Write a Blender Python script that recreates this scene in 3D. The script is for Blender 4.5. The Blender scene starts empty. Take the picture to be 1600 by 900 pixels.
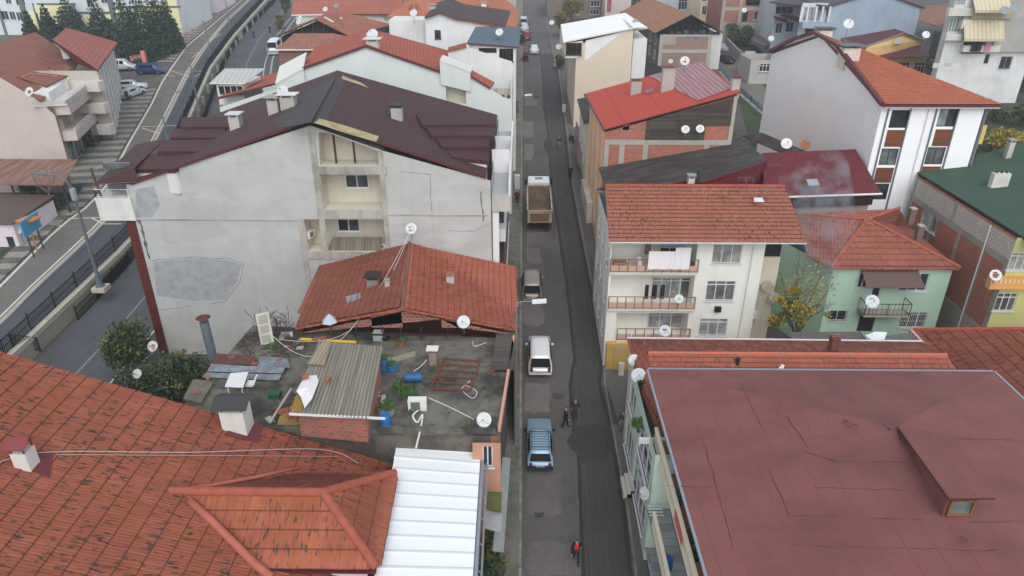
import bpy, math, random
import numpy as np
from mathutils import Vector, Matrix
from mathutils.geometry import tessellate_polygon
random.seed(7)
rnd = random.Random(11)
SC = bpy.context.scene
COL = SC.collection
# ---------------------------------------------------------------- camera, sky, sun, exposure
FOC = 1110.0; PITCH = math.radians(26.77); YAW = math.radians(0.75); CZ = 34.0; SLOPE = 0.09
cam = bpy.data.cameras.new('camera'); cam.lens = FOC/1600*36; cam.sensor_width = 36
cam.clip_start = 0.5; cam.clip_end = 3000
camo = bpy.data.objects.new('camera', cam); COL.objects.link(camo)
camo.location = (0, 0, CZ); camo.rotation_euler = (math.pi/2-PITCH, 0, YAW)
SC.camera = camo
W = bpy.data.worlds.new('World'); SC.world = W; W.use_nodes = True
wn = W.node_tree; bg = wn.nodes['Background']
sky = wn.nodes.new('ShaderNodeTexSky'); sky.sky_type = 'NISHITA'; sky.sun_disc = False
SUN_EL = math.radians(50); SUN_AZ = math.radians(170)
sky.sun_elevation = SUN_EL; sky.sun_rotation = SUN_AZ
sky.air_density = 1.0; sky.dust_density = 1.0; sky.ozone_density = 1.0; sky.altitude = 100
hs = wn.nodes.new('ShaderNodeHueSaturation'); hs.inputs['Saturation'].default_value = 0.38
wn.links.new(sky.outputs[0], hs.inputs['Color']); wn.links.new(hs.outputs[0], bg.inputs[0])
bg.inputs[1].default_value = 0.145
sl = bpy.data.lights.new('sun', 'SUN'); sl.energy = .9; sl.angle = math.radians(50); sl.color = (1, 0.97, 0.92)
so = bpy.data.objects.new('sun', sl); COL.objects.link(so)
_sd = Vector((math.sin(SUN_AZ)*math.cos(SUN_EL), math.cos(SUN_AZ)*math.cos(SUN_EL), math.sin(SUN_EL)))
so.rotation_euler = _sd.to_track_quat('Z', 'Y').to_euler(); so.location = (0, 0, 80)
SC.view_settings.view_transform = 'Standard'; SC.view_settings.look = 'None'
SC.view_settings.exposure = 0.66; SC.view_settings.gamma = 1
try: SC.view_settings.use_curve_mapping = False
except Exception: pass
# ---------------------------------------------------------------- measuring helpers: sight lines of the survey photo meet real planes
_fw = Vector((-math.sin(YAW)*math.cos(PITCH), math.cos(YAW)*math.cos(PITCH), -math.sin(PITCH)))
_rt = Vector((math.cos(YAW), math.sin(YAW), 0)); _up = _rt.cross(_fw); CAM = Vector((0, 0, CZ))
def ray(px, py): return _fw + _rt*((px-800)/FOC) - _up*((py-450)/FOC)
def Z(px, py, z): d = ray(px, py); return CAM + d*((z-CZ)/d.z)
def Y(px, py, y): d = ray(px, py); return CAM + d*(y/d.y)
def X(px, py, x): d = ray(px, py); return CAM + d*(x/d.x)
def G(px, py, o=0.0): d = ray(px, py); return CAM + d*((o-CZ)/(d.z-SLOPE*d.y))
def PL(px, py, p0, n): d = ray(px, py); return CAM + d*((p0-CAM).dot(n)/d.dot(n))
def plane3(a, b, c): return a, (b-a).cross(c-a).normalized()
def gz(y): return SLOPE*y
def mpp(p): return (p-CAM).dot(_fw)/FOC     # metres per photo pixel at a place
V = lambda *a: Vector(a)
def srgb(r, g, b, k=1.0):
    f = lambda c: ((c/255+0.055)/1.055)**2.4 if c > 10 else c/255/12.92
    return (min(.9, f(r)*k), min(.9, f(g)*k), min(.9, f(b)*k), 1)
# ---------------------------------------------------------------- objects
ORG = {}
def tagd(o, label=None, cat=None, group=None, kind=None):
    if label: o['label'] = label
    if cat: o['category'] = cat
    if group: o['group'] = group
    if kind: o['kind'] = kind
    return o
def thing(name, label, cat, loc, group=None):
    o = bpy.data.objects.new(name, None); COL.objects.link(o); o.location = loc; o.empty_display_size = .3
    ORG[o] = Vector(loc); return tagd(o, label, cat, group)
def auto_uv(pts, udir=None):
    n = Vector((0, 0, 0))
    for i in range(len(pts)):
        a = pts[i]; b = pts[(i+1) % len(pts)]
        n += Vector(((a.y-b.y)*(a.z+b.z), (a.z-b.z)*(a.x+b.x), (a.x-b.x)*(a.y+b.y)))
    if n.length < 1e-9: return [(0, 0)]*len(pts)
    n.normalize()
    if udir is not None:
        u = (udir-n*udir.dot(n)).normalized(); v = n.cross(u)
        if v.z < -1e-6: v = -v
    elif abs(n.z) < .35:
        u = Vector((-n.y, n.x, 0)).normalized()
        if u.x < -.3 or (abs(u.x) <= .3 and u.y < 0): u = -u
        return [(p.dot(u), p.z) for p in pts]
    else:
        if n.z < 0: n = -n
        if n.z > .9995: return [(p.x, p.y) for p in pts]
        h = Vector((n.x, n.y, 0)).normalized(); u = Vector((-h.y, h.x, 0)); v = n.cross(u)
        if v.z < 0: v = -v
    return [(p.dot(u), p.dot(v)) for p in pts]
class MB:
    def __init__(s): s.v = []; s.f = []; s.m = []; s.uv = []
    def face(s, pts, mi=0, uv=None, udir=None):
        pts = [Vector(p) for p in pts]; b = len(s.v); s.v += pts; s.f.append(tuple(range(b, b+len(pts)))); s.m.append(mi)
        s.uv.append(uv or auto_uv(pts, udir)); return s
    def tri(s, a, b, c, mi=0): return s.face([a, b, c], mi)
    def hexa(s, c, mi=0, udir=None):   # 8 corners: bottom 4 then top 4, same order
        for q in ((0, 3, 2, 1), (4, 5, 6, 7), (0, 1, 5, 4), (1, 2, 6, 5), (2, 3, 7, 6), (3, 0, 4, 7)): s.face([c[i] for i in q], mi, udir=udir)
        return s
    def box(s, x0, y0, z0, x1, y1, z1, mi=0):
        return s.hexa([(x0, y0, z0), (x1, y0, z0), (x1, y1, z0), (x0, y1, z0), (x0, y0, z1), (x1, y0, z1), (x1, y1, z1), (x0, y1, z1)], mi)
    def obox(s, c, ux, uy, uz, hx, hy, hz, mi=0):
        c = Vector(c); ux = Vector(ux).normalized()*hx; uy = Vector(uy).normalized()*hy; uz = Vector(uz).normalized()*hz
        return s.hexa([c-ux-uy-uz, c+ux-uy-uz, c+ux+uy-uz, c-ux+uy-uz, c-ux-uy+uz, c+ux-uy+uz, c+ux+uy+uz, c-ux+uy+uz], mi)
    def bar(s, a, b, w, h, mi=0, up=None):
        a = Vector(a); b = Vector(b); d = (b-a)
        if d.length < 1e-6: return s
        dn = d.normalized(); u = Vector(up) if up else (Vector((0, 0, 1)) if abs(dn.z) < .95 else Vector((1, 0, 0)))
        sd = dn.cross(u).normalized(); u2 = sd.cross(dn)
        return s.obox((a+b)/2, dn, sd, u2, d.length/2, w/2, h/2, mi)
    def tube(s, pts, r, n=8, mi=0, r2=None, cap=True):
        pts = [Vector(p) for p in pts]; rings = []
        for i, p in enumerate(pts):
            d = (pts[min(i+1, len(pts)-1)]-pts[max(i-1, 0)]).normalized()
            u = d.orthogonal().normalized() if i == 0 else (pu-d*pu.dot(d)).normalized()
            pu = u; w = d.cross(u); rr = r if r2 is None else r+(r2-r)*i/(len(pts)-1)
            rings.append([p+(u*math.cos(2*math.pi*k/n)+w*math.sin(2*math.pi*k/n))*rr for k in range(n)])
        for i in range(len(rings)-1):
            for k in range(n): s.face([rings[i][k], rings[i][(k+1) % n], rings[i+1][(k+1) % n], rings[i+1][k]], mi)
        if cap: s.face(rings[0][::-1], mi); s.face(rings[-1], mi)
        return s
    def lathe(s, prof, c, n=16, mi=0, axis=None):
        c = Vector(c); ax = Vector(axis or (0, 0, 1)).normalized(); u = ax.orthogonal().normalized(); w = ax.cross(u)
        rg = [[c+ax*z+(u*math.cos(2*math.pi*k/n)+w*math.sin(2*math.pi*k/n))*r for k in range(n)] for r, z in prof]
        for i in range(len(rg)-1):
            for k in range(n): s.face([rg[i][k], rg[i][(k+1) % n], rg[i+1][(k+1) % n], rg[i+1][k]], mi)
        if prof[0][0] > 1e-4: s.face(rg[0][::-1], mi)
        if prof[-1][0] > 1e-4: s.face(rg[-1], mi)
        return s
    def slab(s, pts, th, mi=0, ms=None, udir=None):
        pts = [Vector(p) for p in pts]; lo = [p-Vector((0, 0, th)) for p in pts]; ms = mi if ms is None else ms
        if len(pts) == 4:
            uvq = auto_uv(pts, udir)
            for t in ((0, 1, 2), (0, 2, 3)): s.face([pts[i] for i in t], mi, uv=[uvq[i] for i in t]); s.face([lo[i] for i in t][::-1], ms)
        else: s.face(pts, mi, udir=udir); s.face(lo[::-1], ms)
        for i in range(len(pts)):
            j = (i+1) % len(pts); s.face([pts[i], lo[i], lo[j], pts[j]], ms)
        return s
    def build(s, name, mats, parent=None, smooth=False, org=None):
        if not isinstance(mats, (list, tuple)): mats = [mats]
        if parent is not None: o0 = ORG[parent]
        elif org is not None: o0 = Vector(org)
        else:
            lo = [min(p[i] for p in s.v) for i in range(3)]; hi = [max(p[i] for p in s.v) for i in range(3)]
            o0 = Vector(((lo[0]+hi[0])/2, (lo[1]+hi[1])/2, lo[2]))
        me = bpy.data.meshes.new(name); me.from_pydata([p-o0 for p in s.v], [], s.f)
        for m in mats: me.materials.append(m)
        me.polygons.foreach_set('material_index', s.m)
        ul = me.uv_layers.new(name='UVMap'); flat = [c for f in s.uv for q in f for c in q]; ul.data.foreach_set('uv', flat)
        if smooth:
            import bmesh
            bm = bmesh.new(); bm.from_mesh(me); bmesh.ops.remove_doubles(bm, verts=bm.verts, dist=.0005); bm.to_mesh(me); bm.free()
            me.polygons.foreach_set('use_smooth', [True]*len(me.polygons))
        o = bpy.data.objects.new(name, me); COL.objects.link(o)
        if parent is not None: o.parent = parent
        else: o.location = o0
        ORG[o] = o0; return o
def struct(mb, name, mats, kind='structure'):
    o = mb.build(name, mats); o['kind'] = kind; return o
def copy_tree(o, parent=None, kids=None):
    if kids is None:
        kids = {}
        for q in bpy.data.objects:
            if q.parent: kids.setdefault(q.parent, []).append(q)
    c = o.copy(); COL.objects.link(c)
    if parent is not None: c.parent = parent
    for ch in kids.get(o, []): copy_tree(ch, c, kids)
    return c
# ---------------------------------------------------------------- materials
MC = {}
class NT:
    def __init__(s, name):
        s.m = bpy.data.materials.new(name); s.m.use_nodes = True; s.t = s.m.node_tree; s.b = s.t.nodes['Principled BSDF']
        s.tc = s.n('ShaderNodeTexCoord')
    def n(s, t, **k):
        nd = s.t.nodes.new(t)
        for a, b in k.items(): setattr(nd, a, b)
        return nd
    def L(s, a, b): s.t.links.new(a, b)
    def setv(s, sock, v):
        if isinstance(v, bpy.types.NodeSocket): s.L(v, sock)
        else: sock.default_value = v
    def math(s, op, a, b=None, c=None, clamp=False):
        nd = s.n('ShaderNodeMath', operation=op); nd.use_clamp = clamp; s.setv(nd.inputs[0], a)
        if b is not None: s.setv(nd.inputs[1], b)
        if c is not None: s.setv(nd.inputs[2], c)
        return nd.outputs[0]
    def uv(s): return s.tc.outputs['UV']
    def ob(s): return s.tc.outputs['Object']
    def mp(s, vec, sc=(1, 1, 1), loc=(0, 0, 0)):
        nd = s.n('ShaderNodeMapping'); s.L(vec, nd.inputs[0]); nd.inputs[3].default_value = sc; nd.inputs[1].default_value = loc; return nd.outputs[0]
    def noise(s, vec, scale, det=4, rough=.55, dist=0):
        nd = s.n('ShaderNodeTexNoise'); s.L(vec, nd.inputs['Vector']); nd.inputs['Scale'].default_value = scale; nd.inputs['Detail'].default_value = det
        nd.inputs['Roughness'].default_value = rough; nd.inputs['Distortion'].default_value = dist; return nd.outputs[0]
    def ramp(s, f, a, b, inv=False):
        nd = s.n('ShaderNodeMapRange'); nd.clamp = True; s.setv(nd.inputs[0], f); nd.inputs[1].default_value = a; nd.inputs[2].default_value = b
        nd.inputs[3].default_value = 1 if inv else 0; nd.inputs[4].default_value = 0 if inv else 1; return nd.outputs[0]
    def mix(s, f, a, b):
        nd = s.n('ShaderNodeMix', data_type='RGBA'); s.setv(nd.inputs[0], f); s.setv(nd.inputs[6], a); s.setv(nd.inputs[7], b); return nd.outputs[2]
    def sep(s, vec): nd = s.n('ShaderNodeSeparateXYZ'); s.L(vec, nd.inputs[0]); return nd.outputs
    def comb(s, x, y, z=0.0):
        nd = s.n('ShaderNodeCombineXYZ'); s.setv(nd.inputs[0], x); s.setv(nd.inputs[1], y); s.setv(nd.inputs[2], z); return nd.outputs[0]
    def wn(s, vec): nd = s.n('ShaderNodeTexWhiteNoise'); s.L(vec, nd.inputs[0]); return nd.outputs[0]
    def bump(s, h, st=.5, d=.05):
        nd = s.n('ShaderNodeBump'); nd.inputs['Strength'].default_value = st; nd.inputs['Distance'].default_value = d; s.L(h, nd.inputs['Height']); s.L(nd.outputs[0], s.b.inputs['Normal'])
    def col(s, c): s.setv(s.b.inputs['Base Color'], c)
    def rough(s, r): s.setv(s.b.inputs['Roughness'], r)
def sc3(c, k): return (min(c[0]*k, .92), min(c[1]*k, .92), min(c[2]*k, .92), 1)
def cached(fn):
    def w(*a, **k):
        key = (fn.__name__, repr(a), repr(sorted(k.items())))
        if key not in MC: MC[key] = fn(*a, **k)
        return MC[key]
    return w
@cached
def plain(c, r=.7, metal=0.0, var=.12):
    c = sc3(c, .8) if max(c[:3]) < .55 else c; t = NT('paint'); nz = t.noise(t.ob(), 2.5, 4)
    t.col(t.mix(nz, sc3(c, 1-var), sc3(c, 1+var))); t.rough(r); t.b.inputs['Metallic'].default_value = metal; return t.m
@cached
def plaster(c, stain=.35, dirt=(.25, .24, .22, 1), patch=0.0, sc=1.0):
    c = sc3(c, 1.16); dirt = sc3(dirt, 1.1); t = NT('plaster'); uv = t.uv()
    big = t.ramp(t.noise(uv, .35*sc, 6, .6, .3), .42, .72); st = t.ramp(t.noise(t.mp(uv, (2.2, .16, 1)), 1.0, 5, .65), .5, .78)
    fine = t.noise(uv, 14, 3); c1 = t.mix(t.math('MULTIPLY', big, stain), c, dirt); c2 = t.mix(t.math('MULTIPLY', st, stain*.7), c1, dirt)
    if patch:
        pm = t.ramp(t.noise(t.mp(uv, (.35, .8, 1)), .45, 3, .6, .2), .52, .56); c2 = t.mix(t.math('MULTIPLY', pm, patch), c2, sc3(c, 1.32))
        pm2 = t.ramp(t.noise(t.mp(uv, (.3, .9, 1), (9, 3, 0)), .5, 4, .6, .2), .56, .62); c2 = t.mix(t.math('MULTIPLY', pm2, patch*.8), c2, sc3(c, .74))
    t.col(t.mix(t.math('MULTIPLY', fine, .12), c2, sc3(c, .8))); t.rough(.93); t.bump(t.noise(uv, 6, 6, .7), .35, .02); return t.m
TPU, TPV = .24, .40
@cached
def tile(c, moss=.4, var=.35, pu=TPU, pv=TPV, bump=1.0, mossc=(.045, .043, .03, 1), joint=.75):
    c = (c[0]*.84, c[1]*.98+.004, c[2]*.96+.003, 1); t = NT('roof_tiles'); uv = t.uv(); s = t.sep(uv)
    cu = t.math('DIVIDE', s[0], pu); cv = t.math('DIVIDE', s[1], pv); iu = t.math('FLOOR', cu); iv = t.math('FLOOR', cv); fv = t.math('FRACT', cv); fu = t.math('FRACT', cu)
    w1 = t.wn(t.comb(iu, iv)); w2 = t.wn(t.comb(iv, iu, 3.7))
    a = t.mix(w1, sc3(c, 1-var*.6), sc3(c, 1+var*.5)); a = t.mix(t.math('MULTIPLY', t.ramp(w2, .86, .9), .6), a, (c[0]*1.1, c[1]*1.45, c[2]*1.6, 1)); a = t.mix(t.ramp(t.noise(uv, .5, 5, .65), .35, .7), sc3(c, .8), a)
    w3 = t.wn(t.comb(t.math('FLOOR', t.math('DIVIDE', cu, 5)), iv, 1.3)); a = t.mix(t.math('MULTIPLY', w3, .12), a, sc3(c, .62))
    area = t.ramp(t.noise(uv, .3, 4), .3, .6)
    stk = t.ramp(t.noise(t.mp(uv, (6.5, 1.5, 1)), 1.1, 5, .66), .55, .6)
    mo = t.math('MULTIPLY', t.math('MULTIPLY', stk, area), moss*1.5, clamp=True); a = t.mix(mo, a, mossc)
    jt = t.ramp(t.math('ADD', t.math('MULTIPLY', fv, pv), t.math('MULTIPLY', t.noise(t.mp(uv, (3, .5, 1)), 3, 3), -.05)), .0, .045, True); gr = t.ramp(t.math('ABSOLUTE', t.math('SUBTRACT', fu, .5)), .36, .5)
    a = t.mix(t.math('MULTIPLY', jt, joint), a, sc3(c, .16)); a = t.mix(t.math('MULTIPLY', gr, .28), a, sc3(c, .45)); t.col(a); t.rough(.88)
    wave = t.math('SINE', t.math('MULTIPLY', cu, 2*math.pi)); h = t.math('ADD', t.math('MULTIPLY', wave, -.5), t.math('MULTIPLY', fv, -1.2))
    if bump: t.bump(h, bump, .035)
    return t.m
@cached
def corr(c, pitch=.2, c2=None, streak=.4, rust=None, rusta=.5, r=.6, metal=0., bs=.8, line=.3, lap=0):
    c = sc3(c, .8); t = NT('corrugated_sheet'); uv = t.uv(); s = t.sep(uv); ph = t.math('MULTIPLY', t.math('DIVIDE', s[0], pitch), 2*math.pi); wv = t.math('SINE', ph)
    st = t.ramp(t.noise(t.mp(uv, (3.5, .22, 1)), 1.2, 5, .65), .38, .7); a = t.mix(t.math('MULTIPLY', st, streak), c, c2 or sc3(c, .45))
    a = t.mix(t.math('MULTIPLY', t.ramp(wv, .2, 1), line), a, sc3(c, .3))
    if rust: a = t.mix(t.math('MULTIPLY', t.ramp(t.noise(t.mp(uv, (1.5, .35, 1)), .9, 6, .7), .45, .6), rusta), a, rust)
    if lap: a = t.mix(t.ramp(t.math('FRACT', t.math('DIVIDE', s[1], lap)), .0, .03, True), a, sc3(c, .4))
    t.col(a); t.rough(r); t.b.inputs['Metallic'].default_value = metal; t.bump(wv, bs, .03); return t.m
@cached
def felt(c, w=1.0, l=7.5, seam=.5, blot=.35, rot=False, wear=None):
    c = sc3(c, .78); t = NT('roofing_felt'); uv = t.uv(); br = t.n('ShaderNodeTexBrick'); s = t.sep(uv)
    vec = t.comb(s[1], s[0]) if rot else uv
    dv = t.n('ShaderNodeVectorMath', operation='ADD'); t.L(vec, dv.inputs[0]); nz = t.noise(uv, .8, 2); t.L(t.comb(0.0, t.math('MULTIPLY', nz, .25)), dv.inputs[1])
    t.L(dv.outputs[0], br.inputs['Vector']); br.inputs['Scale'].default_value = 1; br.inputs['Brick Width'].default_value = l; br.inputs['Row Height'].default_value = w
    br.inputs['Mortar Size'].default_value = .018; br.inputs['Mortar Smooth'].default_value = .3; br.inputs['Color1'].default_value = sc3(c, .93); br.inputs['Color2'].default_value = sc3(c, 1.08)
    br.inputs['Mortar'].default_value = sc3(c, .3); br.offset = .37
    a = t.mix(seam, c, br.outputs[0]); a = t.mix(t.math('MULTIPLY', t.ramp(t.noise(t.mp(uv, (.5, .25, 1)), 1, 5, .6), .4, .7), blot), a, sc3(c, .62))
    if wear: a = t.mix(t.math('MULTIPLY', t.ramp(t.noise(uv, .45, 5, .6), .5, .64), .8), a, wear)
    a = t.mix(t.ramp(t.noise(uv, 1.6, 4, .7), .68, .75), a, sc3(c, .5)); a = t.mix(t.math('MULTIPLY', t.noise(uv, 40, 2), .3), a, sc3(c, .7)); t.col(a); t.rough(.9); t.bump(t.noise(uv, 3, 5), .4, .03); return t.m
@cached
def brick(c, mortar=(.3, .28, .26, 1), bw=.3, bh=.2, ms=.02, var=.25, stain=.3):
    c = sc3(c, .85); t = NT('brickwork'); uv = t.uv(); br = t.n('ShaderNodeTexBrick'); t.L(uv, br.inputs['Vector']); br.inputs['Scale'].default_value = 1
    br.inputs['Brick Width'].default_value = bw; br.inputs['Row Height'].default_value = bh; br.inputs['Mortar Size'].default_value = ms
    br.inputs['Color1'].default_value = sc3(c, 1-var); br.inputs['Color2'].default_value = sc3(c, 1+var); br.inputs['Mortar'].default_value = mortar; br.inputs['Bias'].default_value = 0
    a = t.mix(t.math('MULTIPLY', t.ramp(t.noise(uv, .7, 5, .65), .45, .7), stain), br.outputs[0], (.2, .16, .13, 1)); t.col(a); t.rough(.92); t.bump(br.outputs[1], -.5, .02); return t.m
@cached
def asphalt(c, coarse=.3, streak=0.0, patch=.3, patchc=None):
    c = sc3(c, .74); t = NT('asphalt'); ob = t.ob(); a = t.mix(t.ramp(t.noise(ob, .25, 5, .6, .4), .38, .66), sc3(c, .82), sc3(c, 1.14))
    a = t.mix(t.math('MULTIPLY', t.ramp(t.noise(t.mp(ob, (.8, .33, 1)), .55, 4, .6, .8), .55, .62), patch), a, patchc or sc3(c, .62))
    a = t.mix(t.math('MULTIPLY', t.ramp(t.noise(ob, 9, 5, .8), .4, .7), coarse*1.6), a, sc3(c, 1.55)); a = t.mix(t.math('MULTIPLY', t.ramp(t.noise(ob, 3, 6, .75, .5), .56, .68), .5), a, sc3(c, .52)); a = t.mix(t.math('MULTIPLY', t.ramp(t.noise(t.mp(ob, (1.6, .1, 1)), 1, 4, .6), .5, .7), .3), a, sc3(c, .6))
    if streak: a = t.mix(t.math('MULTIPLY', t.ramp(t.noise(t.mp(ob, (9, .12, 1)), 1, 4, .7), .45, .7), streak), a, sc3(c, 1.75))
    t.col(a); t.rough(.85); t.bump(t.noise(ob, 18, 5), .4, .015); return t.m
@cached
def stainc(c, dark, amt=.8, sc=.5, green=None):
    c = sc3(c, .8); dark = sc3(dark, .8); t = NT('stained_concrete'); ob = t.ob(); a = t.mix(t.math('MULTIPLY', t.ramp(t.noise(ob, sc, 9, .72, .15), .44, .6), amt), c, dark)
    a = t.mix(t.math('MULTIPLY', t.ramp(t.noise(ob, sc*4, 6, .7), .52, .68), .6), a, sc3(dark, 1.6))
    if green: a = t.mix(t.math('MULTIPLY', t.ramp(t.noise(t.mp(ob, (1, 1, 1), (5, 2, 1)), sc*1.3, 6, .7), .56, .66), .75), a, green)
    a = t.mix(t.math('MULTIPLY', t.noise(ob, 20, 3), .3), a, sc3(c, .55)); t.col(a); t.rough(.9); t.bump(t.noise(ob, 8, 5), .5, .02); return t.m
@cached
def glass(c=(.03, .035, .04, 1), r=.08):
    t = NT('glass_and_opening_shade'); t.col(t.mix(t.ramp(t.noise(t.ob(), .9, 2), .35, .65), sc3(c, .6), sc3(c, 1.7))); t.rough(r); t.b.inputs['Specular IOR Level'].default_value = .6; return t.m  # near-black tints also paint the shade inside openings
@cached
def curtain(c=(.42, .42, .4, 1)):
    t = NT('curtained_glass'); s = t.sep(t.uv()); w = t.math('SINE', t.math('ADD', t.math('MULTIPLY', s[0], 42), t.math('MULTIPLY', t.noise(t.uv(), 3, 3), 9)))
    t.col(t.mix(t.ramp(t.noise(t.uv(), 1.3, 2), .4, .6), t.mix(t.ramp(w, -1, 1), sc3(c, .72), c), sc3(c, .5))); t.rough(.25); t.b.inputs['Specular IOR Level'].default_value = .5; return t.m
@cached
def planks(c, w=.14, var=.4, dark=.3, vert=False):
    c = sc3(c, .8); t = NT('boards'); s = t.sep(t.uv()); a0 = s[0] if vert else s[1]; b0 = s[1] if vert else s[0]; q = t.math('DIVIDE', a0, w); i = t.math('FLOOR', q); f = t.math('FRACT', q)
    a = t.mix(t.wn(t.comb(i, t.math('FLOOR', t.math('DIVIDE', b0, 2.3)))), sc3(c, 1-var), sc3(c, 1+var)); a = t.mix(t.math('MULTIPLY', t.noise(t.comb(t.math('MULTIPLY', b0, .6), t.math('MULTIPLY', a0, 14)), 2, 4), .6), a, sc3(c, .6))
    a = t.mix(t.math('MULTIPLY', t.ramp(t.math('ABSOLUTE', t.math('SUBTRACT', f, .5)), .42, .5), .9), a, sc3(c, dark)); t.col(a); t.rough(.85); return t.m
@cached
def leaf(c1, c2, c3=None):
    c1 = sc3(c1, .8); c2 = sc3(c2, .8); t = NT('foliage'); nz = t.wn(t.mp(t.uv(), (1, 1, 1))); a = t.mix(nz, c1, c2)
    if c3: a = t.mix(t.ramp(t.noise(t.ob(), 1.1, 2), .5, .62), a, c3)
    t.col(a); t.rough(.75); return t.m
@cached
def paving(c, w=.4, h=.4, var=.15, mortar=None, off=0., stain=.35):
    t = NT('paving'); ob = t.ob(); br = t.n('ShaderNodeTexBrick'); t.L(ob, br.inputs['Vector']); br.inputs['Scale'].default_value = 1; br.inputs['Brick Width'].default_value = w; br.inputs['Row Height'].default_value = h
    br.inputs['Mortar Size'].default_value = .015; br.inputs['Color1'].default_value = sc3(c, 1-var); br.inputs['Color2'].default_value = sc3(c, 1+var); br.inputs['Mortar'].default_value = mortar or sc3(c, .5); br.offset = off
    a = t.mix(t.math('MULTIPLY', t.ramp(t.noise(ob, .5, 6, .65), .42, .62), stain), br.outputs[0], sc3(c, .4)); t.col(a); t.rough(.88); return t.m
C = srgb
white = plain(C(225, 226, 224, .95), .5, 0, .06); upvc = plain(C(215, 217, 217), .4, 0, .05); dgrey = plain(C(60, 62, 64), .5); black = plain(C(22, 22, 24), .5); maroon = plain(C(100, 42, 46), .45)
gutterm = plain(C(165, 175, 185), .35, .3); darkwood = planks(C(62, 50, 42)); steel = plain(C(140, 145, 148), .35, .6); concrete = plaster(C(150, 147, 140), .4); rust = plain(C(105, 55, 42), .8); rubber = plain((.02, .02, .02, 1), .8)
# ---------------------------------------------------------------- building helpers
def pip(u, v, poly):
    c = np.zeros(u.shape, bool); n = len(poly); j = n-1
    for i in range(n):
        xi, yi = poly[i]; xj, yj = poly[j]
        if yi != yj: c ^= ((yi > v) != (yj > v)) & (u < (xj-xi)*(v-yi)/(yj-yi)+xi)
        j = i
    return c
def tiles3d(poly, mat, parent, name='roof_tile_courses', pu=TPU, pv=TPV, amp=.028, step=.045, lift=.02):
    """real courses of pan tiles laid on a sloping face"""
    poly = [Vector(p) for p in poly]; a = poly[0]; n = (poly[1]-a).cross(poly[2]-a).normalized()
    if n.z < 0: n = -n
    h = Vector((n.x, n.y, 0)).normalized(); U = Vector((-h.y, h.x, 0)); Vv = n.cross(U)
    if Vv.z < 0: Vv = -Vv
    P2 = [(p.dot(U), p.dot(Vv)) for p in poly]; u0, u1 = min(p[0] for p in P2), max(p[0] for p in P2); v0, v1 = min(p[1] for p in P2), max(p[1] for p in P2)
    k = 5; i0 = math.floor(u0/pu)*k; i1 = math.ceil(u1/pu)*k; j0 = math.floor(v0/pv); j1 = math.ceil(v1/pv)
    us = np.arange(i0, i1+1)*pu/k; nu = len(us); rows = np.arange(j0, j1); rg = np.random.RandomState(5)
    H = []; VV = []
    wave = amp*(0.5-0.5*np.cos(2*np.pi*us/pu))
    for r in rows:
        jt = rg.uniform(-.006, .006, int(nu/k)+2)[np.minimum((np.arange(nu)//k), int(nu/k)+1)]; dv = rg.uniform(-.012, .012, int(nu/k)+2)[np.arange(nu)//k]
        VV.append(r*pv+dv); H.append(wave+step+lift+jt); VV.append(np.full(nu, (r+1)*pv+.0)); H.append(wave+lift)
    VV = np.array(VV); H = np.array(H); UU = np.tile(us, (len(VV), 1)); d0 = a.dot(n)
    co = UU[..., None]*np.array(U)+VV[..., None]*np.array(Vv)+(H+d0)[..., None]*np.array(n); o0 = np.array(ORG[parent]); co = co.reshape(-1, 3)-o0
    R, Cn = VV.shape; ii, jj = np.meshgrid(np.arange(R-1), np.arange(Cn-1), indexing='ij'); uc = (UU[:-1, :-1]+UU[1:, 1:])/2; vc = (VV[:-1, :-1]+VV[1:, 1:])/2
    keep = pip(uc, vc, P2); ii = ii[keep]; jj = jj[keep]; A = ii*Cn+jj; F = np.stack([A, A+1, A+Cn+1, A+Cn], 1)
    used = np.unique(F); mp = np.full(len(co), -1); mp[used] = np.arange(len(used)); F = mp[F]; uvs = np.stack([UU.ravel(), VV.ravel()+.004], 1)[used]
    me = bpy.data.meshes.new(name); me.vertices.add(len(used)); me.vertices.foreach_set('co', co[used].ravel()); me.loops.add(F.size); me.loops.foreach_set('vertex_index', F.ravel().astype(np.int32))
    me.polygons.add(len(F)); me.polygons.foreach_set('loop_start', (np.arange(len(F))*4).astype(np.int32)); me.polygons.foreach_set('loop_total', np.full(len(F), 4, np.int32))
    ul = me.uv_layers.new(name='UVMap'); ul.data.foreach_set('uv', uvs[F.ravel()].ravel()); me.materials.append(mat); me.update(calc_edges=True); me.validate()
    o = bpy.data.objects.new(name, me); COL.objects.link(o); o.parent = parent; ORG[o] = ORG[parent]; return o
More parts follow.
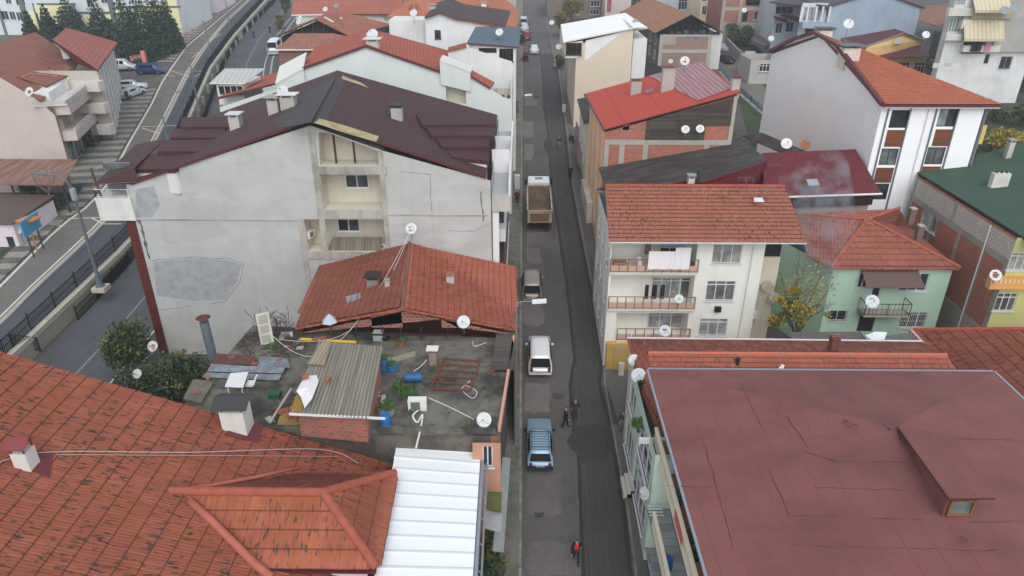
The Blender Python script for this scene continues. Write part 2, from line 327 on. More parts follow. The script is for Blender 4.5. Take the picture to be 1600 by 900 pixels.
class Wall:
    def __init__(s, root, a, b):
        s.root = root; s.a = Vector((a[0], a[1], 0)); bb = Vector((b[0], b[1], 0)); s.U = (bb-s.a).normalized(); s.len = (bb-s.a).length; s.N = Vector((s.U.y, -s.U.x, 0))
    def uz(s, px, py): p = PL(px, py, s.a, s.N); return (p-s.a).dot(s.U), p.z
    def pt(s, u, z, d=0.): return s.a+s.U*u+s.N*d+Vector((0, 0, z))
    def rect(s, r):
        x0, y0, x1, y1 = r; xm = (x0+x1)/2; ym = (y0+y1)/2; return s.uz(x0, ym)[0], s.uz(x1, ym)[0], s.uz(xm, y1)[1], s.uz(xm, y0)[1]
    def bx(s, mb, u0, u1, z0, z1, d0, d1, mi=0):
        return mb.hexa([s.pt(u0, z0, d0), s.pt(u1, z0, d0), s.pt(u1, z0, d1), s.pt(u0, z0, d1), s.pt(u0, z1, d0), s.pt(u1, z1, d0), s.pt(u1, z1, d1), s.pt(u0, z1, d1)], mi)
    def window(s, u0, u1, z0, z1, n=2, tr=0., d=-.1, frame=None, pane=None, sill=True, root=None, w=.06, name='window', grille=0, half=None, sillm=None):
        root = root or s.root; frame = frame or upvc; m = MB()
        s.bx(m, u0, u1, z0, z0+w, d-.03, d+.05); s.bx(m, u0, u1, z1-w, z1, d-.03, d+.05); s.bx(m, u0, u0+w, z0, z1, d-.031, d+.051); s.bx(m, u1-w, u1, z0, z1, d-.031, d+.051)
        zt = z1-(z1-z0)*tr
        if tr: s.bx(m, u0, u1, zt-w/2, zt+w/2, d-.029, d+.049)
        for i in range(1, n): uu = u0+(u1-u0)*i/n; s.bx(m, uu-w/2, uu+w/2, z0, z1, d-.028, d+.048)
        if sill: s.bx(m, u0-.08, u1+.08, z0-.07, z0, d, .09)
        wo = m.build(name, [frame], root)
        g = MB()
        if half is None: g.face([s.pt(u0, z0, d), s.pt(u1, z0, d), s.pt(u1, z1, d), s.pt(u0, z1, d)])
        else:
            um = u0+(u1-u0)*half[0]; g.face([s.pt(u0, z0, d), s.pt(um, z0, d), s.pt(um, z1, d), s.pt(u0, z1, d)], 0); g.face([s.pt(um, z0, d), s.pt(u1, z0, d), s.pt(u1, z1, d), s.pt(um, z1, d)], 1)
        g.build('pane', [pane or glass(), half[1] if half else glass()], wo)
        if grille:
            q = MB(); k = int((u1-u0)/.14)
            for i in range(k+1): uu = u0+(u1-u0)*i/k; q.bar(s.pt(uu, z0, .14), s.pt(uu, z1, .14), .02, .02)
            for zz in (z0+.1, (z0+z1)/2, z1-.1): q.bar(s.pt(u0, zz, .14), s.pt(u1, zz, .14), .02, .02)
            q.build('grille', [upvc if grille == 2 else dgrey], wo)
        return wo
def wall(root, a, b, top, mat, holes=(), z0=None, name='wall', rd=.16):
    w = Wall(root, a, b)
    if z0 is None: z0 = min(gz(a[1]), gz(b[1]))-.6
    if isinstance(top, (int, float)): tp = [(0, top), (w.len, top)]
    else: tp = [w.uz(*p) if len(p) == 2 else (p[0], p[1]) for p in top]
    outer = [(0, z0), (w.len, z0)]+[(min(max(u, 0), w.len), z) for u, z in reversed(tp)]
    hs_ = []
    for h in holes:
        if 'pp' in h:
            lp = [w.uz(*p) for p in h['pp']]; hs_.append((lp[0][0], lp[2][0], lp[0][1], lp[2][1], h, lp)); continue
        u0, u1, za, zb = w.rect(h['r']) if 'r' in h else h['uz']; u0 = max(u0, .02); u1 = min(u1, w.len-.02); za = max(za, z0+.02)
        if u1-u0 > .05 and zb-za > .05: hs_.append((u0, u1, za, zb, h, [(u0, za), (u0, zb), (u1, zb), (u1, za)]))
    loops = [outer]+[q[5] for q in hs_]
    flat = [p for l in loops for p in l]; m = MB(); tris = tessellate_polygon([[Vector((p[0], p[1], 0)) for p in l] for l in loops])
    for t in tris: m.face([w.pt(*flat[i]) for i in t], 0)
    for u0, u1, za, zb, h, lp in hs_:
        dd = h.get('d', rd); mi = 1 if h.get('k') == 'recess' else 0
        for p, q in zip(lp, lp[1:]+lp[:1]):
            m.face([w.pt(*p), w.pt(*q), w.pt(q[0], q[1], -dd), w.pt(p[0], p[1], -dd)], mi)
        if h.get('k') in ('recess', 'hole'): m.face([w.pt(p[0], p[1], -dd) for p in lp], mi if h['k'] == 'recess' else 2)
    o = m.build(name, [mat, next((h['m'] for h in holes if 'm' in h), mat), glass((.008, .008, .009, 1), .8)], root)  # last slot: near-black backs paint the unlit inside of holes
    for u0, u1, za, zb, h, lp in hs_:
        if h.get('k', 'win') == 'win': w.window(u0, u1, za, zb, h.get('n', 2), h.get('tr', 0), -dd if False else -.1, h.get('frame'), h.get('pane'), h.get('sill', True), grille=h.get('grille', 0), half=h.get('half'), w=h.get('w', .06))
    w.obj = o; return w
def h(x0, y0, x1, y1, **k): d = dict(r=(x0, y0, x1, y1)); d.update(k); return d
def prism(root, foot, z1, mat, z0=None, name='wall', skip=()):
    m = MB(); n = len(foot)
    for i in range(n):
        if i in skip: continue
        a = foot[i]; b = foot[(i+1) % n]; lo = (min(gz(a[1]), gz(b[1]))-.6) if z0 is None else z0
        za = z1[i] if isinstance(z1, (list, tuple)) else z1; zb = z1[(i+1) % n] if isinstance(z1, (list, tuple)) else z1
        m.face([V(a[0], a[1], lo), V(b[0], b[1], lo), V(b[0], b[1], zb), V(a[0], a[1], za)])
    return m.build(name, [mat], root)
def roof(root, pts, mat, th=.16, edge=None, name='roof', udir=None):
    return MB().slab(pts, th, 0, 1, udir=udir).build(name, [mat, edge or mat], root)
def chimney(root, c, w, d, hh, mat, cap='slab', capm=None, name='chimney', base=.8, flash=None):
    """c: point where the stack meets the roof"""
    m = MB(); x, y, z = c; m.box(x-w/2, y-d/2, z-base, x+w/2, y+d/2, z+hh)
    o = m.build(name, [mat], root); k = MB(); capm = capm or concrete
    if cap == 'slab':
        for sx in (-1, 1):
            for sy in (-1, 1): k.box(x+sx*w*.38-.06, y+sy*d*.38-.06, z+hh+.002, x+sx*w*.38+.06, y+sy*d*.38+.06, z+hh+.2)
        k.box(x-w*.7, y-d*.7, z+hh+.2, x+w*.7, y+d*.7, z+hh+.27)
    elif cap == 'pots':
        for i in range(3): k.lathe([(.09, 0), (.09, .2), (.07, .2)], (x-w*.3+i*w*.3, y, z+hh+.002), 8)
    elif cap == 'tiles':
        for i in range(4): k.box(x-w*.5+i*w*.25+.01, y-d*.6, z+hh+.003, x-w*.5+i*w*.25+w*.22, y+d*.6, z+hh+.1)
    elif cap == 'tent':
        for sx in (-1, 1):
            for sy in (-1, 1): k.bar((x+sx*w*.42, y+sy*d*.42, z+hh-.05), (x+sx*w*.42, y+sy*d*.42, z+hh+.34), .05, .05)
        a = V(x-w*.75, y-d*.7, z+hh+.3); b = V(x+w*.75, y-d*.7, z+hh+.3); e = V(x+w*.75, y, z+hh+.62); f = V(x-w*.75, y, z+hh+.62); k.slab([a, b, e, f], .03); g = V(x-w*.75, y+d*.7, z+hh+.3); i = V(x+w*.75, y+d*.7, z+hh+.3); k.slab([f, e, i, g], .03)
    k.build('chimney_cap', [capm], o)
    if flash:
        q = MB(); q.slab([flash[0], flash[1], flash[2], flash[3]], .02); q.build('flashing', [maroon], o)
    return o
def railing(root, pts, hh, mat, pitch=.14, w=.02, top=.05, name='railing', post=1.5):
    m = MB(); pts = [Vector(p) for p in pts]; up = V(0, 0, hh)
    for a, b in zip(pts, pts[1:]):
        L = (b-a).length; m.bar(a+up, b+up, top, top); m.bar(a+V(0, 0, .08), b+V(0, 0, .08), w*1.5, w*1.5); k = max(1, int(L/pitch))
        for i in range(k+1): p = a.lerp(b, i/k); m.bar(p, p+up, w, w)
        k = max(1, int(L/post))
        for i in range(k+1): p = a.lerp(b, i/k); m.bar(p, p+up, w*2.2, w*2.2)
    return m.build(name, [mat], root)
# ================================================================ GROUND
def gp(x, y, o=0.): return V(x, y, gz(y)+o)
def sheet(pts, o, name, mat, kind='structure'):
    m = MB(); m.face([gp(p[0], p[1], o) for p in pts]); return struct(m, name, mat, kind)
def strip(A, B, o, name, mat, build=True, mb=None, mi=0):
    m = mb or MB()
    for i in range(len(A)-1): m.face([gp(A[i][0], A[i][1], o), gp(B[i][0], B[i][1], o), gp(B[i+1][0], B[i+1][1], o), gp(A[i+1][0], A[i+1][1], o)], mi)
    return struct(m, name, mat) if build and mb is None else m
earth = asphalt(C(92, 90, 84), .3); grass_m = stainc(C(70, 84, 48), C(45, 50, 30), .8, .6)
m = MB(); ys = [-80, 0, 100, 200, 300, 500, 900]
for a, b in zip(ys, ys[1:]): m.face([V(-600, a, gz(a)-.05), V(600, a, gz(a)-.05), V(600, b, gz(b)-.05), V(-600, b, gz(b)-.05)])
struct(m, 'ground', earth)
sheet([(-1.0, -10), (7.6, -10), (8.4, 75), (7.6, 120), (7.2, 260), (-1.0, 260)], .0, 'road', asphalt(C(104, 101, 98), .35, patch=.5))
def px_line(L, o=0., sub=3):
    P = [G(*p, o) for p in L]; R = []
    for a, b in zip(P, P[1:]):
        for i in range(sub): R.append(a.lerp(b, i/sub))
    R.append(P[-1]); return R
mL = [(912, 900), (907, 800), (903, 700), (892, 640), (890, 600), (898, 560), (893, 520), (886, 450), (877, 390), (868, 330), (862, 290), (858, 225), (850, 170), (847, 110), (844, 84)]
mR = [(986, 900), (975, 800), (962, 720), (950, 660), (937, 600), (940, 560), (934, 520), (922, 450), (910, 390), (899, 330), (892, 290), (884, 225), (878, 170), (870, 110), (861, 84)]
A = px_line(mL, sub=8); B = px_line(mR, sub=8); rj = random.Random(3)
A = [G(912, 1100)]+A; B = [G(1010, 1100)]+B
Aj = [V(p.x+rj.uniform(-.02, .02), p.y, 0) for p in A]; Bj = [V(p.x+rj.uniform(-.02, .02), p.y, 0) for p in B]
strip(Aj, Bj, .012, 'milled_road_strip', asphalt(C(78, 75, 73), .3, streak=.5, patch=.25, patchc=C(48, 46, 45)))
edge = asphalt(C(60, 58, 56), .4, patch=.4)
strip([V(p.x-.06-abs(rj.gauss(0, .04)), p.y, 0) for p in Aj], [V(p.x+.1+abs(rj.gauss(0, .03)), p.y, 0) for p in Aj], .016, 'milled_edge', edge)
strip([V(p.x-.12-abs(rj.gauss(0, .03)), p.y, 0) for p in Bj], [V(p.x+.1+abs(rj.gauss(0, .03)), p.y, 0) for p in Bj], .016, 'milled_edge', edge)
for off, wd in ((.42, .06), (1.35, .05)):
    strip([V(p.x+off+rj.uniform(-.02, .02), p.y, 0) for p in Aj], [V(p.x+off+wd, p.y, 0) for p in Aj], .017, 'milled_groove', asphalt(C(90, 87, 84), .5, patch=.8))
for poly, cc in (([(822, 300), (850, 300), (852, 380), (824, 385)], 112), ([(818, 470), (846, 472), (850, 505), (838, 511), (818, 506)], 118), ([(820, 598), (858, 600), (860, 640), (845, 646), (820, 642)], 120), ([(824, 850), (905, 846), (915, 900), (824, 900)], 112),
                 ([(822, 745), (876, 742), (878, 800), (850, 812), (824, 800)], 110), ([(822, 385), (842, 388), (846, 412), (824, 410)], 116), ([(818, 190), (833, 190), (833, 215), (818, 215)], 122), ([(820, 150), (840, 150), (840, 165), (820, 165)], 118), ([(820, 225), (835, 225), (832, 250), (819, 250)], 124)):
    P = [G(*p) for p in poly]; Q = []
    for i in range(len(P)):
        a, b = P[i], P[(i+1) % len(P)]
        for k in range(4): q = a.lerp(b, k/4); Q.append((q.x+rj.uniform(-.12, .12), q.y+rj.uniform(-.2, .2)))
    sheet(Q, .008, 'road_patch', asphalt(C(cc+8, cc+4, cc-1), .35, patch=.5))
def blob(cx, cy, rx, ry, seed=0):
    r = random.Random(seed); return [(cx+rx*math.cos(t)*r.uniform(.75, 1.15), cy+ry*math.sin(t)*r.uniform(.7, 1.15)) for t in [2*math.pi*i/18 for i in range(18)]]
for (px, py, rx, ry) in ((893, 302, 2.0, .9), (925, 690, 3.0, 2.3), (856, 228, 1.2, 3), (837, 152, 1, .8)):
    p = G(px, py); sheet(blob(p.x, p.y, rx/2, ry, int(px)), .02, 'dark_tar_patch', asphalt(C(70, 68, 67), .4, patch=.5))
for (px, py, r) in ((873, 618, .42), (842, 803, .3), (836, 300, .3)):
    p = G(px, py); m = MB(); m.lathe([(r, 0), (r, .012), (r*.85, .012), (r*.84, .004), (0, .004)], gp(p.x, p.y, .012), 20); tagd(m.build('manhole_cover', asphalt(C(84, 82, 80), .2)), {873: 'round manhole cover in the asphalt behind the white van', 842: 'small round manhole cover on the near road in front of the blue wagon', 836: 'manhole cover in the road close to the dump truck'}[px], 'manhole cover')
# kerbs and sidewalks
side_m = paving(C(112, 110, 104), .5, .5, .12, stain=.7)
m = MB()
for y in range(-6, 240, 2): m.hexa([gp(-2.6, y, -.3), gp(0, y, -.3), gp(0, y+2, -.3), gp(-2.6, y+2, -.3), gp(-2.6, y, .12), gp(0, y, .12), gp(0, y+2, .12), gp(-2.6, y+2, .12)])
struct(m, 'sidewalk', stainc(C(140, 137, 128), C(96, 100, 82), .7, .7, (.07, .09, .035, 1)))
m = MB()
for y in range(-6, 240): m.hexa([gp(.0, y+.02, -.3), gp(.16, y+.02, -.3), gp(.16, y+.98, -.3), gp(0, y+.98, -.3), gp(0.002, y+.02, .135), gp(.16, y+.02, .135), gp(.16, y+.98, .135), gp(0.002, y+.98, .135)])
struct(m, 'kerb', stainc(C(168, 166, 158), C(100, 98, 90), .6, 1.))
kp = [(1010, 1100), (996, 900), (983, 800), (968, 720), (957, 660), (946, 600), (946, 560), (940, 520), (928, 450), (915, 390), (904, 330), (896, 290), (889, 225), (882, 170), (873, 110), (865, 84), (850, 10)]
K = px_line(kp, sub=4); m = MB(); m2 = MB()
for a, b in zip(K, K[1:]):
    m.hexa([gp(a.x, a.y, -.2), gp(a.x+6, a.y, -.2), gp(b.x+6, b.y, -.2), gp(b.x, b.y, -.2), gp(a.x, a.y, .1), gp(a.x+6, a.y, .1), gp(b.x+6, b.y, .1), gp(b.x, b.y, .1)])
    m2.hexa([gp(a.x-.14, a.y, -.2), gp(a.x, a.y, -.2), gp(b.x, b.y, -.2), gp(b.x-.14, b.y, -.2), gp(a.x-.14, a.y, .115), gp(a.x, a.y, .115), gp(b.x, b.y, .115), gp(b.x-.14, b.y, .115)])
struct(m, 'sidewalk', asphalt(C(110, 107, 102), .3)); struct(m2, 'kerb', stainc(C(150, 146, 138), C(84, 82, 76), .6, 1.))
# drainage grate
q = [G(940, 608, .1), G(950, 606, .1), G(967, 662, .1), G(955, 664, .1)]; m = MB(); m.slab([p+V(0, 0, .012) for p in q], .03)
for i in range(26):
    a = q[0].lerp(q[3], (i+.5)/26); b = q[1].lerp(q[2], (i+.5)/26); m.bar(a+V(0, 0, .02), b+V(0, 0, .02), .05, .02, 1)
tagd(m.build('drain_grate', [plain(C(40, 40, 42), .6), plain(C(105, 110, 112), .4, .3)]), 'long metal drainage grate let into the right pavement', 'drain grate')
# ---- highway on its embankment, left
OH = 1.5
L1 = [(-60, 507), (0, 447), (92, 355), (140, 320), (165, 292), (202, 222), (237, 162), (252, 130), (272, 100), (292, 72), (360, 15), (375, 2), (420, -40)]
L2 = [(-60, 557), (0, 503), (55, 447), (130, 377), (172, 335), (212, 270), (240, 222), (270, 162), (295, 112), (322, 72), (355, 32), (390, 0), (440, -45)]
L3 = [(-40, 600), (20, 545), (105, 465), (200, 375), (250, 280), (292, 182), (325, 107), (362, 57), (400, 15), (450, -40)]
L4 = [(0, 615), (70, 548), (140, 478), (206, 405), (285, 270), (320, 182), (350, 98), (372, 62), (405, 27), (460, -30)]
def resamp(P, n=60):
    D = [0]
    for a, b in zip(P, P[1:]): D.append(D[-1]+(b-a).length)
    R = []; k = 0
    for i in range(n+1):
        d = D[-1]*i/n
        while k < len(D)-2 and D[k+1] < d: k += 1
        t = (d-D[k])/max(D[k+1]-D[k], 1e-6); R.append(P[k].lerp(P[k+1], min(1, t)))
    return R
W1 = resamp([G(*p, OH) for p in L1]); W2 = resamp([G(*p, OH) for p in L2]); W3 = resamp([G(*p, OH) for p in L3]); W4 = resamp([G(*p, 0) for p in L4])
m = MB()
for a, b in zip(W3, W3[1:]): m.face([gp(a.x, a.y, OH-.012), gp(b.x, b.y, OH-.012), gp(-400, b.y, OH-.012), gp(-400, a.y, OH-.012)])
a = W3[0]; b = W3[-1]
m.face([gp(a.x, a.y, OH-.012), gp(-400, a.y, OH-.012), gp(-400, -60, OH-.012), gp(a.x, -60, OH-.012)]); m.face([gp(b.x, b.y, OH-.012), gp(b.x-60, 700, OH-.012), gp(-400, 700, OH-.012), gp(-400, b.y, OH-.012)])
struct(m, 'ground', asphalt(C(104, 102, 97), .3))
strip(W1, W2, OH+.004, 'road', asphalt(C(122, 117, 108), .3, patch=.2)); strip(W2, W3, OH, 'road', asphalt(C(84, 88, 93), .3, patch=.25))
def offs(P, d):
    R = []
    for i, p in enumerate(P):
        t = (P[min(i+1, len(P)-1)]-P[max(i-1, 0)]); t.z = 0; t.normalize(); R.append(V(p.x+t.y*d, p.y-t.x*d, 0))
    return R
paint = plain(C(205, 203, 190), .8, 0, .25)
strip(offs(W1, -.1), offs(W1, .15), OH+.008, 'road_marking', paint); strip(offs(W2, -.45), offs(W2, -.28), OH+.009, 'road_marking', paint); strip(offs(W2, -.12), offs(W2, .3), OH+.012, 'road_median', plain(C(178, 174, 162), .9, 0, .4))
strip(offs(W3, -3.3), offs(W3, -3.2), OH+.006, 'road_joint', plain(C(50, 52, 55), .9)); strip(offs(W3, -1.7), offs(W3, -1.62), OH+.006, 'road_joint', plain(C(56, 58, 60), .9))
m = MB(); Wf = resamp([G(*p, OH) for p in L1], 170); D1 = offs(Wf, -.35)
for i in range(len(Wf)-1):
    y = Wf[i].y; wd = 1.9 if y < 76 else (6.0 if y < 112 else 3.0 if y > 128 else 0)
    if wd == 0 or y > 190: continue
    D2 = offs(Wf, -.35-wd); mi = i % 2; sh = .9 if y > 76 else .0
    q = [gp(D1[i].x, D1[i].y, OH), gp(D1[i+1].x, D1[i+1].y, OH), gp(D2[i+1].x, D2[i+1].y+sh, OH), gp(D2[i].x, D2[i].y+sh, OH)]; m.face([p+V(0, 0, .1) for p in q], mi)
    m.face([q[0]-V(0, 0, .1), q[1]-V(0, 0, .1), q[1]+V(0, 0, .1), q[0]+V(0, 0, .1)], mi)
struct(m, 'sidewalk', [stainc(C(170, 166, 152), C(120, 116, 104), .7, 1.2), stainc(C(116, 116, 112), C(60, 62, 62), .6, 1.2)])
# zig-zag markings near the yellow school
mk = MB()
for seg in ([(305, 53), (345, 54)], [(345, 54), (330, 61)], [(280, 83), (312, 82)], [(312, 82), (300, 90)], [(268, 111), (322, 111)], [(268, 111), (296, 120)], [(322, 111), (303, 120)], [(253, 118), (272, 119)], [(220, 198), (280, 196)], [(222, 200), (250, 209)], [(60, 343), (190, 339)], [(62, 355), (100, 352)], [(160, 350), (190, 350)], [(144, 341), (160, 349)], [(228, 142), (245, 141)], [(228, 142), (230, 152)]):
    a = G(*seg[0], OH); b = G(*seg[1], OH); mk.bar(gp(a.x, a.y, OH+.012), gp(b.x, b.y, OH+.012), .17, .006)
struct(mk, 'road_marking', paint)
# retaining wall, parapet, lower road
m = MB(); cap = MB(); Wp = offs(W3, .55)
for i in range(len(W3)-1):
    a, b, c, d = W3[i], W3[i+1], Wp[i], Wp[i+1]; m.face([gp(c.x, c.y, -.4), gp(d.x, d.y, -.4), gp(d.x, d.y, OH), gp(c.x, c.y, OH)])
    cap.hexa([gp(a.x, a.y, OH-.3), gp(c.x+.05, c.y, OH-.3), gp(d.x+.05, d.y, OH-.3), gp(b.x, b.y, OH-.3), gp(a.x, a.y, OH+.14), gp(c.x+.05, c.y, OH+.14), gp(d.x+.05, d.y, OH+.14), gp(b.x, b.y, OH+.14)])
    if i % 2 == 0 and a.y > 85: m.box(c.x-.1, c.y-.25, gz(c.y)-.3, c.x+.5, c.y+.25, gz(c.y)+OH-.31)
rw = thing('retaining_wall', 'concrete retaining wall with parapet along the raised dual carriageway', 'retaining wall', W3[20]); m.build('wall', plaster(C(150, 147, 132), .8), rw); cap.build('parapet', plaster(C(176, 173, 158), .6), rw)
W5 = offs(W4, 9.5); strip(W4, W5, .0, 'road', asphalt(C(92, 95, 99), .3, patch=.2))
strip(offs(W4, 4.1), offs(W4, 4.25), .006, 'road_marking', plain(C(150, 150, 145), .9)); strip(offs(W4, 8.4), offs(W4, 8.7), .008, 'road_median', plain(C(180, 178, 166), .9, 0, .5)); strip(offs(W4, 7.3), offs(W4, 7.42), .006, 'road_marking', paint)
# metal fences
def fence(P, o, name, label, n0, n1, hh=1.25, solid=0):
    r = thing(name, label, 'fence', gp(P[n0].x, P[n0].y, o)); m = MB(); ps = MB()
    for i in range(n0, n1):
        a = gp(P[i].x, P[i].y, o); b = gp(P[i+1].x, P[i+1].y, o); u = V(0, 0, hh)
        for f in (.06, .5, .94): m.bar(a+u*f, b+u*f, .05, .05)
        L = (b-a).length; k = max(1, int(L/.17))
        for j in range(k): p = a.lerp(b, j/k); m.bar(p+u*.05, p+u, .035, .035)
        nseg = max(1, round(L/2.4))
        for j in range(nseg): p = a.lerp(b, j/nseg); ps = MB(); ps.bar(p, p+u*1.2, .08, .08); ps.build('fence_post', [black], r)
        if solid and i % 3: m.face([a+u*.06, b+u*.06, b+u*.9, a+u*.9])
    m.build('fence_bars', [plain(C(28, 30, 32), .5)], r); return r
f1 = fence(offs(W3, .1), OH+.13, 'metal_fence', 'black metal fence standing on the parapet of the upper carriageway', 0, 56)
f2 = fence(offs(W4, .25), .02, 'metal_fence', 'black metal fence with dark panels at the edge of the lower carriageway', 3, 56, 1.15, 1)
a, b = W3[4], W4[4]
fe = thing('metal_fence', 'short black cross fence closing the near end of the underpass wall', 'fence', gp(b.x, b.y)); railing(fe, [G(20, 545, OH)+V(.1, 0, .1), G(70, 550)+V(-.3, 0, .1)], 1.2, black, .16, .03)
# ================================================================ BUILDINGS
# ---- grey rendered apartment block (left centre)
gp_wall = plaster(C(172, 173, 170), .36, C(128, 122, 112), .2, .8); beige = plaster(C(190, 184, 168), .35, C(150, 138, 116)); shing = tile(C(84, 44, 46), .1, .18, .3, .22, .5, C(50, 42, 44), .45)
felt_gr = felt(C(78, 72, 72), 1., 6, .4, .6)
A_ = thing('apartment_building', 'large grey rendered apartment block with maroon shingle roof and bare stained gable wall', 'apartment building', (-14.5, 47.2, 4.2))
yA = 47.2; oA = V(-2.4, 18.2, 0)
wA = wall(A_, (-27.6, yA), (-2.05, yA), [(0, 18.1, 0), (485, 196), (600, 236), (25.5, 18.5, 0)], gp_wall,
          [dict(pp=[(500, 258), (498, 207), (512, 207), (595, 238), (597, 258)], k='recess', d=1.3, m=beige), dict(r=(503, 272, 600, 327), k='recess', d=1.5, m=beige), dict(r=(478, 343, 604, 393), k='recess', d=1.5, m=beige)])
rb = Wall(A_, (-27.6, yA+1.49), (-2.05, yA+1.49))
for r_ in ((540, 272, 576, 293), (528, 341, 562, 361)):
    u0, u1, a, b = rb.rect(r_); rb.window(u0, u1, a, b, 2, 0, .03, half=(.45, glass((.05, .06, .06, 1))), pane=glass((.04, .045, .045, 1)))
m = MB()   # ledges and joint lines of the gable
for (x0, x1, py, hh, dd) in ((210, 474, 342, .07, .05), (604, 762, 335, .07, .05)): u0, z = wA.uz(x0, py); u1, _ = wA.uz(x1, py); wA.bx(m, u0, u1, z-hh, z, .0, dd)
for (x0, x1, y0, y1) in ((497, 604, 260, 272), (497, 604, 328, 341), (474, 606, 393, 404), (494, 503, 207, 405), (597, 604, 235, 395), (474, 481, 341, 470)): u0, u1, a, b = wA.rect((x0, y0, x1, y1)); wA.bx(m, u0, u1, a, b, -.02, .07 if x1-x0 < 20 else .09)
m.build('cornice', plaster(C(168, 164, 154), .9, C(90, 84, 76)), A_)
m = MB()
for x0 in (519, 549): u0, u1, a, b = wA.rect((x0, 208, x0+3, 258)); wA.bx(m, u0, u1, a, b, -.5, -.38)
m.build('post', [plain(C(70, 52, 45))], A_)
m = MB(); u0, u1, a, b = wA.rect((510, 378, 594, 394)); m.slab([wA.pt(u0, a, -.1), wA.pt(u1, a, -.1), wA.pt(u1, b, -.9), wA.pt(u0+.3, b, -.9)], .05); m.build('awning', corr(C(140, 132, 112), .22, C(60, 54, 44), .8), A_)
ck = plain(C(142, 140, 134), .95, 0, .3); rk = random.Random(2)
def crack(pts, wd=.02, mat=ck, nm='crack', rough=.12):
    m = MB(); P = []
    for a, b in zip(pts, pts[1:]):
        for i in range(5): P.append((a[0]+(b[0]-a[0])*i/5+rk.uniform(-1.2, 1.2), a[1]+(b[1]-a[1])*i/5+rk.uniform(-1.2, 1.2)))
    P.append(pts[-1]); Q = [wA.pt(*wA.uz(*p), .006) for p in P]
    for a, b in zip(Q, Q[1:]): m.bar(a, b, wd*rk.uniform(.5, 1.5), .008, up=(0, -1, 0.01))
    m.build(nm, mat, A_)
crack([(236, 407), (300, 402), (360, 405), (381, 412), (374, 440), (352, 470), (330, 474)], .035); crack([(218, 343), (226, 370), (234, 404)], .16, plain(C(108, 106, 102), .95, 0, .3), 'damp_stain'); crack([(625, 268), (672, 272), (674, 330)], .035, plain(C(140, 140, 136), .95)); crack([(752, 300), (755, 345)], .1, plain(C(128, 124, 116), .95), 'damp_stain'); crack([(228, 480), (262, 484), (300, 478)], .03); crack([(700, 360), (740, 362), (765, 350)], .03, plain(C(140, 140, 136), .95)); crack([(265, 283), (268, 300)], .1, plain(C(140, 134, 124), .95), 'damp_stain')
pt_ = stainc(C(188, 190, 190), C(158, 160, 162), .8, 1.5)
for poly in ([(240, 409), (300, 404), (358, 407), (378, 414), (370, 440), (350, 468), (300, 470), (245, 462)], [(212, 296), (240, 290), (250, 320), (238, 340), (212, 340)]): m = MB(); m.face([wA.pt(*wA.uz(*p), .003) for p in poly]); m.build('render_patch', pt_, A_)
red_cl = plain(C(104, 48, 42), .4)
m = MB(); z = 4.0
while z < 15.4: m.box(-28.25, yA-.06, z, -27.58, yA+1.8, min(z+1.38, 15.4)); z += 1.42
m.build('cladding', red_cl, A_)
m = MB(); m.box(-29.9, yA-.25, 15.5, -27.4, yA+6, 17.2); m.build('balcony', plaster(C(205, 204, 198), .3), A_)
railing(A_, [(-27.5, yA-.2, 17.2), (-29.8, yA-.2, 17.2), (-29.8, yA+6, 17.2)], .6, upvc, .9)
m = MB(); m.bar((-29.5, yA-.1, 17.2), (-29.7, yA-.1, 19.3), .12, .12); m.build('post', [planks(C(120, 80, 40))], A_)
m = MB(); m.box(-29.6, yA+1.2, 17.2, -27.6, yA+1.3, 19.3); m.build('balcony_glazing', glass((.12, .13, .13, 1)), A_)
prism(A_, [(-27.6, yA), (-30, 66), (-2.1, 66), (-2.05, yA)], [18, 18, 18.3, 18.4], plaster(C(196, 194, 188), .3), skip=(3,))
# roof: two slopes, skewed back
ap = Y(485, 192, yA-.15)+V(0, 0, .05); apb = ap+oA; lf = Y(205, 290, yA-.15); lf2 = Y(207, 288, yA-.15); rt = Y(758, 281, yA-.15)+V(.05, 0, .05)
far_l = lf+V(-3.2, 18.2, -.2); far_r = V(-2.2, 65.6, 18.55)
vg = V(0, 0, .22)
rfW = roof(A_, [ap+vg, lf+vg, far_l+vg, apb+vg], shing, .2, maroon); rfE = roof(A_, [rt+vg, ap+vg, apb+vg, far_r+vg], shing, .2, maroon)
n_w = (lf-ap).cross(apb-ap).normalized()
def onp(px, py, p0, n, off=.03):
    if n.z < 0: n = -n
    return PL(px, py, p0, n)+V(0, 0, off)
nW = (lf-ap).cross(apb-ap).normalized(); nE = (rt-ap).cross(apb-ap).normalized(); a0 = ap+vg
m = MB(); P = lambda px, py, n, o=.03: onp(px, py, a0, n, o)
m.face([P(486, 192, nW), P(525, 120, nW), P(510, 128, nW), P(458, 155, nW), P(425, 192, nW), P(445, 200, nW)]); m.face([P(486, 193, nE), P(525, 119, nE), P(541, 124, nE), P(510, 192, nE), P(497, 195, nE)])
m.build('ridge_felt', felt_gr, A_)
ins = stainc(C(205, 190, 140), C(150, 132, 92), .7, 1.2); m = MB(); m.face([P(535, 119, nE, .05), P(562, 129, nE, .05), P(609, 142, nE, .05), P(607, 149, nE, .05), P(570, 136, nE, .05), P(534, 124, nE, .05)]); m.build('bare_insulation_patch', ins, A_); m = MB(); m.face([P(499, 186, nE, .05), P(545, 199, nE, .05), P(592, 214, nE, .05), P(588, 223, nE, .05), P(540, 209, nE, .05), P(491, 193, nE, .05)])
m.build('bare_insulation_patch', stainc(C(205, 190, 140), C(150, 132, 92), .7, 1.2), A_)
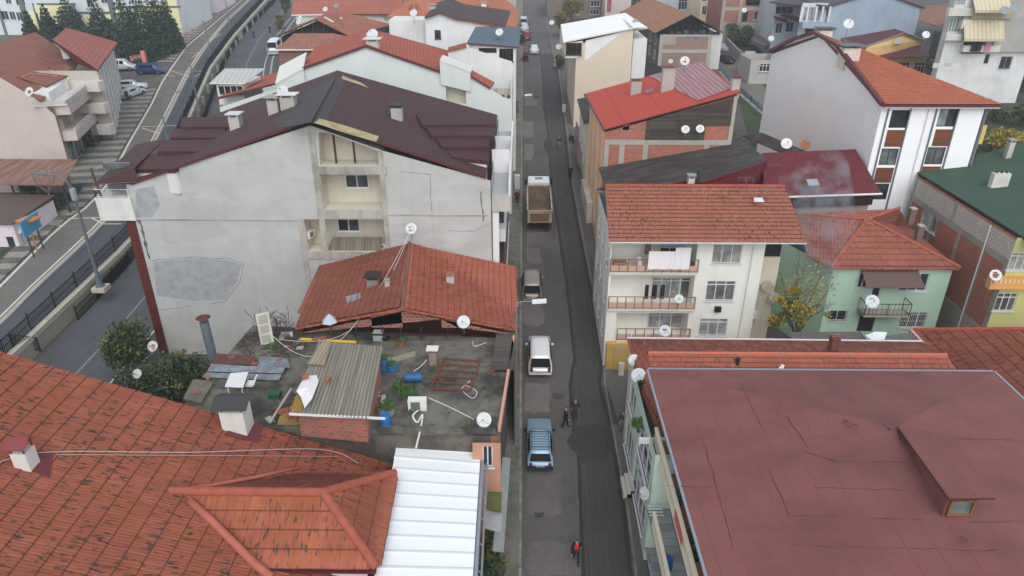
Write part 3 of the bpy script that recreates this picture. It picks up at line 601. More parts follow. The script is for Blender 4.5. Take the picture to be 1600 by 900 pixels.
# lower roof over the west balcony and its stepped dormers
roof(A_, [Z(148, 286, 18.6), Z(210, 262, 19.2), lf+vg+V(.6, .1, .1), lf+V(-.1, 0, .2)], shing, .1, maroon, 'balcony_roof'); roof(A_, [Z(148, 286, 18.6), Z(212, 226, 18.7), Z(258, 216, 19.6), Z(210, 262, 19.2)], shing, .1, maroon, 'balcony_roof')
def dormer(root, pts, zl, matr, wallm, edge=maroon, th=.14):
    P3 = [Z(px, py, z) for (px, py, z) in pts]; r = MB().slab(P3, th, 0, 1).build('dormer_roof', [matr, edge], root); m = MB(); c = sum(P3, V(0, 0, 0))/len(P3); lo = [c+(p-c)*.94 for p in P3]
    for i in range(len(lo)): a, b = lo[i], lo[(i+1) % len(lo)]; m.face([a-V(0, 0, .12), b-V(0, 0, .12), V(b.x, b.y, zl), V(a.x, a.y, zl)])
    return m.build('dormer_wall', [wallm], root)
wpl = plaster(C(214, 213, 208), .25)
for pts in ([(283, 183, 20.3), (368, 183, 20.5), (368, 198, 20.4), (281, 198, 20.2)], [(270, 201, 20.0), (352, 200, 20.2), (350, 215, 20.1), (266, 215, 19.9)], [(250, 219, 19.8), (340, 218, 20.0), (336, 236, 19.9), (246, 236, 19.7)], [(211, 241, 19.15), (318, 240, 19.75), (272, 264, 19.35), (205, 264, 18.95)]): dormer(A_, pts, 17.5, shing, wpl, plain(C(72, 34, 38), .6), .3)  # darker slab edges painted in as shadow lines between the dormer steps
for pts in ([(650, 178, 20.7), (773, 178, 20.5), (774, 194, 20.4), (660, 195, 20.6)], [(664, 197, 20.4), (770, 197, 20.2), (771, 211, 20.1), (674, 212, 20.3)], [(680, 214, 20.1), (765, 215, 19.9), (764, 229, 19.8), (690, 229, 20.0)], [(694, 231, 19.8), (763, 233, 19.5), (762, 251, 19.4), (706, 245, 19.7)]): dormer(A_, pts, 17.8, shing, wpl if pts[0][1] > 229 else plain(C(70, 44, 46), .8), plain(C(72, 34, 38), .6), .3)  # same darker edges stand in for shadow lines on the street side
# chimneys of the block
grc = plaster(C(176, 172, 164), .6)
def on_roof(px, py, p0, n): return onp(px, py, p0, n, 0)
chimney(A_, on_roof(370, 200, a0, nW), .8, .8, .9, grc, 'slab', plain(C(205, 203, 198)))
chimney(A_, on_roof(430, 176, a0, nW), .8, .9, 1.0, grc, 'slab', concrete); chimney(A_, on_roof(452, 168, a0, nW), 1.1, .8, .8, grc, 'slab', plain(C(215, 213, 208)))
chimney(A_, on_roof(621, 186, a0, nE), .8, .8, .9, grc, 'slab', plain(C(52, 54, 54)))
# street side: projecting balconies and terrace on top
fz = gz(yA); m = MB()
m.box(-2.04, 47.25, 16.2, -.72, 65, 17.35); m.build('terrace_slab', plaster(C(172, 168, 160), .7), A_)
m = MB(); m.box(-2.03, 47.3, 17.36, -.86, 64.9, 17.42); m.build('terrace_floor', plain(C(188, 190, 192), .6), A_)
m = MB(); m.box(-.86, 47.25, 17.36, -.72, 65, 18.35); m.box(-2.2, 52.4, 17.43, -.87, 52.55, 19.2); m.box(-2.2, 58.6, 17.43, -.87, 58.75, 18.6); m.build('terrace_wall', white, A_)
m = MB()
for k in range(4):
    z0 = 4.8+2.9*k; m.box(-2.0, 48.2, z0, -1.1, 64.5, z0+.95, k % 2); m.box(-1.95, 49.5, z0+.96, -1.25, 63, z0+2.0, 2)
m.build('bay_windows', [red_cl, plaster(C(200, 200, 195), .3), glass()], A_)
m = MB(); m.box(-2.0, 47.4, 4, -1.55, 47.75, 16.1); m.build('downpipe_casing', white, A_)
# ---- low tiled house attached to the block
terra = C(178, 92, 68); tm = tile(terra, .32, .3); tm_b = tile(C(192, 96, 68), .4, .3, bump=.8)
B_ = thing('tiled_house', 'low house with orange clay tile roof leaning against the grey apartment block', 'house', (-7.3, 42, 4))
Rb = Y(640, 381, 47.1); Rf = Z(629, 482, Rb.z); elf = Z(461, 512, 12.0); erf = Z(808, 515, 11.9); erb = V(erf.x-.1, 47.1, 12.0); elb = V(elf.x-.9, 47.1, 11.9)
roof(B_, [Rb, elb, elf, Rf], tm_b, .15); roof(B_, [Rb, Rf, erf, erb], tm_b, .15)
tiles3d([Rb, elb, elf, Rf], tile(terra, .32, .3, bump=0), B_); tiles3d([Rb, Rf, erf, erb], tile(C(194, 96, 70), .45, .3, bump=0), B_)
m = MB(); m.tube([Rf+V(0, 0, .06), Rb+V(0, 0, .06)], .13, 8); m.build('ridge_cap', plaster(C(120, 90, 70), .8, C(60, 50, 42)), B_)
yb = Rf.y+.5
wB = wall(B_, (-13.6, yb), (-.35, yb), [(0, 11.7, 0), (Rf.x+13.6, 13.3, 0), (13.2, 11.7, 0)], brick(C(168, 88, 62)), [dict(r=(580, 486, 628, 512), k='hole'), dict(r=(690, 499, 716, 512), k='hole')], 10)
prism(B_, [(-13.6, yb), (-14.5, 47), (-.5, 47), (-.35, yb)], 11.7, plaster(C(190, 120, 96), .5), skip=(3,))
m = MB()
for x in (560, 600, 628, 660, 700): p = Z(x, 505, 12); m.bar((p.x, yb-.3, 11.6), (p.x+.1, yb-.2, 12.3), .08, .08)
m.bar((-10.4, yb-.4, 11.9), (-3.6, yb-.4, 11.85), .1, .1); m.build('timber_frame', darkwood, B_)
nBw, nBe = (Rf-Rb).cross(elf-Rb).normalized(), (Rf-Rb).cross(erf-Rb).normalized()
def chB(px, py, n, w, hh, cap, mt, cm=None): chimney(B_, onp(px, py, Rb, n, 0), w, w, hh, mt, cap, cm)
chB(584, 445, nBw, .75, .5, 'slab', plaster(C(120, 110, 96), .8), darkwood); chB(606, 449, nBw, .3, .5, 'tiles', grc); chB(704, 441, nBe, .5, .55, 'tiles', grc, brick(C(170, 80, 50)))
m = MB(); q = [onp(x, y, Rb, nBw, .1) for x, y in ((540, 466), (562, 459), (565, 467), (543, 476))]; m.slab(q, .06, 0, 1); m.build('skylight', [plain(C(150, 162, 172), .3), steel], B_)
# ---- terrace house in front of it
D_ = thing('flat_roofed_house', 'salmon house whose flat concrete roof is strewn with junk, plants and a shed', 'house', (-8, 33, 3)); ZT = 11.4
conc_d = stainc(C(128, 124, 112), C(42, 42, 40), .95, .33, C(96, 100, 62))
tl = Z(395, 505, ZT); t_pts = [Z(395, 508, ZT), Z(288, 632, ZT), V(-15.9, 28.6, ZT), V(-.95, 28.7, ZT), V(-.3, yb-.02, ZT)]; 
MB().slab(t_pts, .25).build('terrace_slab', conc_d, D_); sal = plaster(C(190, 138, 116), .4, C(130, 104, 90))
prism(D_, [(p.x+(.15 if p.x < -5 else -.55), p.y) for p in t_pts], ZT-.26, stainc(C(120, 114, 104), C(70, 66, 60), .8, .6), name='wall')
m = MB(); a, b = t_pts[3], t_pts[4]
m.hexa([V(a.x-.14, a.y, ZT), V(a.x, a.y, ZT), V(b.x, b.y, ZT), V(b.x-.14, b.y, ZT), V(a.x-.14, a.y, ZT+.3), V(a.x, a.y, ZT+.3), V(b.x, b.y, ZT+.3), V(b.x-.14, b.y, ZT+.3)])
m.build('parapet', plaster(C(200, 140, 116), .6), D_); m = MB(); m.box(-12.4, 28.5, ZT, -1.2, 28.75, ZT+.28); m.box(-12.8, 28.7, ZT-1.2, -6.8, 29.2, ZT+.1); m.build('parapet', conc_d, D_)
# salmon facade strip with window next to the white roof
wS = wall(D_, (-2.35, 28.2), (-.95, 28.2), 11.1, sal, [h(754, 697, 770, 730, n=2)]); prism(D_, [(-2.35, 28.2), (-2.35, 28.9), (-.95, 28.9), (-.95, 28.2)], 11.1, sal, skip=(3,))
m = MB(); q = [V(-1.3, 25.5, 6.6), V(-.75, 25.5, 6.5), V(-.5, 32, 6.9), V(-.95, 32, 7.0)]; m.slab(q, .05); m.build('canopy', plain(C(168, 172, 170), .6, 0, .25), D_)
m = MB(); q = [Z(762, 768, 8.7), Z(784, 769, 8.7), Z(783, 800, 8.6), Z(760, 792, 8.6)]; m.slab(q, .05); m.build('canopy', stainc(C(110, 112, 60), C(70, 90, 40), .8, 1), D_)
m = MB(); q = [Z(757, 796, 8.3), Z(785, 802, 8.3), Z(783, 832, 8.2), Z(754, 824, 8.2)]; m.slab(q, .05); m.build('canopy', plain(C(176, 180, 178), .6, 0, .25), D_)
# ---- big tiled roof house, bottom left
E_ = thing('tiled_house', 'near house with a wide weathered orange tile roof and a hipped cross roof', 'house', (-14, 22, 2))
def zmE(x): return 10.8+.364*(-10.2-x)
Emain = [V(-6.35, 28.4, zmE(-6.35)), V(-34, 28.4, zmE(-34)), V(-34, 9, zmE(-34)), V(-6.35, 9, zmE(-6.35))]; nEm = (Emain[1]-Emain[0]).cross(Emain[2]-Emain[0]).normalized()
te = C(190, 99, 72); roof(E_, Emain, tile(te, .75, .28), .15, maroon); tiles3d(Emain, tile(te, 1.0, .3, .15, .77, bump=0, mossc=(.06, .048, .032, 1)), E_, pu=.15, pv=.77, amp=.02, step=.05)
rg0 = V(-15.6, 23.05, 12.4); rg1 = Z(505, 771, 12.4); cn = Z(617, 740, 10.8); cs = Z(588, 888, 10.8); rg0 = V(-15.6, rg1.y, 12.4); nb = V(-14.8, cn.y, 10.8); sb = V(-15.6, cs.y, 10.8)
for poly, nm in (([rg1, rg0, nb, cn], 'n'), ([rg0, rg1, cs, sb], 's'), ([rg1, cn, cs], 'e')):
    roof(E_, [p for p in poly], tile(te, .6), .12, maroon, 'cross_roof'); tiles3d(poly, tile(C(186, 96, 68), .85, .28, .15, .77, bump=0, mossc=(.07, .055, .035, 1)), E_, 'cross_roof_courses', pu=.15, pv=.77, amp=.014, step=.04)
capm = tile(C(196, 96, 70), .1, .12, 5, .36, .3)
capm2 = plaster(C(200, 112, 88), .2, C(150, 80, 60))
m = MB()
def capline(m, a, b, r=.17, lift=.1, seg=.38):
    a = Vector(a); b = Vector(b); L = (b-a).length; k = max(1, int(L/seg)); d = (b-a)/k
    for i in range(k): m.tube([a+d*i+V(0, 0, lift), a+d*(i+1.04)+V(0, 0, lift)], r*.94, 12, 0, r*1.04)
capline(m, rg1, rg0, .2, .06, .62); capline(m, cn, rg1, .2, .06, .62); capline(m, cs, rg1, .2, .06, .62); m.build('ridge_caps', plain(C(172, 92, 68), .85, 0, .35), E_)
m = MB(); vp = [PL(x, y, Emain[0], nEm)+V(0, 0, .1) for x, y in ((297, 785), (330, 815), (365, 850), (400, 885), (425, 905))]; m.tube(vp, .17, 10); vp2 = [PL(x, y, Emain[0], nEm)+V(0, 0, .12) for x, y in ((278, 769), (330, 762), (400, 749), (470, 733))]
m.tube(vp2, .09, 8); m.build('valley_mortar', plain(C(190, 108, 88), .8, 0, .2), E_, True)
m = MB(); m.box(-34, 28.36, 8, -7, 28.38, 8.5); m.build('verge', maroon, E_)
prism(E_, [(-34, 28), (-6.9, 28), (-6.9, 9), (-34, 9)], [zmE(-34)-.3, zmE(-6.9)-.2, zmE(-6.9)-.2, zmE(-34)-.3], wpl)
wall(E_, (-15, cs.y+.4), (-6.3, cs.y+.4), 10.7, white); m = MB(); m.box(cn.x-.02, cs.y, 10.6, cn.x+.1, cn.y, 10.72); m.box(-12.5, cs.y-.12, 10.6, cs.x, cs.y-.02, 10.72); m.build('gutter', maroon, E_)
whc = plaster(C(206, 205, 198), .4)
c1 = onp(373, 668, Emain[0], nEm, 0); chimney(E_, c1, 1.15, 1.0, 1.25, whc, 'tent', felt(C(72, 72, 74), 3, 5), flash=None)
c2 = onp(44, 728, Emain[0], nEm, 0); chimney(E_, c2, .62, .62, .85, whc, 'tent', plain(C(140, 62, 62), .6))
m = MB()
for (px0, py0, px1, py1) in ((352, 668, 412, 690), (45, 712, 85, 745)):
    m = MB(); q = [onp(px0, py1-8, Emain[0], nEm, .1), onp(px1-6, py1+4, Emain[0], nEm, .1), onp(px1, py0-4, Emain[0], nEm, .1), onp(px0+14, py0-6, Emain[0], nEm, .1)]; m.slab(q, .03); m.build('flashing', plain(C(112, 48, 50), .4), E_)
# ---- white metal roof building beside it
F_ = thing('annex_building', 'narrow annex with white ribbed sheet metal roof facing the street', 'annex', (-4, 22, 2))
fl_ = [Z(622, 680, 10.35), Z(575, 960, 10.35), Z(735, 960, 10.0), Z(752, 691, 10.0)]; MB().slab(fl_, .12, 0, 1).build('roof', [plain(C(232, 238, 238, 1.08), .45, 0, .03), white], F_)
m = MB(); a, d = fl_[0], fl_[3]; b, c = fl_[1], fl_[2]
for i in range(13):
    t = (i+.0)/12.6; p, q = a.lerp(b, t), d.lerp(c, t); m.hexa([p+V(0, -.14, 0), q+V(0, -.14, 0), q+V(0, .14, 0), p+V(0, .14, 0), p+V(0, -.05, .07), q+V(0, -.05, .06), q+V(0, .05, .06), p+V(0, .05, .07)])
m.build('roof_ribs', plain(C(215, 219, 220), .45, 0, .03), F_)
m = MB(); m.tube([d+V(.12, 0, -.06), c+V(.12, 0, -.06)], .09, 8); m.tube([d+V(.34, -.4, -.3), c+V(.34, 0, -.3)], .05, 8)
for i in range(7): p = (d+V(.12, 0, -.06)).lerp(c+V(.12, 0, -.06), (i+.5)/7); m.bar(p, p+V(.22, 0, -.22), .05, .05)
m.build('gutter', gutterm, F_)
prism(F_, [(fl_[0].x+.2, fl_[0].y-.3), (fl_[1].x+.2, fl_[1].y), (fl_[2].x-.25, fl_[2].y), (fl_[3].x-.25, fl_[3].y-.3)], 9.85, plaster(C(205, 196, 186), .4))
# ---- white house with the very wide gable, behind the grey block
wc = plaster(C(198, 204, 200), .28, C(176, 172, 160)); tC = tile(C(190, 88, 64), .15, .15, .25, .36, .6); yC = 72.0
C_ = thing('gabled_house', 'white rendered house with very wide shallow gable and red tiled roof', 'house', (-17, 72, 6.5))
apC = Y(572, 72, yC); lC = Y(473, 107, yC); rC = Y(690, 113, yC); l0 = Y(345, 178, yC); r0 = Y(768, 139, yC)
wC = wall(C_, (l0.x, yC), (Y(800, 150, yC).x, yC), [(0, Y(360, 168, yC).z, 0), (432, 138), (473, 108), (572, 74), (690, 114), (735, 118), (768, 140), (Y(800, 150, yC).x-l0.x, Y(800, 160, yC).z, 0)], wc, [dict(r=(697, 130, 728, 163), k='recess', d=1.0, m=plaster(C(200, 198, 180), .3)), dict(r=(438, 131, 472, 145), k='recess', d=.8, m=plaster(C(190, 188, 172), .3)), dict(r=(711, 175, 727, 180), k='hole')])
bo = V(-2.5, 14, 0); e = V(0, -.2, .15)
roof(C_, [apC+e, lC+e, lC+bo, apC+bo], tC, .25, maroon); roof(C_, [rC+e, apC+e, apC+bo, rC+bo+V(2, 0, 0)], tC, .25, maroon)
l1 = Y(385, 138, yC); roof(C_, [lC+V(-2.6, -.1, -1.3), l1+V(-3, -.1, -.9), l1+V(-3, 10, -.9), lC+V(-2.6, 10, -1.3)], tC, .2, maroon, 'low_roof')
roof(C_, [Y(733, 118, yC)+e, Y(766, 138, yC)+e, Y(766, 138, yC)+V(.3, 2.5, .15), Y(733, 118, yC)+V(0, 2.5, .15)], tC, .2, maroon, 'low_roof')
m = MB(); m.slab([Y(430, 130, yC-.3), Y(474, 106, yC-.3), Y(478, 90, yC-.3)+V(-.9, 3.5, 0), Y(434, 113, yC-.3)+V(-.9, 3.5, 0)], .15); m.build('dormer_roof', plain(C(212, 212, 204), .7), C_); m = MB(); m.slab([Y(687, 93, yC-.3), Y(736, 113, yC-.3)+V(0, 0, .1), Y(736, 113, yC-.3)+V(0, 3, .1), Y(687, 93, yC-.3)+V(0, 3, 0)], .15)
m.build('dormer_roof', plain(C(212, 212, 204), .7), C_)
m = MB(); q0 = Y(687, 94, yC-.25); q1 = Y(735, 114, yC-.25); m.face([V(q0.x, yC-.2, 20.3), V(q1.x, yC-.2, 19.6), q1, q0]); m.build('dormer_wall', wc, C_); m = MB(); p0 = Y(432, 131, yC-.25); p1 = Y(474, 107, yC-.25); m.face([V(p0.x, yC-.2, 19), V(p1.x, yC-.2, 19), p1, p0]); m.build('dormer_wall', wc, C_)
prism(C_, [(l0.x, yC), (l0.x-3, yC+14), (-1.6, yC+14), (Y(800, 150, yC).x, yC)], 18, wc, skip=(3,))
chimney(C_, Y(583, 72, yC+1), 1.2, 1, .5, grc, 'slab', plain(C(214, 212, 206)))
# terraces on its street side
m = MB(); m.box(-2.6, yC+.1, 18.5, -1.0, yC+14, 18.7); m.build('terrace_floor', paving(C(190, 182, 160), .4, .4), C_)
m = MB(); m.box(-1.1, yC+.1, 7.0, -.98, yC+14, 19.4); m.box(-3.2, yC-.02, 17.0, -1.0, yC+.09, 18.9); m.box(-3.2, yC+6, 18.71, -1.1, yC+6.12, 20.0); m.build('terrace_wall', wc, C_); railing(C_, [(-1.05, yC+.1, 19.4), (-1.05, yC+14, 19.4)], .35, upvc, .3)
m = MB()
for k in range(3): m.box(-2.0, yC+.3, 7.6+3*k, -1.02, yC+13, 8.5+3*k, 0); m.box(-1.9, yC+1, 8.51+3*k, -1.2, yC+12, 9.8+3*k, 1)
m.build('balconies', [white, glass()], C_)
# small roofed porch left with glass veranda
p = Y(346, 130, 74); V1 = thing('rooftop_veranda', 'white metal roofed veranda with dark glazing beside the wide gabled house', 'veranda', (p.x, 74, 15)); 
vx0, vx1 = Y(330, 150, 73.5).x, Y(384, 150, 73.5).x
wall(V1, (Y(341, 150, 73.5).x, 73.5), (Y(382, 150, 73.5).x, 73.5), Y(360, 133, 73.5).z, wpl, [h(341, 134, 380, 149, n=4, pane=glass((.02, .025, .025, 1)))], name='wall'); roof(V1, [Y(327, 130, 73.2), Y(382, 130, 73.2), Y(390, 99, 73.2)+V(.3, 3.0, -1), Y(334, 99, 73.2)+V(-.2, 3.0, -1)], corr(C(206, 208, 200), .5, streak=.1), .1, white)
prism(V1, [(Y(341, 150, 73.5).x, 73.5), (Y(341, 150, 73.5).x, 79), (Y(382, 150, 73.5).x, 79), (Y(382, 150, 73.5).x, 73.5)], Y(360, 133, 73.5).z-.1, wpl, skip=(3,))
# ================================================================ RIGHT SIDE
# ---- near house with the red-brown felt roof
R1 = thing('felt_roofed_house', 'near pale green house under a huge low red-brown felt hipped roof', 'house', (17, 24, 2))
zR = 11.7; nwc = Z(1013, 577, zR); nec = Z(1560, 588, zR); xw = nwc.x; xe = nec.x; yn = nwc.y; pk = Z(1400, 668, 13.6)
fm = felt(C(144, 91, 84), 1.0, 9, .45, .8); fm2 = felt(C(142, 88, 82), 1.0, 9, .5, .6, rot=True)
ys_ = 6.0; pk2 = V(pk.x, ys_, pk.z); A1, A2, A3, A4 = V(xw, yn, zR), V(xe, yn, zR), V(xe, ys_, zR), V(xw, ys_, zR)
roof(R1, [A1, pk, A2], fm, .14, maroon); roof(R1, [A1, A4, pk2, pk], fm, .14, maroon); roof(R1, [A2, pk, pk2, A3], fm, .14, maroon)
m = MB(); m.bar(A1+V(0, .05, -.02), A2+V(0, .05, -.02), .14, .12); m.bar(A1+V(-.05, 0, -.06), A4+V(-.05, 0, -.06), .12, .12); m.bar(A2+V(.06, 0, -.02), A3+V(.06, 0, -.02), .14, .12)
k = 26
for i in range(k): p = A1.lerp(A2, (i+.5)/k); m.box(p.x-.02, p.y-.03, p.z-.1, p.x+.02, p.y+.14, p.z+.055)
m.build('gutter', gutterm, R1)
tar = plain(C(88, 60, 60), .9, 0, .4); rt1 = random.Random(12)
for (pa, pb, wd_) in (((1230, 652), (1262, 700), .05), ((1318, 656), (1340, 666), .16), ((1378, 663), (1392, 672), .14), ((1400, 668), (1410, 690), .1), ((1292, 715), (1306, 722), .12), ((1432, 765), (1444, 772), .12), ((1203, 735), (1233, 805), .05), ((1255, 705), (1300, 720), .04), ((1233, 806), (1440, 812), .035), ((1270, 762), (1420, 766), .04), ((1298, 721), (1425, 722), .04), ((1236, 853), (1560, 861), .035), ((1158, 600), (1190, 668), .04), ((1100, 690), (1146, 858), .035), ((1040, 760), (1110, 762), .03), ((1475, 685), (1600, 688), .03), ((1500, 838), (1512, 846), .2), ((1515, 815), (1600, 815), .03)):
    nn = (pk-A1).cross(A2-A1) if pb[1] < 668 and pa[0] < 1400 and pa[1] < 668 and pa[0] > 1225 else (pk-A1).cross(A4-A1) if pb[0] < 1400 else (pk-A2).cross(A3-A2)
    p0 = A1 if pb[0] < 1400 else A2; m = MB(); a = PL(*pa, p0, nn.normalized()); b = PL(*pb, p0, nn.normalized()); k = max(2, int((b-a).length/.35)); n0 = nn.normalized(); n0 = n0 if n0.z > 0 else -n0; sd = (b-a).cross(n0).normalized(); pts = [a.lerp(b, i/k)+sd*rt1.uniform(-.04, .04)+n0*.012 for i in range(k+1)]; ww = [wd_*rt1.uniform(.15, .75) for _ in pts]
    for i in range(k): m.face([pts[i]-sd*ww[i], pts[i+1]-sd*ww[i+1], pts[i+1]+sd*ww[i+1], pts[i]+sd*ww[i]])
    m.build('tar_seam', tar, R1)
nN = (pk-A1).cross(A2-A1); nN.normalize()
dA = onp(1408, 669, A1, (A1-pk).cross(pk2-pk), .05); 
dt = [Z(1402, 665, 13.85), Z(1488, 680, 13.85), Z(1556, 778, 14.6), Z(1483, 779, 14.6)]
MB().slab(dt, .09, 0, 1).build('dormer_roof', [fm2, maroon], R1)
fy = dt[3].y+.22; m = MB(); x0, x1 = dt[3].x+.12, dt[2].x-.5; m.face([V(x0, fy, 12.3), V(x0, fy, 14.5), V(dt[0].x+.3, dt[0].y, 13.72), V(dt[0].x+.3, dt[0].y, 12.9)]); m.face([V(x1, fy, 12.3), V(x1, fy, 14.5), V(x1, dt[1].y, 13.72), V(x1, dt[1].y, 12.3)]); m.face([V(x0, fy, 12.3), V(x1, fy, 12.3), V(x1, fy, 14.5), V(x0, fy, 14.5)]); m.build('dormer_wall', fm, R1)
wd = Wall(R1, (x0, fy-.02), (x1, fy-.02)); wd.window(.12, x1-x0-.1, 13.6, 14.4, 1, 0, .03, planks(C(150, 100, 50), .3), glass((.1, .13, .12, 1)), False, w=.08, name='dormer_window')
pale_g = plaster(C(200, 216, 200), .3); cream = plain(C(222, 214, 190), .6, 0, .06)
prism(R1, [(xw+1.1, yn-.3), (xe-.4, yn-.3), (xe-.4, ys_), (xw+1.1, ys_)], zR-.15, pale_g)
wN = wall(R1, (6.95, 38.2), (6.95, 28.6), 10.1, pale_g, [dict(uz=(.8, 3.6, 3.6, 6.0), n=3, w=.09), dict(uz=(4.4, 8.6, 3.4, 6.2), n=4, w=.1, tr=.3), dict(uz=(1.0, 3.2, 7.2, 9.0), n=2, w=.09), dict(uz=(5.0, 8.8, 6.9, 9.2), n=3, w=.1, tr=.3)])
prism(R1, [(6.95, 38.2), (xw+3, 38.6), (xw+3, 28.6), (6.95, 28.6)], 10.1, pale_g, skip=(3,))
tl_o = paving(C(168, 108, 56), .45, .45, .12); tl_m = paving(C(150, 154, 156), .9, .5, .25)
m = MB(); m.box(7.2, 8, 9.45, xw+1.1, 30.6, 9.6); m.build('terrace_floor', tl_o, R1); m = MB(); m.box(6.85, 8, 6.3, xw+1.1, 28.6, 6.48); m.build('terrace_floor', tl_m, R1); m = MB(); m.box(6.95, 8, 3.5, xw+1.1, 28.6, 3.62); m.build('terrace_floor', tl_m, R1)
def balus(x, y0, y1, zb, hh, th=.12, slits=.28):
    m = MB(); m.box(x-th/2, y0, zb, x+th/2, y1, zb+.12); m.box(x-th*.8, y0, zb+hh-.1, x+th*.8, y1, zb+hh); y = y0
    while y < y1: m.bar((x, y, zb+.1), (x, y+.16, zb+hh-.1), .07, .05); m.bar((x, y+.16, zb+.1), (x, y, zb+hh-.1), .05, .04); y += slits
    return m.build('balustrade', [cream], R1)
balus(7.2, 8, 30.2, 9.6, 1.0); balus(6.9, 8, 27.4, 6.48, .95); balus(6.95, 8, 25.5, 3.62, .95)
m = MB(); m.box(6.4, 30.3, 9.4, 7.9, 30.5, 9.7); m.build('beam', white, R1); m = MB()
for i in range(4): m.box(6.75, 27.6+i*.22, 6.9, 7.5, 27.66+i*.22, 6.95)
m.build('beam', white, R1)
m = MB()
for i in range(3): m.box(6.35-.0+.22*i, 33.0, 2.9, 7.0, 34.6, 3.35+.25*i)
m.build('doorstep', plaster(C(196, 192, 182), .4), R1)
# ---- tiled roof strip behind
R2 = thing('tiled_house', 'low house whose orange tile roof with cemented ridge shows behind the felt roof', 'house', (16, 36, 3))
rl = Z(1008, 553, 11.1); rr = Z(1478, 556, 11.1); bl = Z(980, 529, 10.3); brr = Z(1440, 534, 10.3); fl = V(7.62, 30.8, 9.35); fr = V(rr.x+.6, 33.9, 9.9); rl.x = 7.75
t2 = C(188, 98, 74)
roof(R2, [rl, fl, V(fr.x, 30.8, 9.35), rr], tile(t2, .5, .25), .12); roof(R2, [rr, brr, bl, rl], tile(t2, .4), .12); tiles3d([rl, fl, V(fr.x, 30.8, 9.35), rr], tile(t2, .55, .25, .22, .4, bump=0), R2, pu=.22, pv=.4); tiles3d([rr, brr, bl, rl], tile(C(205, 112, 86), .25, .15, .22, .4, bump=0, joint=.3), R2, pu=.22, pv=.4, amp=.01, step=.02)
roof(R2, [rl, bl, V(bl.x+.25, bl.y-5, 9.6), fl], tile(t2, .4), .1)
m = MB(); capline(m, rl, rr, .12, .06, .45); m.build('ridge_caps', plaster(C(190, 96, 66), .9, C(120, 116, 104), 0, 3), R2); m = MB(); m.bar(bl+V(0, .05, 0), brr+V(0, .05, 0), .12, .1); m.build('gutter', white, R2)
prism(R2, [(7.9, 31), (7.5, 39.9), (24.5, 39.9), (24.5, 31)], 9.3, plaster(C(196, 200, 180), .4)); chimney(R2, Z(1302, 548, 11.0)+V(0, .1, 0), .5, .5, .9, brick(C(120, 60, 46), (.1, .07, .06, 1), .25, .1, .01), 'pots', brick(C(150, 70, 46)))
m = MB(); m.tube([Z(1152, 578, 10.6), Z(1153, 562, 11.2)], .1, 8); m.lathe([(.16, 0), (.12, .12)], Z(1153, 562, 11.15), 8); m.build('vent_pipe', black, R2)
# lean-to sheet roofs
m = MB(); m.slab([Z(1235, 519, 9.9), Z(1345, 518, 9.9), Z(1355, 532, 9.6), Z(1238, 532, 9.6)], .05); s1 = m.build('lean_to_roof', corr(C(112, 110, 106), .15)); tagd(s1, 'grey corrugated lean-to roof sheet below the yellow leaved tree', 'sheet roof')
m = MB(); m.slab([Z(1370, 527, 9.7), Z(1422, 519, 9.9), Z(1455, 549, 9.5), Z(1448, 552, 9.3), Z(1400, 540, 9.4)], .05); tagd(m.build('lean_to_roof', corr(C(120, 120, 116), .15, streak=.5)), 'grey sheet roof wedged between the two tiled roofs', 'sheet roof')
# ---- tiled roof far right, near
R3 = thing('tiled_house', 'house on the right edge with wide orange tile roof and diagonal courses', 'house', (33, 38, 3))
e0 = Z(1424, 516, 9.0); e1 = V(e0.x-.2, 24, 9.0); sl3 = .33; xr3 = e0.x+9; h0 = V(e0.x+6.0, e0.y-3.2, 9+6.0*sl3); r3e = V(xr3+6, h0.y, h0.z)
roof(R3, [e0, e1, V(h0.x, 24, h0.z), h0], tile(t2, .6, .25, .22, .72), .15, white); tiles3d([e0, e1, V(h0.x, 24, h0.z), h0], tile(t2, .6, .25, .2, .72, bump=0), R3, pu=.2, pv=.72, amp=.016)
roof(R3, [h0, V(r3e.x, h0.y, h0.z), V(r3e.x, e0.y, 9.0), e0], tile(t2, .5, .2), .15); roof(R3, [h0, V(h0.x, 24, h0.z), V(h0.x+8, 24, 9), V(h0.x+8, h0.y, 9)], tile(t2), .12)
m = MB(); capline(m, e0+V(.1, 0, .02), h0, .13, .05, .42); m.build('ridge_caps', plain(C(180, 84, 60), .9, 0, .3), R3); m = MB(); m.bar(e0, e1, .15, .12); m.build('gutter', white, R3)
prism(R3, [(e0.x+.4, e0.y-.4), (r3e.x, e0.y-.4), (r3e.x, 24), (e0.x+.4, 24)], 8.8, plaster(C(196, 190, 170)))
# ---- white apartment house with laundry balconies
R4 = thing('apartment_house', 'white three storey house with orange tile roof, laundry balconies and beige side wing', 'apartment house', (12, 46, 4))
yf = 46.0; xl = 6.35; w4 = plaster(C(220, 219, 210), .3, C(170, 160, 140)); tr4 = C(176, 98, 76)
e4l = Z(951, 374, 15.0); e4r = Z(1261, 379, 15.0); r4l = Z(946, 291, 17.1); r4r = Z(1225, 291, 17.1); e4l.y = e4r.y = (e4l.y+e4r.y)/2; r4l.y = r4r.y = (r4l.y+r4r.y)/2
roof(R4, [r4l, e4l, e4r, r4r], tile(tr4, .5), .14, white); tiles3d([r4l, e4l, e4r, r4r], tile(tr4, .7, .3, .2, .41, bump=0, joint=.95), R4, pu=.2, pv=.41, step=.06, amp=.022)
yb4 = r4l.y+5.5; roof(R4, [r4l, r4r, V(r4r.x, yb4, 15), V(r4l.x, yb4, 15)], tile(tr4, .5), .14)
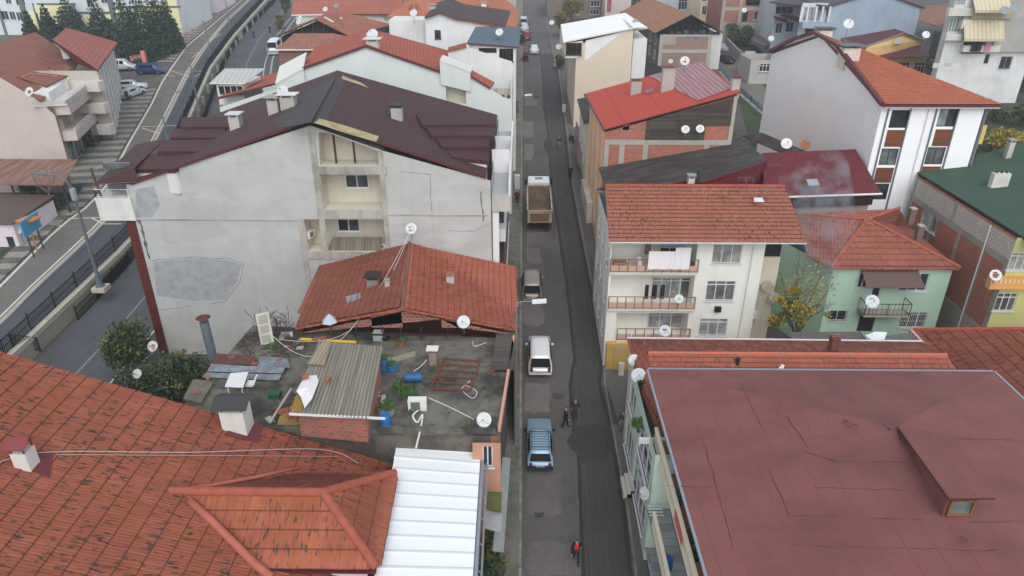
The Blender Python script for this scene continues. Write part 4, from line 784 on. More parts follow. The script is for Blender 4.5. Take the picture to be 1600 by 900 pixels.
m = MB(); capline(m, r4l, r4r, .12, .05, .4); m.build('ridge_caps', tile(C(190, 84, 54), .8, .3, .4, 5), R4); m = MB(); m.tube([e4l+V(0, -.08, -.1), e4r+V(0, -.08, -.1)], .08, 8); m.tube([(16.35, yf-.1, 14.8), (16.3, yf-.1, 5)], .045, 6); m.build('gutter', white, R4)
beg4 = plaster(C(208, 198, 176), .3); xm = Y(1185, 450, yf).x
cg = curtain(); fr4 = Y(945, 450, yf)
wF4 = wall(R4, (xl, yf), (xm, yf), 14.9, w4, [h(955, 381, 1088, 423, k='recess', d=1.4, m=w4), h(953, 431, 1083, 480, k='recess', d=1.4, m=w4), h(962, 489, 1074, 527, k='recess', d=1.4, m=w4),
    h(1113, 382, 1159, 412, n=3, pane=cg), h(1103, 439, 1148, 470, n=3, tr=.2, pane=glass((.12, .12, .11, 1))), h(1092, 498, 1136, 525, n=3, tr=.22, pane=cg)])
rb = Wall(R4, (xl, yf+1.39), (xm, yf+1.39))
for r_, n_, pn in (((1018, 433, 1062, 466), 3, cg), ((1012, 488, 1066, 512), 3, cg), ((1030, 382, 1060, 410), 2, glass()), ((1062, 433, 1080, 466), 1, glass((.09, .09, .09, 1)))):
    u0, u1, a, b = rb.rect(r_); rb.window(u0, u1, a, b, n_, .15, .03, pane=pn)
pinkp = plain(C(196, 158, 140), .7); zs = []
for py0, (xa, xb) in ((424, (953, 1089)), (481, (950, 1084)), (530, (963, 1076))):
    u0, z = wF4.uz(xa, py0); u1, _ = wF4.uz(xb, py0); zs.append(z); m = MB(); wF4.bx(m, u0-.05, u1, z-.14, z, 0, .22); m.build('balcony_slab', plaster(C(205, 198, 184), .4), R4)
    m = MB(); k = 5
    for i in range(k): wF4.bx(m, u0+(u1-u0)*i/k+.05, u0+(u1-u0)*(i+1)/k-.05, z+.06, z+.52, .1, .14, 0)
    m.build('balcony_panel', pinkp, R4); railing(R4, [wF4.pt(u0, z, .12), wF4.pt(u1, z, .12)], .98, plain(C(150, 110, 92), .7), 2.4, .03, .05, post=.62)
# west facade
prism(R4, [(xl, yf), (xl, yb4-.5), (19, yb4-.5), (19, yf+1.6)], 14.9, w4, skip=(0, 3))
ww = wall(R4, (xl, yb4-.5), (xl, yf), 14.9, w4, [dict(uz=(1.2+2.9*i, 2.4+2.9*i, 6.2+2.9*k, 7.7+2.9*k), n=2) for i in range(3) for k in range(3)])
yg = V(0, 0, 0); m = MB(); m.box(xl-.12, yf-.02, 3.8, xl+.9, yf+.0-.021+.0, 6.3); m = MB(); m.box(6.5, 45.5, 3.9, 8.6, 45.99, 6.4); m.build('shop_front', plaster(C(196, 160, 84), .6, C(120, 96, 50)), R4); m = MB(); m.box(7.1, 45.4, 4.2, 8.2, 45.49, 6.2); m.build('door', plaster(C(180, 146, 84), .5), R4)
wE4 = wall(R4, (xm, yf+1.6), (19.0, yf+1.6), 14.9, beg4, [h(1187, 381, 1226, 402, k='hole')]); m = MB(); m.face([V(xm, yf, 3.5), V(xm, yf+1.6, 3.5), V(xm, yf+1.6, 14.9), V(xm, yf, 14.9)]); m.build('wall', w4, R4)
chimney(R4, Z(1079, 288, 17.1), .45, .45, .5, grc, 'slab', plain(C(150, 165, 170)))
m = MB(); p = Z(1091, 285, 17.2); m.tube([p, p+V(0, 0, 1.0)], .13, 8); p = Z(1175, 292, 17.0); m.tube([p, p+V(.15, 0, .9)], .06, 8, 0); m.build('flue_pipe', dgrey, R4)
# ---- dark corrugated roof and maroon sheet roof behind it
R5 = thing('sheet_roofed_house', 'house with dark weathered corrugated roof joined to a maroon sheet metal wing', 'house', (15, 60, 5))
d0 = Z(935, 262, 14.5); d1 = Z(945, 289, 14.5); d2 = Z(1200, 240, 17.0); d3 = Z(1148, 207, 17.0); dk = corr(C(66, 58, 56), .18, C(40, 36, 36), .6, C(92, 84, 78), .6, .8, line=.35)
n5 = (d2-d0).cross(d3-d0).normalized(); zp5 = lambda x, y: d0.z-((x-d0.x)*n5.x+(y-d0.y)*n5.y)/n5.z; vg5 = PL(1100, 284, d0, n5); xv5 = vg5.x-1.2; d1 = V(7.3, 56.4, zp5(7.3, 56.4)); dm = V(xv5, 56.4, zp5(xv5, 56.4)); d2 = PL(1200, 251, d0, n5); roof(R5, [d0, d1, dm, vg5, d2, d3], dk, .1, plain(C(120, 48, 52), .5)); mr = corr(C(112, 32, 40), .25, C(84, 24, 32), .4, r=.45, line=.2, lap=2.6); mrw = corr(C(118, 34, 42), .3, streak=.2, line=.5)
q0 = Z(1190, 239, 17.05); q1 = Z(1337, 233, 17.05); q2 = Z(1378, 303, 14.5); q3 = Z(1196, 309, 14.5); roof(R5, [q0, q3, q2, q1], mr, .1, plain(C(104, 30, 38), .5)); m = MB(); m.tube([q3, q2], .09, 8); m.build('gutter', white, R5)
m = MB(); m.face([V(vg5.x, vg5.y+.2, 13.2), V(d2.x-.1, d2.y+.15, 13.2), V(d2.x-.1, d2.y+.15, d2.z-.1), V(vg5.x, vg5.y+.2, vg5.z-.1)]); m.face([V(d2.x-.1, d2.y+.1, 14.2), V(d3.x-.1, d3.y, 14.2), V(d3.x-.1, d3.y, d3.z-.1), V(d2.x-.1, d2.y+.1, d2.z-.1)]); m.build('gable_cladding', mrw, R5)
m = MB(); m.face([V(q3.x, q3.y+.4, 13.4), V(q2.x-.4, q2.y+.4, 13.4), V(q2.x-.4, q2.y+.4, 14.6), V(q3.x, q3.y+.4, 14.6)]); m.build('cladding', corr(C(70, 34, 34), .25, line=.6), R5)
prism(R5, [(7.6, d1.y+.4), (7.6, 64), (q2.x-.6, 61), (q2.x-.6, q2.y+.6), (q3.x-1, q3.y+.6), (q3.x-1, d1.y+.4)], 13.6, plaster(C(150, 146, 136), .6)); m = MB(); m.face([V(q2.x-.6, q2.y+.6, 13), V(q2.x-.6, 61, 13), V(q1.x-.4, 61, 16.8), V(q2.x-.6, q2.y+.6, 14.4)]); m.build('gable_cladding', mrw, R5)
m = MB(); qq = [Z(1259, 284, 15.55), Z(1276, 283, 15.55), Z(1280, 293, 15.3), Z(1263, 294, 15.3)]; m.slab([p+V(0, 0, .2) for p in qq], .12, 0, 1); m.build('skylight', [plain(C(170, 182, 186), .3), steel], R5)
m = MB(); m.slab([Z(1160, 212, 15.5), Z(1190, 207, 16), Z(1260, 236, 15.5), Z(1225, 240, 15)], .08); tagd(m.build('shed_roof', dk), 'small black sheet shed roof behind the maroon sheet metal wing', 'shed roof')
# ---- orange house with bright red sheet roof
R6 = thing('orange_house', 'orange street house with bright red sheet roof and bare brick side wall', 'house', (13, 63, 5.5))
y6 = 63.3; a1 = Y(945, 204, y6-.2); b1 = Y(1158, 146, y6-.2); ya6 = 79; a2 = Y(914, 148, ya6); b2 = Y(1096, 98, ya6); redr = corr(C(204, 76, 50), .25, C(150, 50, 36), .45, r=.8, line=.15, bs=.3, lap=3.5)
e = V(0, 0, .12); a1, b1, a2, b2 = a1+e, b1+e, a2+e, b2+e
roof(R6, [a2, a1, b1, b2], redr, .12, maroon)
def bil(u, v, o=.03): return a1.lerp(b1, u).lerp(a2.lerp(b2, u), v)+V(0, 0, o)
m = MB(); m.slab([bil(.70, .05, .08), bil(.97, .12, .08), bil(.995, .985, .08), bil(.55, .985, .08)], .05, udir=(b1-a1)); m.build('ribbed_roof_sheet', corr(C(168, 88, 90), .42, C(210, 180, 180), .3, r=.4, line=.9, bs=.8), R6)
bk = brick(C(186, 104, 78), (.3, .22, .17, 1), .33, .2, .018, .18); orw = plaster(C(232, 172, 118), .2)
x6 = 7.55; w6 = wall(R6, (x6, y6), (b1.x-.2, y6), [(0, a1.z-.3, 0), (b1.x-.25-x6, b1.z-.35, 0)], bk, [h(973, 194, 983, 203, k='hole')])
m = MB(); z1 = a1.z-1.0
w6.bx(m, 0, w6.len, z1-.45, z1, 0, .04)
for px in (968, 1005, 1100, 1148): u0, _ = w6.uz(px, 230); w6.bx(m, u0, u0+.45, 9, z1-.451, 0, .035)
w6.bx(m, 0, .4, 9, z1-.452, .0, .05); w6.bx(m, w6.len-.35, w6.len, z1+.001, b1.z-.4, 0, .05); m.build('concrete_frame', plaster(C(160, 156, 146), .6), R6)
m = MB(); u0, _ = w6.uz(1010, 190); u1, _ = w6.uz(1107, 160); ut = w6.len-.3
m.face([w6.pt(u0, z1+.002, .06), w6.pt(u1, z1+.002, .06), w6.pt(u1, z1+.002+1.3, .06), w6.pt(ut, z1+1.3, .06), w6.pt(ut, b1.z-.5, .06), w6.pt(u0, a1.z-.3+(b1.z-a1.z)*u0/w6.len, .06)]); m.build('timber_boarding', planks(C(86, 76, 66), .16, .5, .3), R6)
prism(R6, [(x6, y6), (x6, ya6-.3), (b2.x-.4, ya6-.3), (b1.x-.25, y6)], [a1.z-.3, a2.z-.3, b2.z-.3, b1.z-.35], orw, skip=(0, 3))
wh_c = curtain(C(150, 156, 158))
w6w = wall(R6, (x6, ya6-.3), (x6, y6), a1.z-.3, orw, [dict(uz=(1.4+4.3*i, 2.7+4.3*i, 7.8+3.05*k, 9.5+3.05*k), n=2, pane=wh_c) for i in range(4) for k in range(3) if not (i == 9)])
m = MB()
for i in range(4): w6w.bx(m, .2+4.3*i, 1.1+4.3*i, 6.5, a1.z-.4, 0, .03)
m.build('pink_pilaster', plaster(C(240, 200, 168), .2), R6)
m = MB(); m.bar(a1+V(-.08, -.1, -.1), a2+V(-.08, 0, -.1), .12, .12); m.build('gutter', dgrey, R6)
for (u, v, w_, hh) in ((.36, .62, 1.0, 1.3), (.58, .48, 1.15, 2.2), (.985, .1, .7, 1.0)): chimney(R6, bil(u, v, 0), w_, .8, hh, plaster(C(168, 164, 158), .6), 'tiles', tile(C(150, 70, 50)))
m = MB(); m.slab([bil(.42, .52, .1), bil(.49, .52, .1), bil(.5, .62, .1), bil(.43, .62, .1)], .03); m.build('flashing', plain(C(150, 52, 44), .4), R6)
# low annex with maroon roof beside the street and the grey stair box
m = thing('small_house', 'narrow low house with a dark roof squeezed between orange and white roofed houses', 'house', (8, 82, 7)); prism(m, [(7.4, 79.4), (7.4, 90), (10, 90), (10, 79.4)], [14.6, 15, 15.5, 15.5], plaster(C(214, 200, 178), .4)); roof(m, [V(7.0, 79.2, 14.7), V(10.2, 79.2, 15.6), V(10.2, 90.5, 15.6), V(7, 90.5, 15)], plain(C(60, 58, 60), .8), .12)
wq = Wall(m, (7.4, 90), (7.4, 79.4))
for i in range(3):
    for k in range(2): wq.window(1+3*i, 2.2+3*i, 9+2.8*k, 10.5+2.8*k, 2, 0, .03)
m = thing('street_awning', 'maroon sheet awning with glazed porch at the foot of the orange house', 'awning', (7, 80, 7)); MB().slab([Z(900, 188, 10.6), Z(911, 215, 10.4), Z(905, 262, 9.6), Z(897, 238, 9.6)], .08).build('roof', maroon, m); MB().box(6.9, 70, 6.3, 7.5, 78, 8.6).build('porch', plaster(C(190, 186, 176), .5), m)
# ---- tall cream house with the bright white roof
R7 = thing('white_roofed_house', 'tall cream rendered house with a bright white sloping roof', 'house', (12, 100, 9))
y7 = 100.; cr = plaster(C(206, 192, 172), .15, C(170, 158, 140)); w7 = wall(R7, (7.35, y7), (Y(990, 60, y7).x, y7), [(899, 70), (990, 46)], cr)
p1 = Y(880, 65, y7-.3); p2 = Y(994, 42, y7-.3); p3 = Y(977, 20, 117)
p4 = Y(876, 38, 117); p5 = Y(1012, 43, 103); roof(R7, [p4, p1, p2, p5, p3], plain(C(240, 243, 243, 1.1), .45, 0, .02), .18, white)
x7 = Y(990, 60, y7).x; prism(R7, [(7.35, y7), (7.35, 117), (x7, 117), (x7, y7)], [p1.z, p4.z-.3, p3.z-.3, p2.z-.2], cr, skip=(3,))
m = MB(); bx0 = p1.x+.35; z7a = Y(890, 88, y7).z; wb7 = wall(R7, (bx0, y7-.15), (Y(910, 80, y7).x, y7-.15), [(0, p1.z-.2, 0), (Y(910, 80, y7).x-bx0, p1.z+.1, 0)], cr, [h(884, 67, 909, 86, n=3, pane=glass((.015, .015, .015, 1)), frame=dgrey)], z0=z7a); prism(R7, [(bx0, y7-.15), (bx0, 116), (7.4, 116), (7.4, y7-.15)], p1.z-.2, cr, z0=z7a, skip=(3,)); m.slab([V(bx0, y7-.15, z7a), V(7.5, y7-.15, z7a), V(7.5, 116, z7a), V(bx0, 116, z7a)], .2); m.build('balcony_slab', white, R7)
m = MB(); m.box(x7+.01, y7+1, 15.5, x7+2.0, y7+10, 20.8); m.build('side_wing', white, R7); m = MB(); a = w7.uz(899, 72); m.face([w7.pt(1.2, p1.z+.1, .02), w7.pt(w7.len-.05, p2.z-.3, .02), w7.pt(w7.len*.75, p2.z-1.0, .02), w7.pt(1.6, p1.z-2.3, .02), w7.pt(1.2, p1.z-2.4, .02)]); m.build('primer_patch', plaster(C(220, 220, 218), .2), R7)
m = MB(); m.slab([Z(988, 92, 13.6), Z(1050, 108, 12.0), Z(1010, 122, 12), Z(985, 128, 13.5)], .1); tagd(m.build('shed_roof', corr(C(42, 40, 42), .4)), 'black corrugated shed roof between the cream house and the brick house', 'shed roof')
# ---- brick house with open gable
R8 = thing('brick_house', 'brick house with weathered tile roof and an open timber gable full of clutter', 'house', (29, 131, 11.8))
y8 = 131.; g0 = Y(1022, 52, y8); g1 = Y(1079, 23, y8); g2 = Y(1127, 50, y8); bo8 = V(-1.5, 36, 0); t8 = tile(C(190, 120, 90), .7, .3, .3, .7)
e = V(0, -.6, .1); roof(R8, [g1+e, g0+e, g0+bo8, g1+bo8], t8, .2, darkwood); roof(R8, [g2+e, g1+e, g1+bo8, g2+bo8], t8, .2, darkwood)
xb0, xb1 = Y(1031, 60, y8).x, Y(1112, 60, y8).x; zb8 = Y(1030, 52, y8).z-.2
w8 = wall(R8, (xb0, y8), (xb1, y8), zb8, brick(C(160, 112, 88), (.32, .29, .26, 1), .3, .12, .02, .2, .6)); m = MB()
for px in (1030, 1107): u0, _ = w8.uz(px, 60); w8.bx(m, max(0, u0), max(0, u0)+.6, 12, zb8, 0, .06)
w8.bx(m, 0, w8.len, zb8-.35, zb8, .0, .08); u, z = w8.uz(1040, 80); w8.bx(m, 0, w8.len, z-.3, z+.3, 0, .065); m.build('concrete_frame', plaster(C(165, 160, 152), .5), R8)
m = MB(); w8.bx(m, *w8.rect((1036, 55, 1056, 70)), 0, .04); m.build('infill_panel', plaster(C(160, 152, 140), .6), R8)
for r_ in ((1072, 53, 1077, 59), (1085, 53, 1091, 60)): m = MB(); w8.bx(m, *w8.rect(r_), .0, .07); m.build('shutter', plain(C(40, 120, 180), .5), R8)
m = MB(); m.box(xb1+.01, y8+.3, 11, xb1+1.9, y8+9, zb8); m.build('side_wing', plaster(C(196, 194, 188), .4), R8)
prism(R8, [(xb0, y8), (xb0-1.2, y8+34), (xb1, y8+34), (xb1, y8)], zb8, brick(C(120, 84, 66), (.2, .18, .16, 1), .3, .12), skip=(3,)); wz = Wall(R8, (xb0-.35, y8+10), (xb0, y8))
for i in range(2):
    for k in range(2): wz.window(1.5+4.5*i, 3.2+4.5*i, 13.6+2.5*k-.5, 15.2+2.5*k-.5, 2, 0, .05)
m = MB(); m.face([V(xb0+.3, y8+1.5, zb8), V(xb1+1, y8+1.5, zb8), g1+V(0, 1.5, -.3)]); m.build('attic_shade_sheet', glass((.012, .01, .01, 1), .9), R8)  # near-black sheet painted to stand for the shade inside the gable
m = MB()
for i in range(9): t = (i+.5)/9; x = xb0+(xb1-xb0+1)*t; zt = zb8+(g1.z-zb8)*(1-abs(x-g1.x)/(g1.x-g0.x)) - .3; m.bar((x, y8+.2, zb8), (x, y8+.2, max(zt, zb8+.2)), .12, .12)
m.bar((xb0, y8+.15, zb8+.1), (xb1+1.5, y8+.15, zb8+.1), .12, .15); m.build('timber_frame', darkwood, R8)
rc = random.Random(4)
for i in range(7): m = MB(); x = xb0+2+i*1.35; s = rc.uniform(.4, .8); m.obox((x, y8+.6, zb8+s*.4+.05), (1, rc.uniform(-.3, .3), 0), (0, 1, 0), (rc.uniform(-.3, .3), 0, 1), s*.7, .2, s*.4); tagd(m.build('storage_bundle', plain(C(*rc.choice([(190, 190, 188), (150, 60, 66), (90, 100, 120), (170, 160, 150)])), .8)), ['leftmost', 'second', 'third', 'middle', 'fifth', 'sixth', 'rightmost'][i]+' bundle of clutter, counted from the left, in the open timber gable', 'bundle', 'clutter in the open gable')
# ---- big white house right
R9 = thing('apartment_building', 'tall white apartment house with blank gable wall and wood panels between windows', 'apartment building', (34, 58.5, 5))
x9 = 29.5; y9 = 58.5; wp = plaster(C(240, 246, 243), .12, C(190, 192, 192)); cA = X(1380, 161, x9); cB = X(1206, 82, x9); cR = X(1283, 54, x9); tm9 = tile(C(198, 104, 76), .25, .14, .22, .36, .8)
wG = wall(R9, (x9, cB.y), (x9, cA.y), [(0, cB.z, 0), (1240, 62), (1272, 53), (1306, 72), (1340, 118), (cB.y-cA.y, cA.z-.1, 0)], wp)
ya9 = cA.y; zE = cA.z; cR2 = Y(1562, 158, ya9); xr9 = cR2.x
fr9 = []; 
wd9 = planks(C(132, 76, 46), .5, .2, .5); gf = plain(C(110, 118, 128), .5)
def hs9(px0, px1, a, b): return h(px0, a, px1, b, n=2, frame=dgrey, half=(.45, glass()), pane=curtain(C(150, 165, 160)), sill=False)
wF9 = wall(R9, (x9, ya9), (Y(1540, 165, ya9).x, ya9), zE-.15, wp, [h(1391, 172, 1420, 200, n=1, frame=dgrey, sill=False), h(1466, 170, 1496, 198, n=2, frame=dgrey, half=(.5, glass()), pane=curtain(C(160, 172, 166)), sill=False), h(1375, 232, 1402, 258, n=2, frame=dgrey, pane=glass((.1, .12, .12, 1)), sill=False), h(1447, 230, 1475, 257, n=2, frame=dgrey, pane=curtain(C(110, 112, 108)), sill=False), h(1364, 287, 1387, 312, n=2, frame=dgrey, sill=False), h(1430, 284, 1455, 312, n=2, frame=dgrey, sill=False)])
m = MB(); g = MB()
for (xa, ya, xb_, yb_) in ((1385, 203, 1409, 229), (1460, 202, 1486, 228), (1368, 262, 1393, 285), (1440, 260, 1466, 283)): m = MB(); wF9.bx(m, *wF9.rect((xa-1, ya, xb_+1, yb_)), 0, .05); m.build('wood_panel', wd9, R9)
for (x0_, x1_, ya, yb_) in ((1387, 1424, 168, 320), (1463, 1500, 166, 320)):
    ua, _ = wF9.uz(x0_, ya+3); ub, _ = wF9.uz(x1_, ya+3); zt = wF9.uz(x0_, ya)[1]
    for u in (ua, ub-.12): wF9.bx(g, u, u+.12, 12, zt, 0, .09)
    wF9.bx(g, ua, ub, zt-.001, zt+.12, 0, .09)
g.build('window_surround', gf, R9)
ridge0 = X(1283, 54, x9); fr = ridge0+V(.1, 0, .1); e9 = V(-.25, -.35, .08)
sideW = [cA+e9, X(1340, 120, x9-.25)+V(0, 0, .1), X(1308, 74, x9-.25)+V(0, 0, .1), ridge0+V(-.25, 0, .1)]
roof(R9, [V(x9-.25, ya9-.4, zE), V(xr9, ya9-.4, zE), V(x9-.25+.2, ridge0.y, ridge0.z+.05)], tm9, .2, maroon); tiles3d([V(x9-.2, ya9-.4, zE), V(xr9, ya9-.4, zE), V(x9+.0, ridge0.y, ridge0.z+.05)], tile(C(198, 104, 76), .25, .14, .22, .4, bump=0), R9, pu=.22, pv=.4)
roof(R9, [V(xr9, ya9-.4, zE), V(xr9, cB.y, cB.z+.1), V(x9-.2, cB.y+.3, cB.z+.1), V(x9-.05, ridge0.y, ridge0.z+.05)], tm9, .2, maroon)
m = MB(); q = [V(x9-.3, cB.y, cB.z+.15), X(1240, 62, x9-.3)+V(0, 0, .1), X(1272, 52, x9-.3)+V(0, 0, .1), X(1306, 71, x9-.3)+V(0, 0, .1), X(1342, 117, x9-.3)+V(0, 0, .1), V(x9-.3, ya9-.5, zE)]
for a, b in zip(q, q[1:]): m.bar(a, b, .35, .3)
m.bar((x9-.3, ya9-.55, zE-.1), (xr9, ya9-.55, zE-.1), .12, .16); m.build('verge', plain(C(104, 44, 50), .5), R9)
m = MB(); m.tube([(wF9.pt(wF9.uz(1452, 168)[0], zE-.2, .08)), wF9.pt(wF9.uz(1452, 168)[0], 8, .08)], .05, 6); m.bar((x9, ya9-.3, zE-.27), (xr9-.1, ya9-.3, zE-.27), .4, .1); m.build('downpipe', white, R9)
prism(R9, [(x9, ya9), (x9, cB.y), (xr9-.7, cB.y), (xr9-.7, ya9)], zE-.2, wp, skip=(0, 3))
ax9 = V(x9-.25, ya9-.4, zE); n9 = (V(xr9, ya9-.4, zE)-ax9).cross(V(x9-.05, ridge0.y, ridge0.z+.05)-ax9).normalized()
chimney(R9, PL(1325, 92, ax9, n9), 1.5, 1.2, 1.0, plaster(C(205, 198, 184), .4), 'slab', plain(C(110, 118, 124))); chimney(R9, X(1288, 52, x9+1.3)-V(0, 0, .2), 1.3, 1, .5, plaster(C(205, 198, 184), .4), 'slab', plain(C(90, 92, 92)))
m = MB()
for k in range(2): m.box(xr9-.69, ya9+1.5, 14.6+3.*k, xr9+.6, ya9+6, 16.2+3*k, 0); m.box(xr9-.6, ya9+1.6, 16.21+3*k, xr9+.5, ya9+5.9, 17.2+3*k, 1)
m.build('side_balcony', [plain(C(214, 182, 100), .7), glass((.02, .03, .02, 1))], R9)
# ---- mint green house
R10 = thing('mint_house', 'mint green house with hipped tile roof, brown canopy and iron balcony', 'house', (27, 47.5, 4.3))
y10 = 47.6; mint = plaster(C(160, 188, 166), .3, C(140, 160, 140)); zE10 = 12.0; f0 = Z(1297, 421, zE10); f1 = Z(1503, 412, zE10); ap0 = Z(1355, 343, 14.2); ap1 = Z(1405, 326, 14.4); f0.y = f1.y = y10-.4; f0 = V(Y(1297, 421, f0.y).x, f0.y, zE10); f1 = V(Y(1503, 412, f0.y).x, f0.y, zE10)
ap0 = V(ap0.x, ap0.y, 14.2); bl0 = Z(1244, 334, 14.0); lw = V(f0.x-1.0, f0.y+2.0, 12.2)
tm10 = tile(C(170, 92, 74), .5, .22, .25, .55, bump=.6); tmg = tile(C(170, 92, 74), .5, .22, .22, .55, bump=0)
roof(R10, [ap0, f0, f1], tm10, .14); tiles3d([ap0, f0, f1], tmg, R10, pu=.22, pv=.55, amp=.018)
lw2 = V(f0.x-5.2, f0.y+.1, 12.0); pA = [ap0, Z(1244, 334, 14.2), Z(1262, 400, 12.3), f0]
roof(R10, pA, tile(C(166, 90, 74), .6, .22, .25, .55), .12); roof(R10, [ap0, f1, V(f1.x+.2, ap1.y+2, 12), ap1], tm10, .12); roof(R10, [ap0, ap1, V(ap1.x, ap1.y+4, 12.4), Z(1244, 334, 14.2)+V(0, 3, -1.6), Z(1244, 334, 14.2)], tm10, .12)
m = MB(); capline(m, f0, ap0, .15, .06, .4); capline(m, f1, ap0, .15, .06, .4); capline(m, ap0, Z(1244, 334, 14.2), .13, .05, .4); capline(m, ap0, ap1, .13, .05, .4); m.build('ridge_caps', tile(C(186, 92, 66), .9, .3, .4, 5), R10)
for (px, py) in ((1437, 362), (1425, 335)): chimney(R10, onp(px, py, ap0, (f1-ap0).cross(ap1-ap0), 0), .45, .4, .45, brick(C(130, 84, 70), (.15, .14, .12, 1), .25, .1), 'tiles', grc)
xa0, xa1 = Y(1298, 430, y10).x+.1, Y(1486, 430, y10).x
w10 = wall(R10, (xa0, y10), (xa1, y10), zE10-.1, mint, [h(1341, 427, 1357, 450, n=2, k='win'), h(1407, 427, 1450, 455, n=3, grille=0), h(1406, 488, 1447, 512, n=3, grille=2), h(1295, 485, 1322, 501, n=2, grille=1), h(1341, 490, 1366, 519, k='hole'), h(1360, 447, 1374, 480, n=1)])
prism(R10, [(xa0, y10), (xa0-2.8, y10+6), (xa1, y10+8), (xa1, y10)], zE10-.15, mint, skip=(3,))
m = MB(); u0, u1, a, b = w10.rect((1343, 421, 1430, 440)); m.slab([w10.pt(u0, b+.1, .02), w10.pt(u1, b+.1, .02), w10.pt(u1+.25, a+.1, 1.2), w10.pt(u0+.1, a+.1, 1.2)], .05); m.build('canopy', corr(C(104, 78, 72), .2, streak=.3, bs=.2, line=.1), R10)
u0, z = w10.uz(1340, 482); u1, _ = w10.uz(1410, 480); m = MB(); w10.bx(m, u0, u1, z-.15, z, 0, 1.1); m.build('balcony_slab', plaster(C(150, 140, 128), .5), R10); railing(R10, [w10.pt(u0, z, 0), w10.pt(u0, z, 1.08), w10.pt(u1, z, 1.08), w10.pt(u1, z, 0)], .95, plain(C(80, 66, 60), .6), .3, .02)
# ---- green roofed brick house
R11 = thing('brick_house', 'brick and lime green house under a dark green felt roof at the right edge', 'house', (36, 50, 4.5))
x11 = 33.4; y11 = 44.6; z11 = 15.6; n0 = Z(1434, 269, z11); n1 = Z(1583, 366, z11); gr0 = Z(1600, 225, 17.6); grn = felt(C(62, 92, 74), 1.2, 9, .25, .4)
n1 = V(n0.x, y11-1.6, z11); gr1 = V(45, n1.y, 16.6); roof(R11, [n0, n1, V(47, n1.y, 16.2), V(47, n0.y+5, 17.4)], grn, .15, plain(C(70, 60, 54), .7))
bw = brick(C(186, 104, 78), (.3, .2, .15, 1), .32, .19, .015, .15); cw = Wall(R11, (x11, 57.2), (x11, y11))
w11 = wall(R11, (x11, n0.y-.6), (x11, y11), z11-.1, bw, [h(1439, 320, 1468, 362, n=2, tr=.3, frame=white, pane=cg)])
cfm = plaster(C(150, 146, 136), .6, C(100, 98, 84)); m = MB(); w11.bx(m, 0, w11.len, z11-2.25, z11-1.75, 0, .04)
for u in (0, .27, .55, .78, .97): w11.bx(m, w11.len*u, w11.len*u+.35, 4, z11-2.251 if u else z11-.2, 0, .035)
w11.bx(m, w11.len*.45, w11.len*.45+.35, z11-1.749, z11-.2, 0, .036); m.build('concrete_frame', cfm, R11)
m = MB(); w11.bx(m, 0.36, w11.len*.45, z11-1.748, z11-.3, 0, .02); w11.bx(m, w11.len*.45+.36, w11.len, z11-1.748, z11-.3, 0, .02); m.build('block_infill', brick(C(205, 198, 184), (.3, .29, .27, 1), .5, .25, .02, .08, .2), R11)
m = MB(); w11.bx(m, w11.len*.5, w11.len, 4, 8.3, 0, .05); m.build('render_base', plaster(C(150, 144, 134), .5), R11); m = MB(); m.tube([w11.pt(w11.len*.8, z11-.3, .12), w11.pt(w11.len*.8, 5, .12)], .05, 6); m.build('downpipe', white, R11)
lime = plaster(C(182, 186, 122), .35, C(150, 150, 96)); w11f = wall(R11, (x11, y11), (47, y11), z11-.1, lime, [h(1560, 395, 1612, 422, n=3, tr=.2, pane=cg), h(1537, 458, 1587, 486, n=3, tr=.25, pane=glass((.1, .11, .1, 1))), h(1523, 507, 1542, 515, n=1, grille=1, k='win'), h(1530, 330, 1590, 362, k='hole')])
prism(R11, [(x11, y11), (x11, 57.2), (47, 57.2), (47, y11)], z11-.2, lime, skip=(0, 3)); u0, z = w11f.uz(1540, 442); m = MB(); w11f.bx(m, u0, 13, z-.25, z+.55, 0, .5); m.build('balcony', plaster(C(214, 150, 70), .3), R11)
u0, z = w11f.uz(1540, 440)
for i in range(20): m = MB(); w11f.bx(m, u0+.3*i, u0+.3*i+.12, z+.12, z+.45, .5, .53); m.build('balcony_baluster', plain(C(214, 200, 150), .7), R11)
chimney(R11, V(*Z(1562, 280, 16.4)), 1.3, .5, .5, plaster(C(205, 202, 190), .5), 'pots', dgrey); chimney(R11, V(*Z(1575, 240, 16.9)), .45, .45, 1.0, plaster(C(180, 176, 166), .5), 'slab')
# ================================================================ BUILDINGS FARTHER AWAY
def block(name, label, px0, px1, y, top, depth, mat, holes=(), cat='building', z0=None, roofm=None, side=None):
    """plain walled building: front at y between two sight columns measured at row `top[1]`"""
    xa, xb = Y(px0[0], px0[1], y).x, Y(px1[0], px1[1], y).x
    zt = top if isinstance(top, (int, float)) else Y(*top, y).z
    r = thing(name, label, cat, ((xa+xb)/2, y, gz(y))); w = wall(r, (xa, y), (xb, y), zt, mat, holes, z0); prism(r, [(xa, y), (xa, y+depth), (xb, y+depth), (xb, y)], zt, side or mat, z0, skip=(3,))
    if roofm: roof(r, [V(xa-.3, y-.3, zt), V(xb+.3, y-.3, zt), V(xb+.3, y+depth, zt+.2), V(xa-.3, y+depth, zt+.2)], roofm, .2)
    return r, w
red1 = tile(C(184, 104, 86), .2, .15, .3, .6, .6); dkb = felt(C(86, 76, 74), 1, 6, .3, .5)
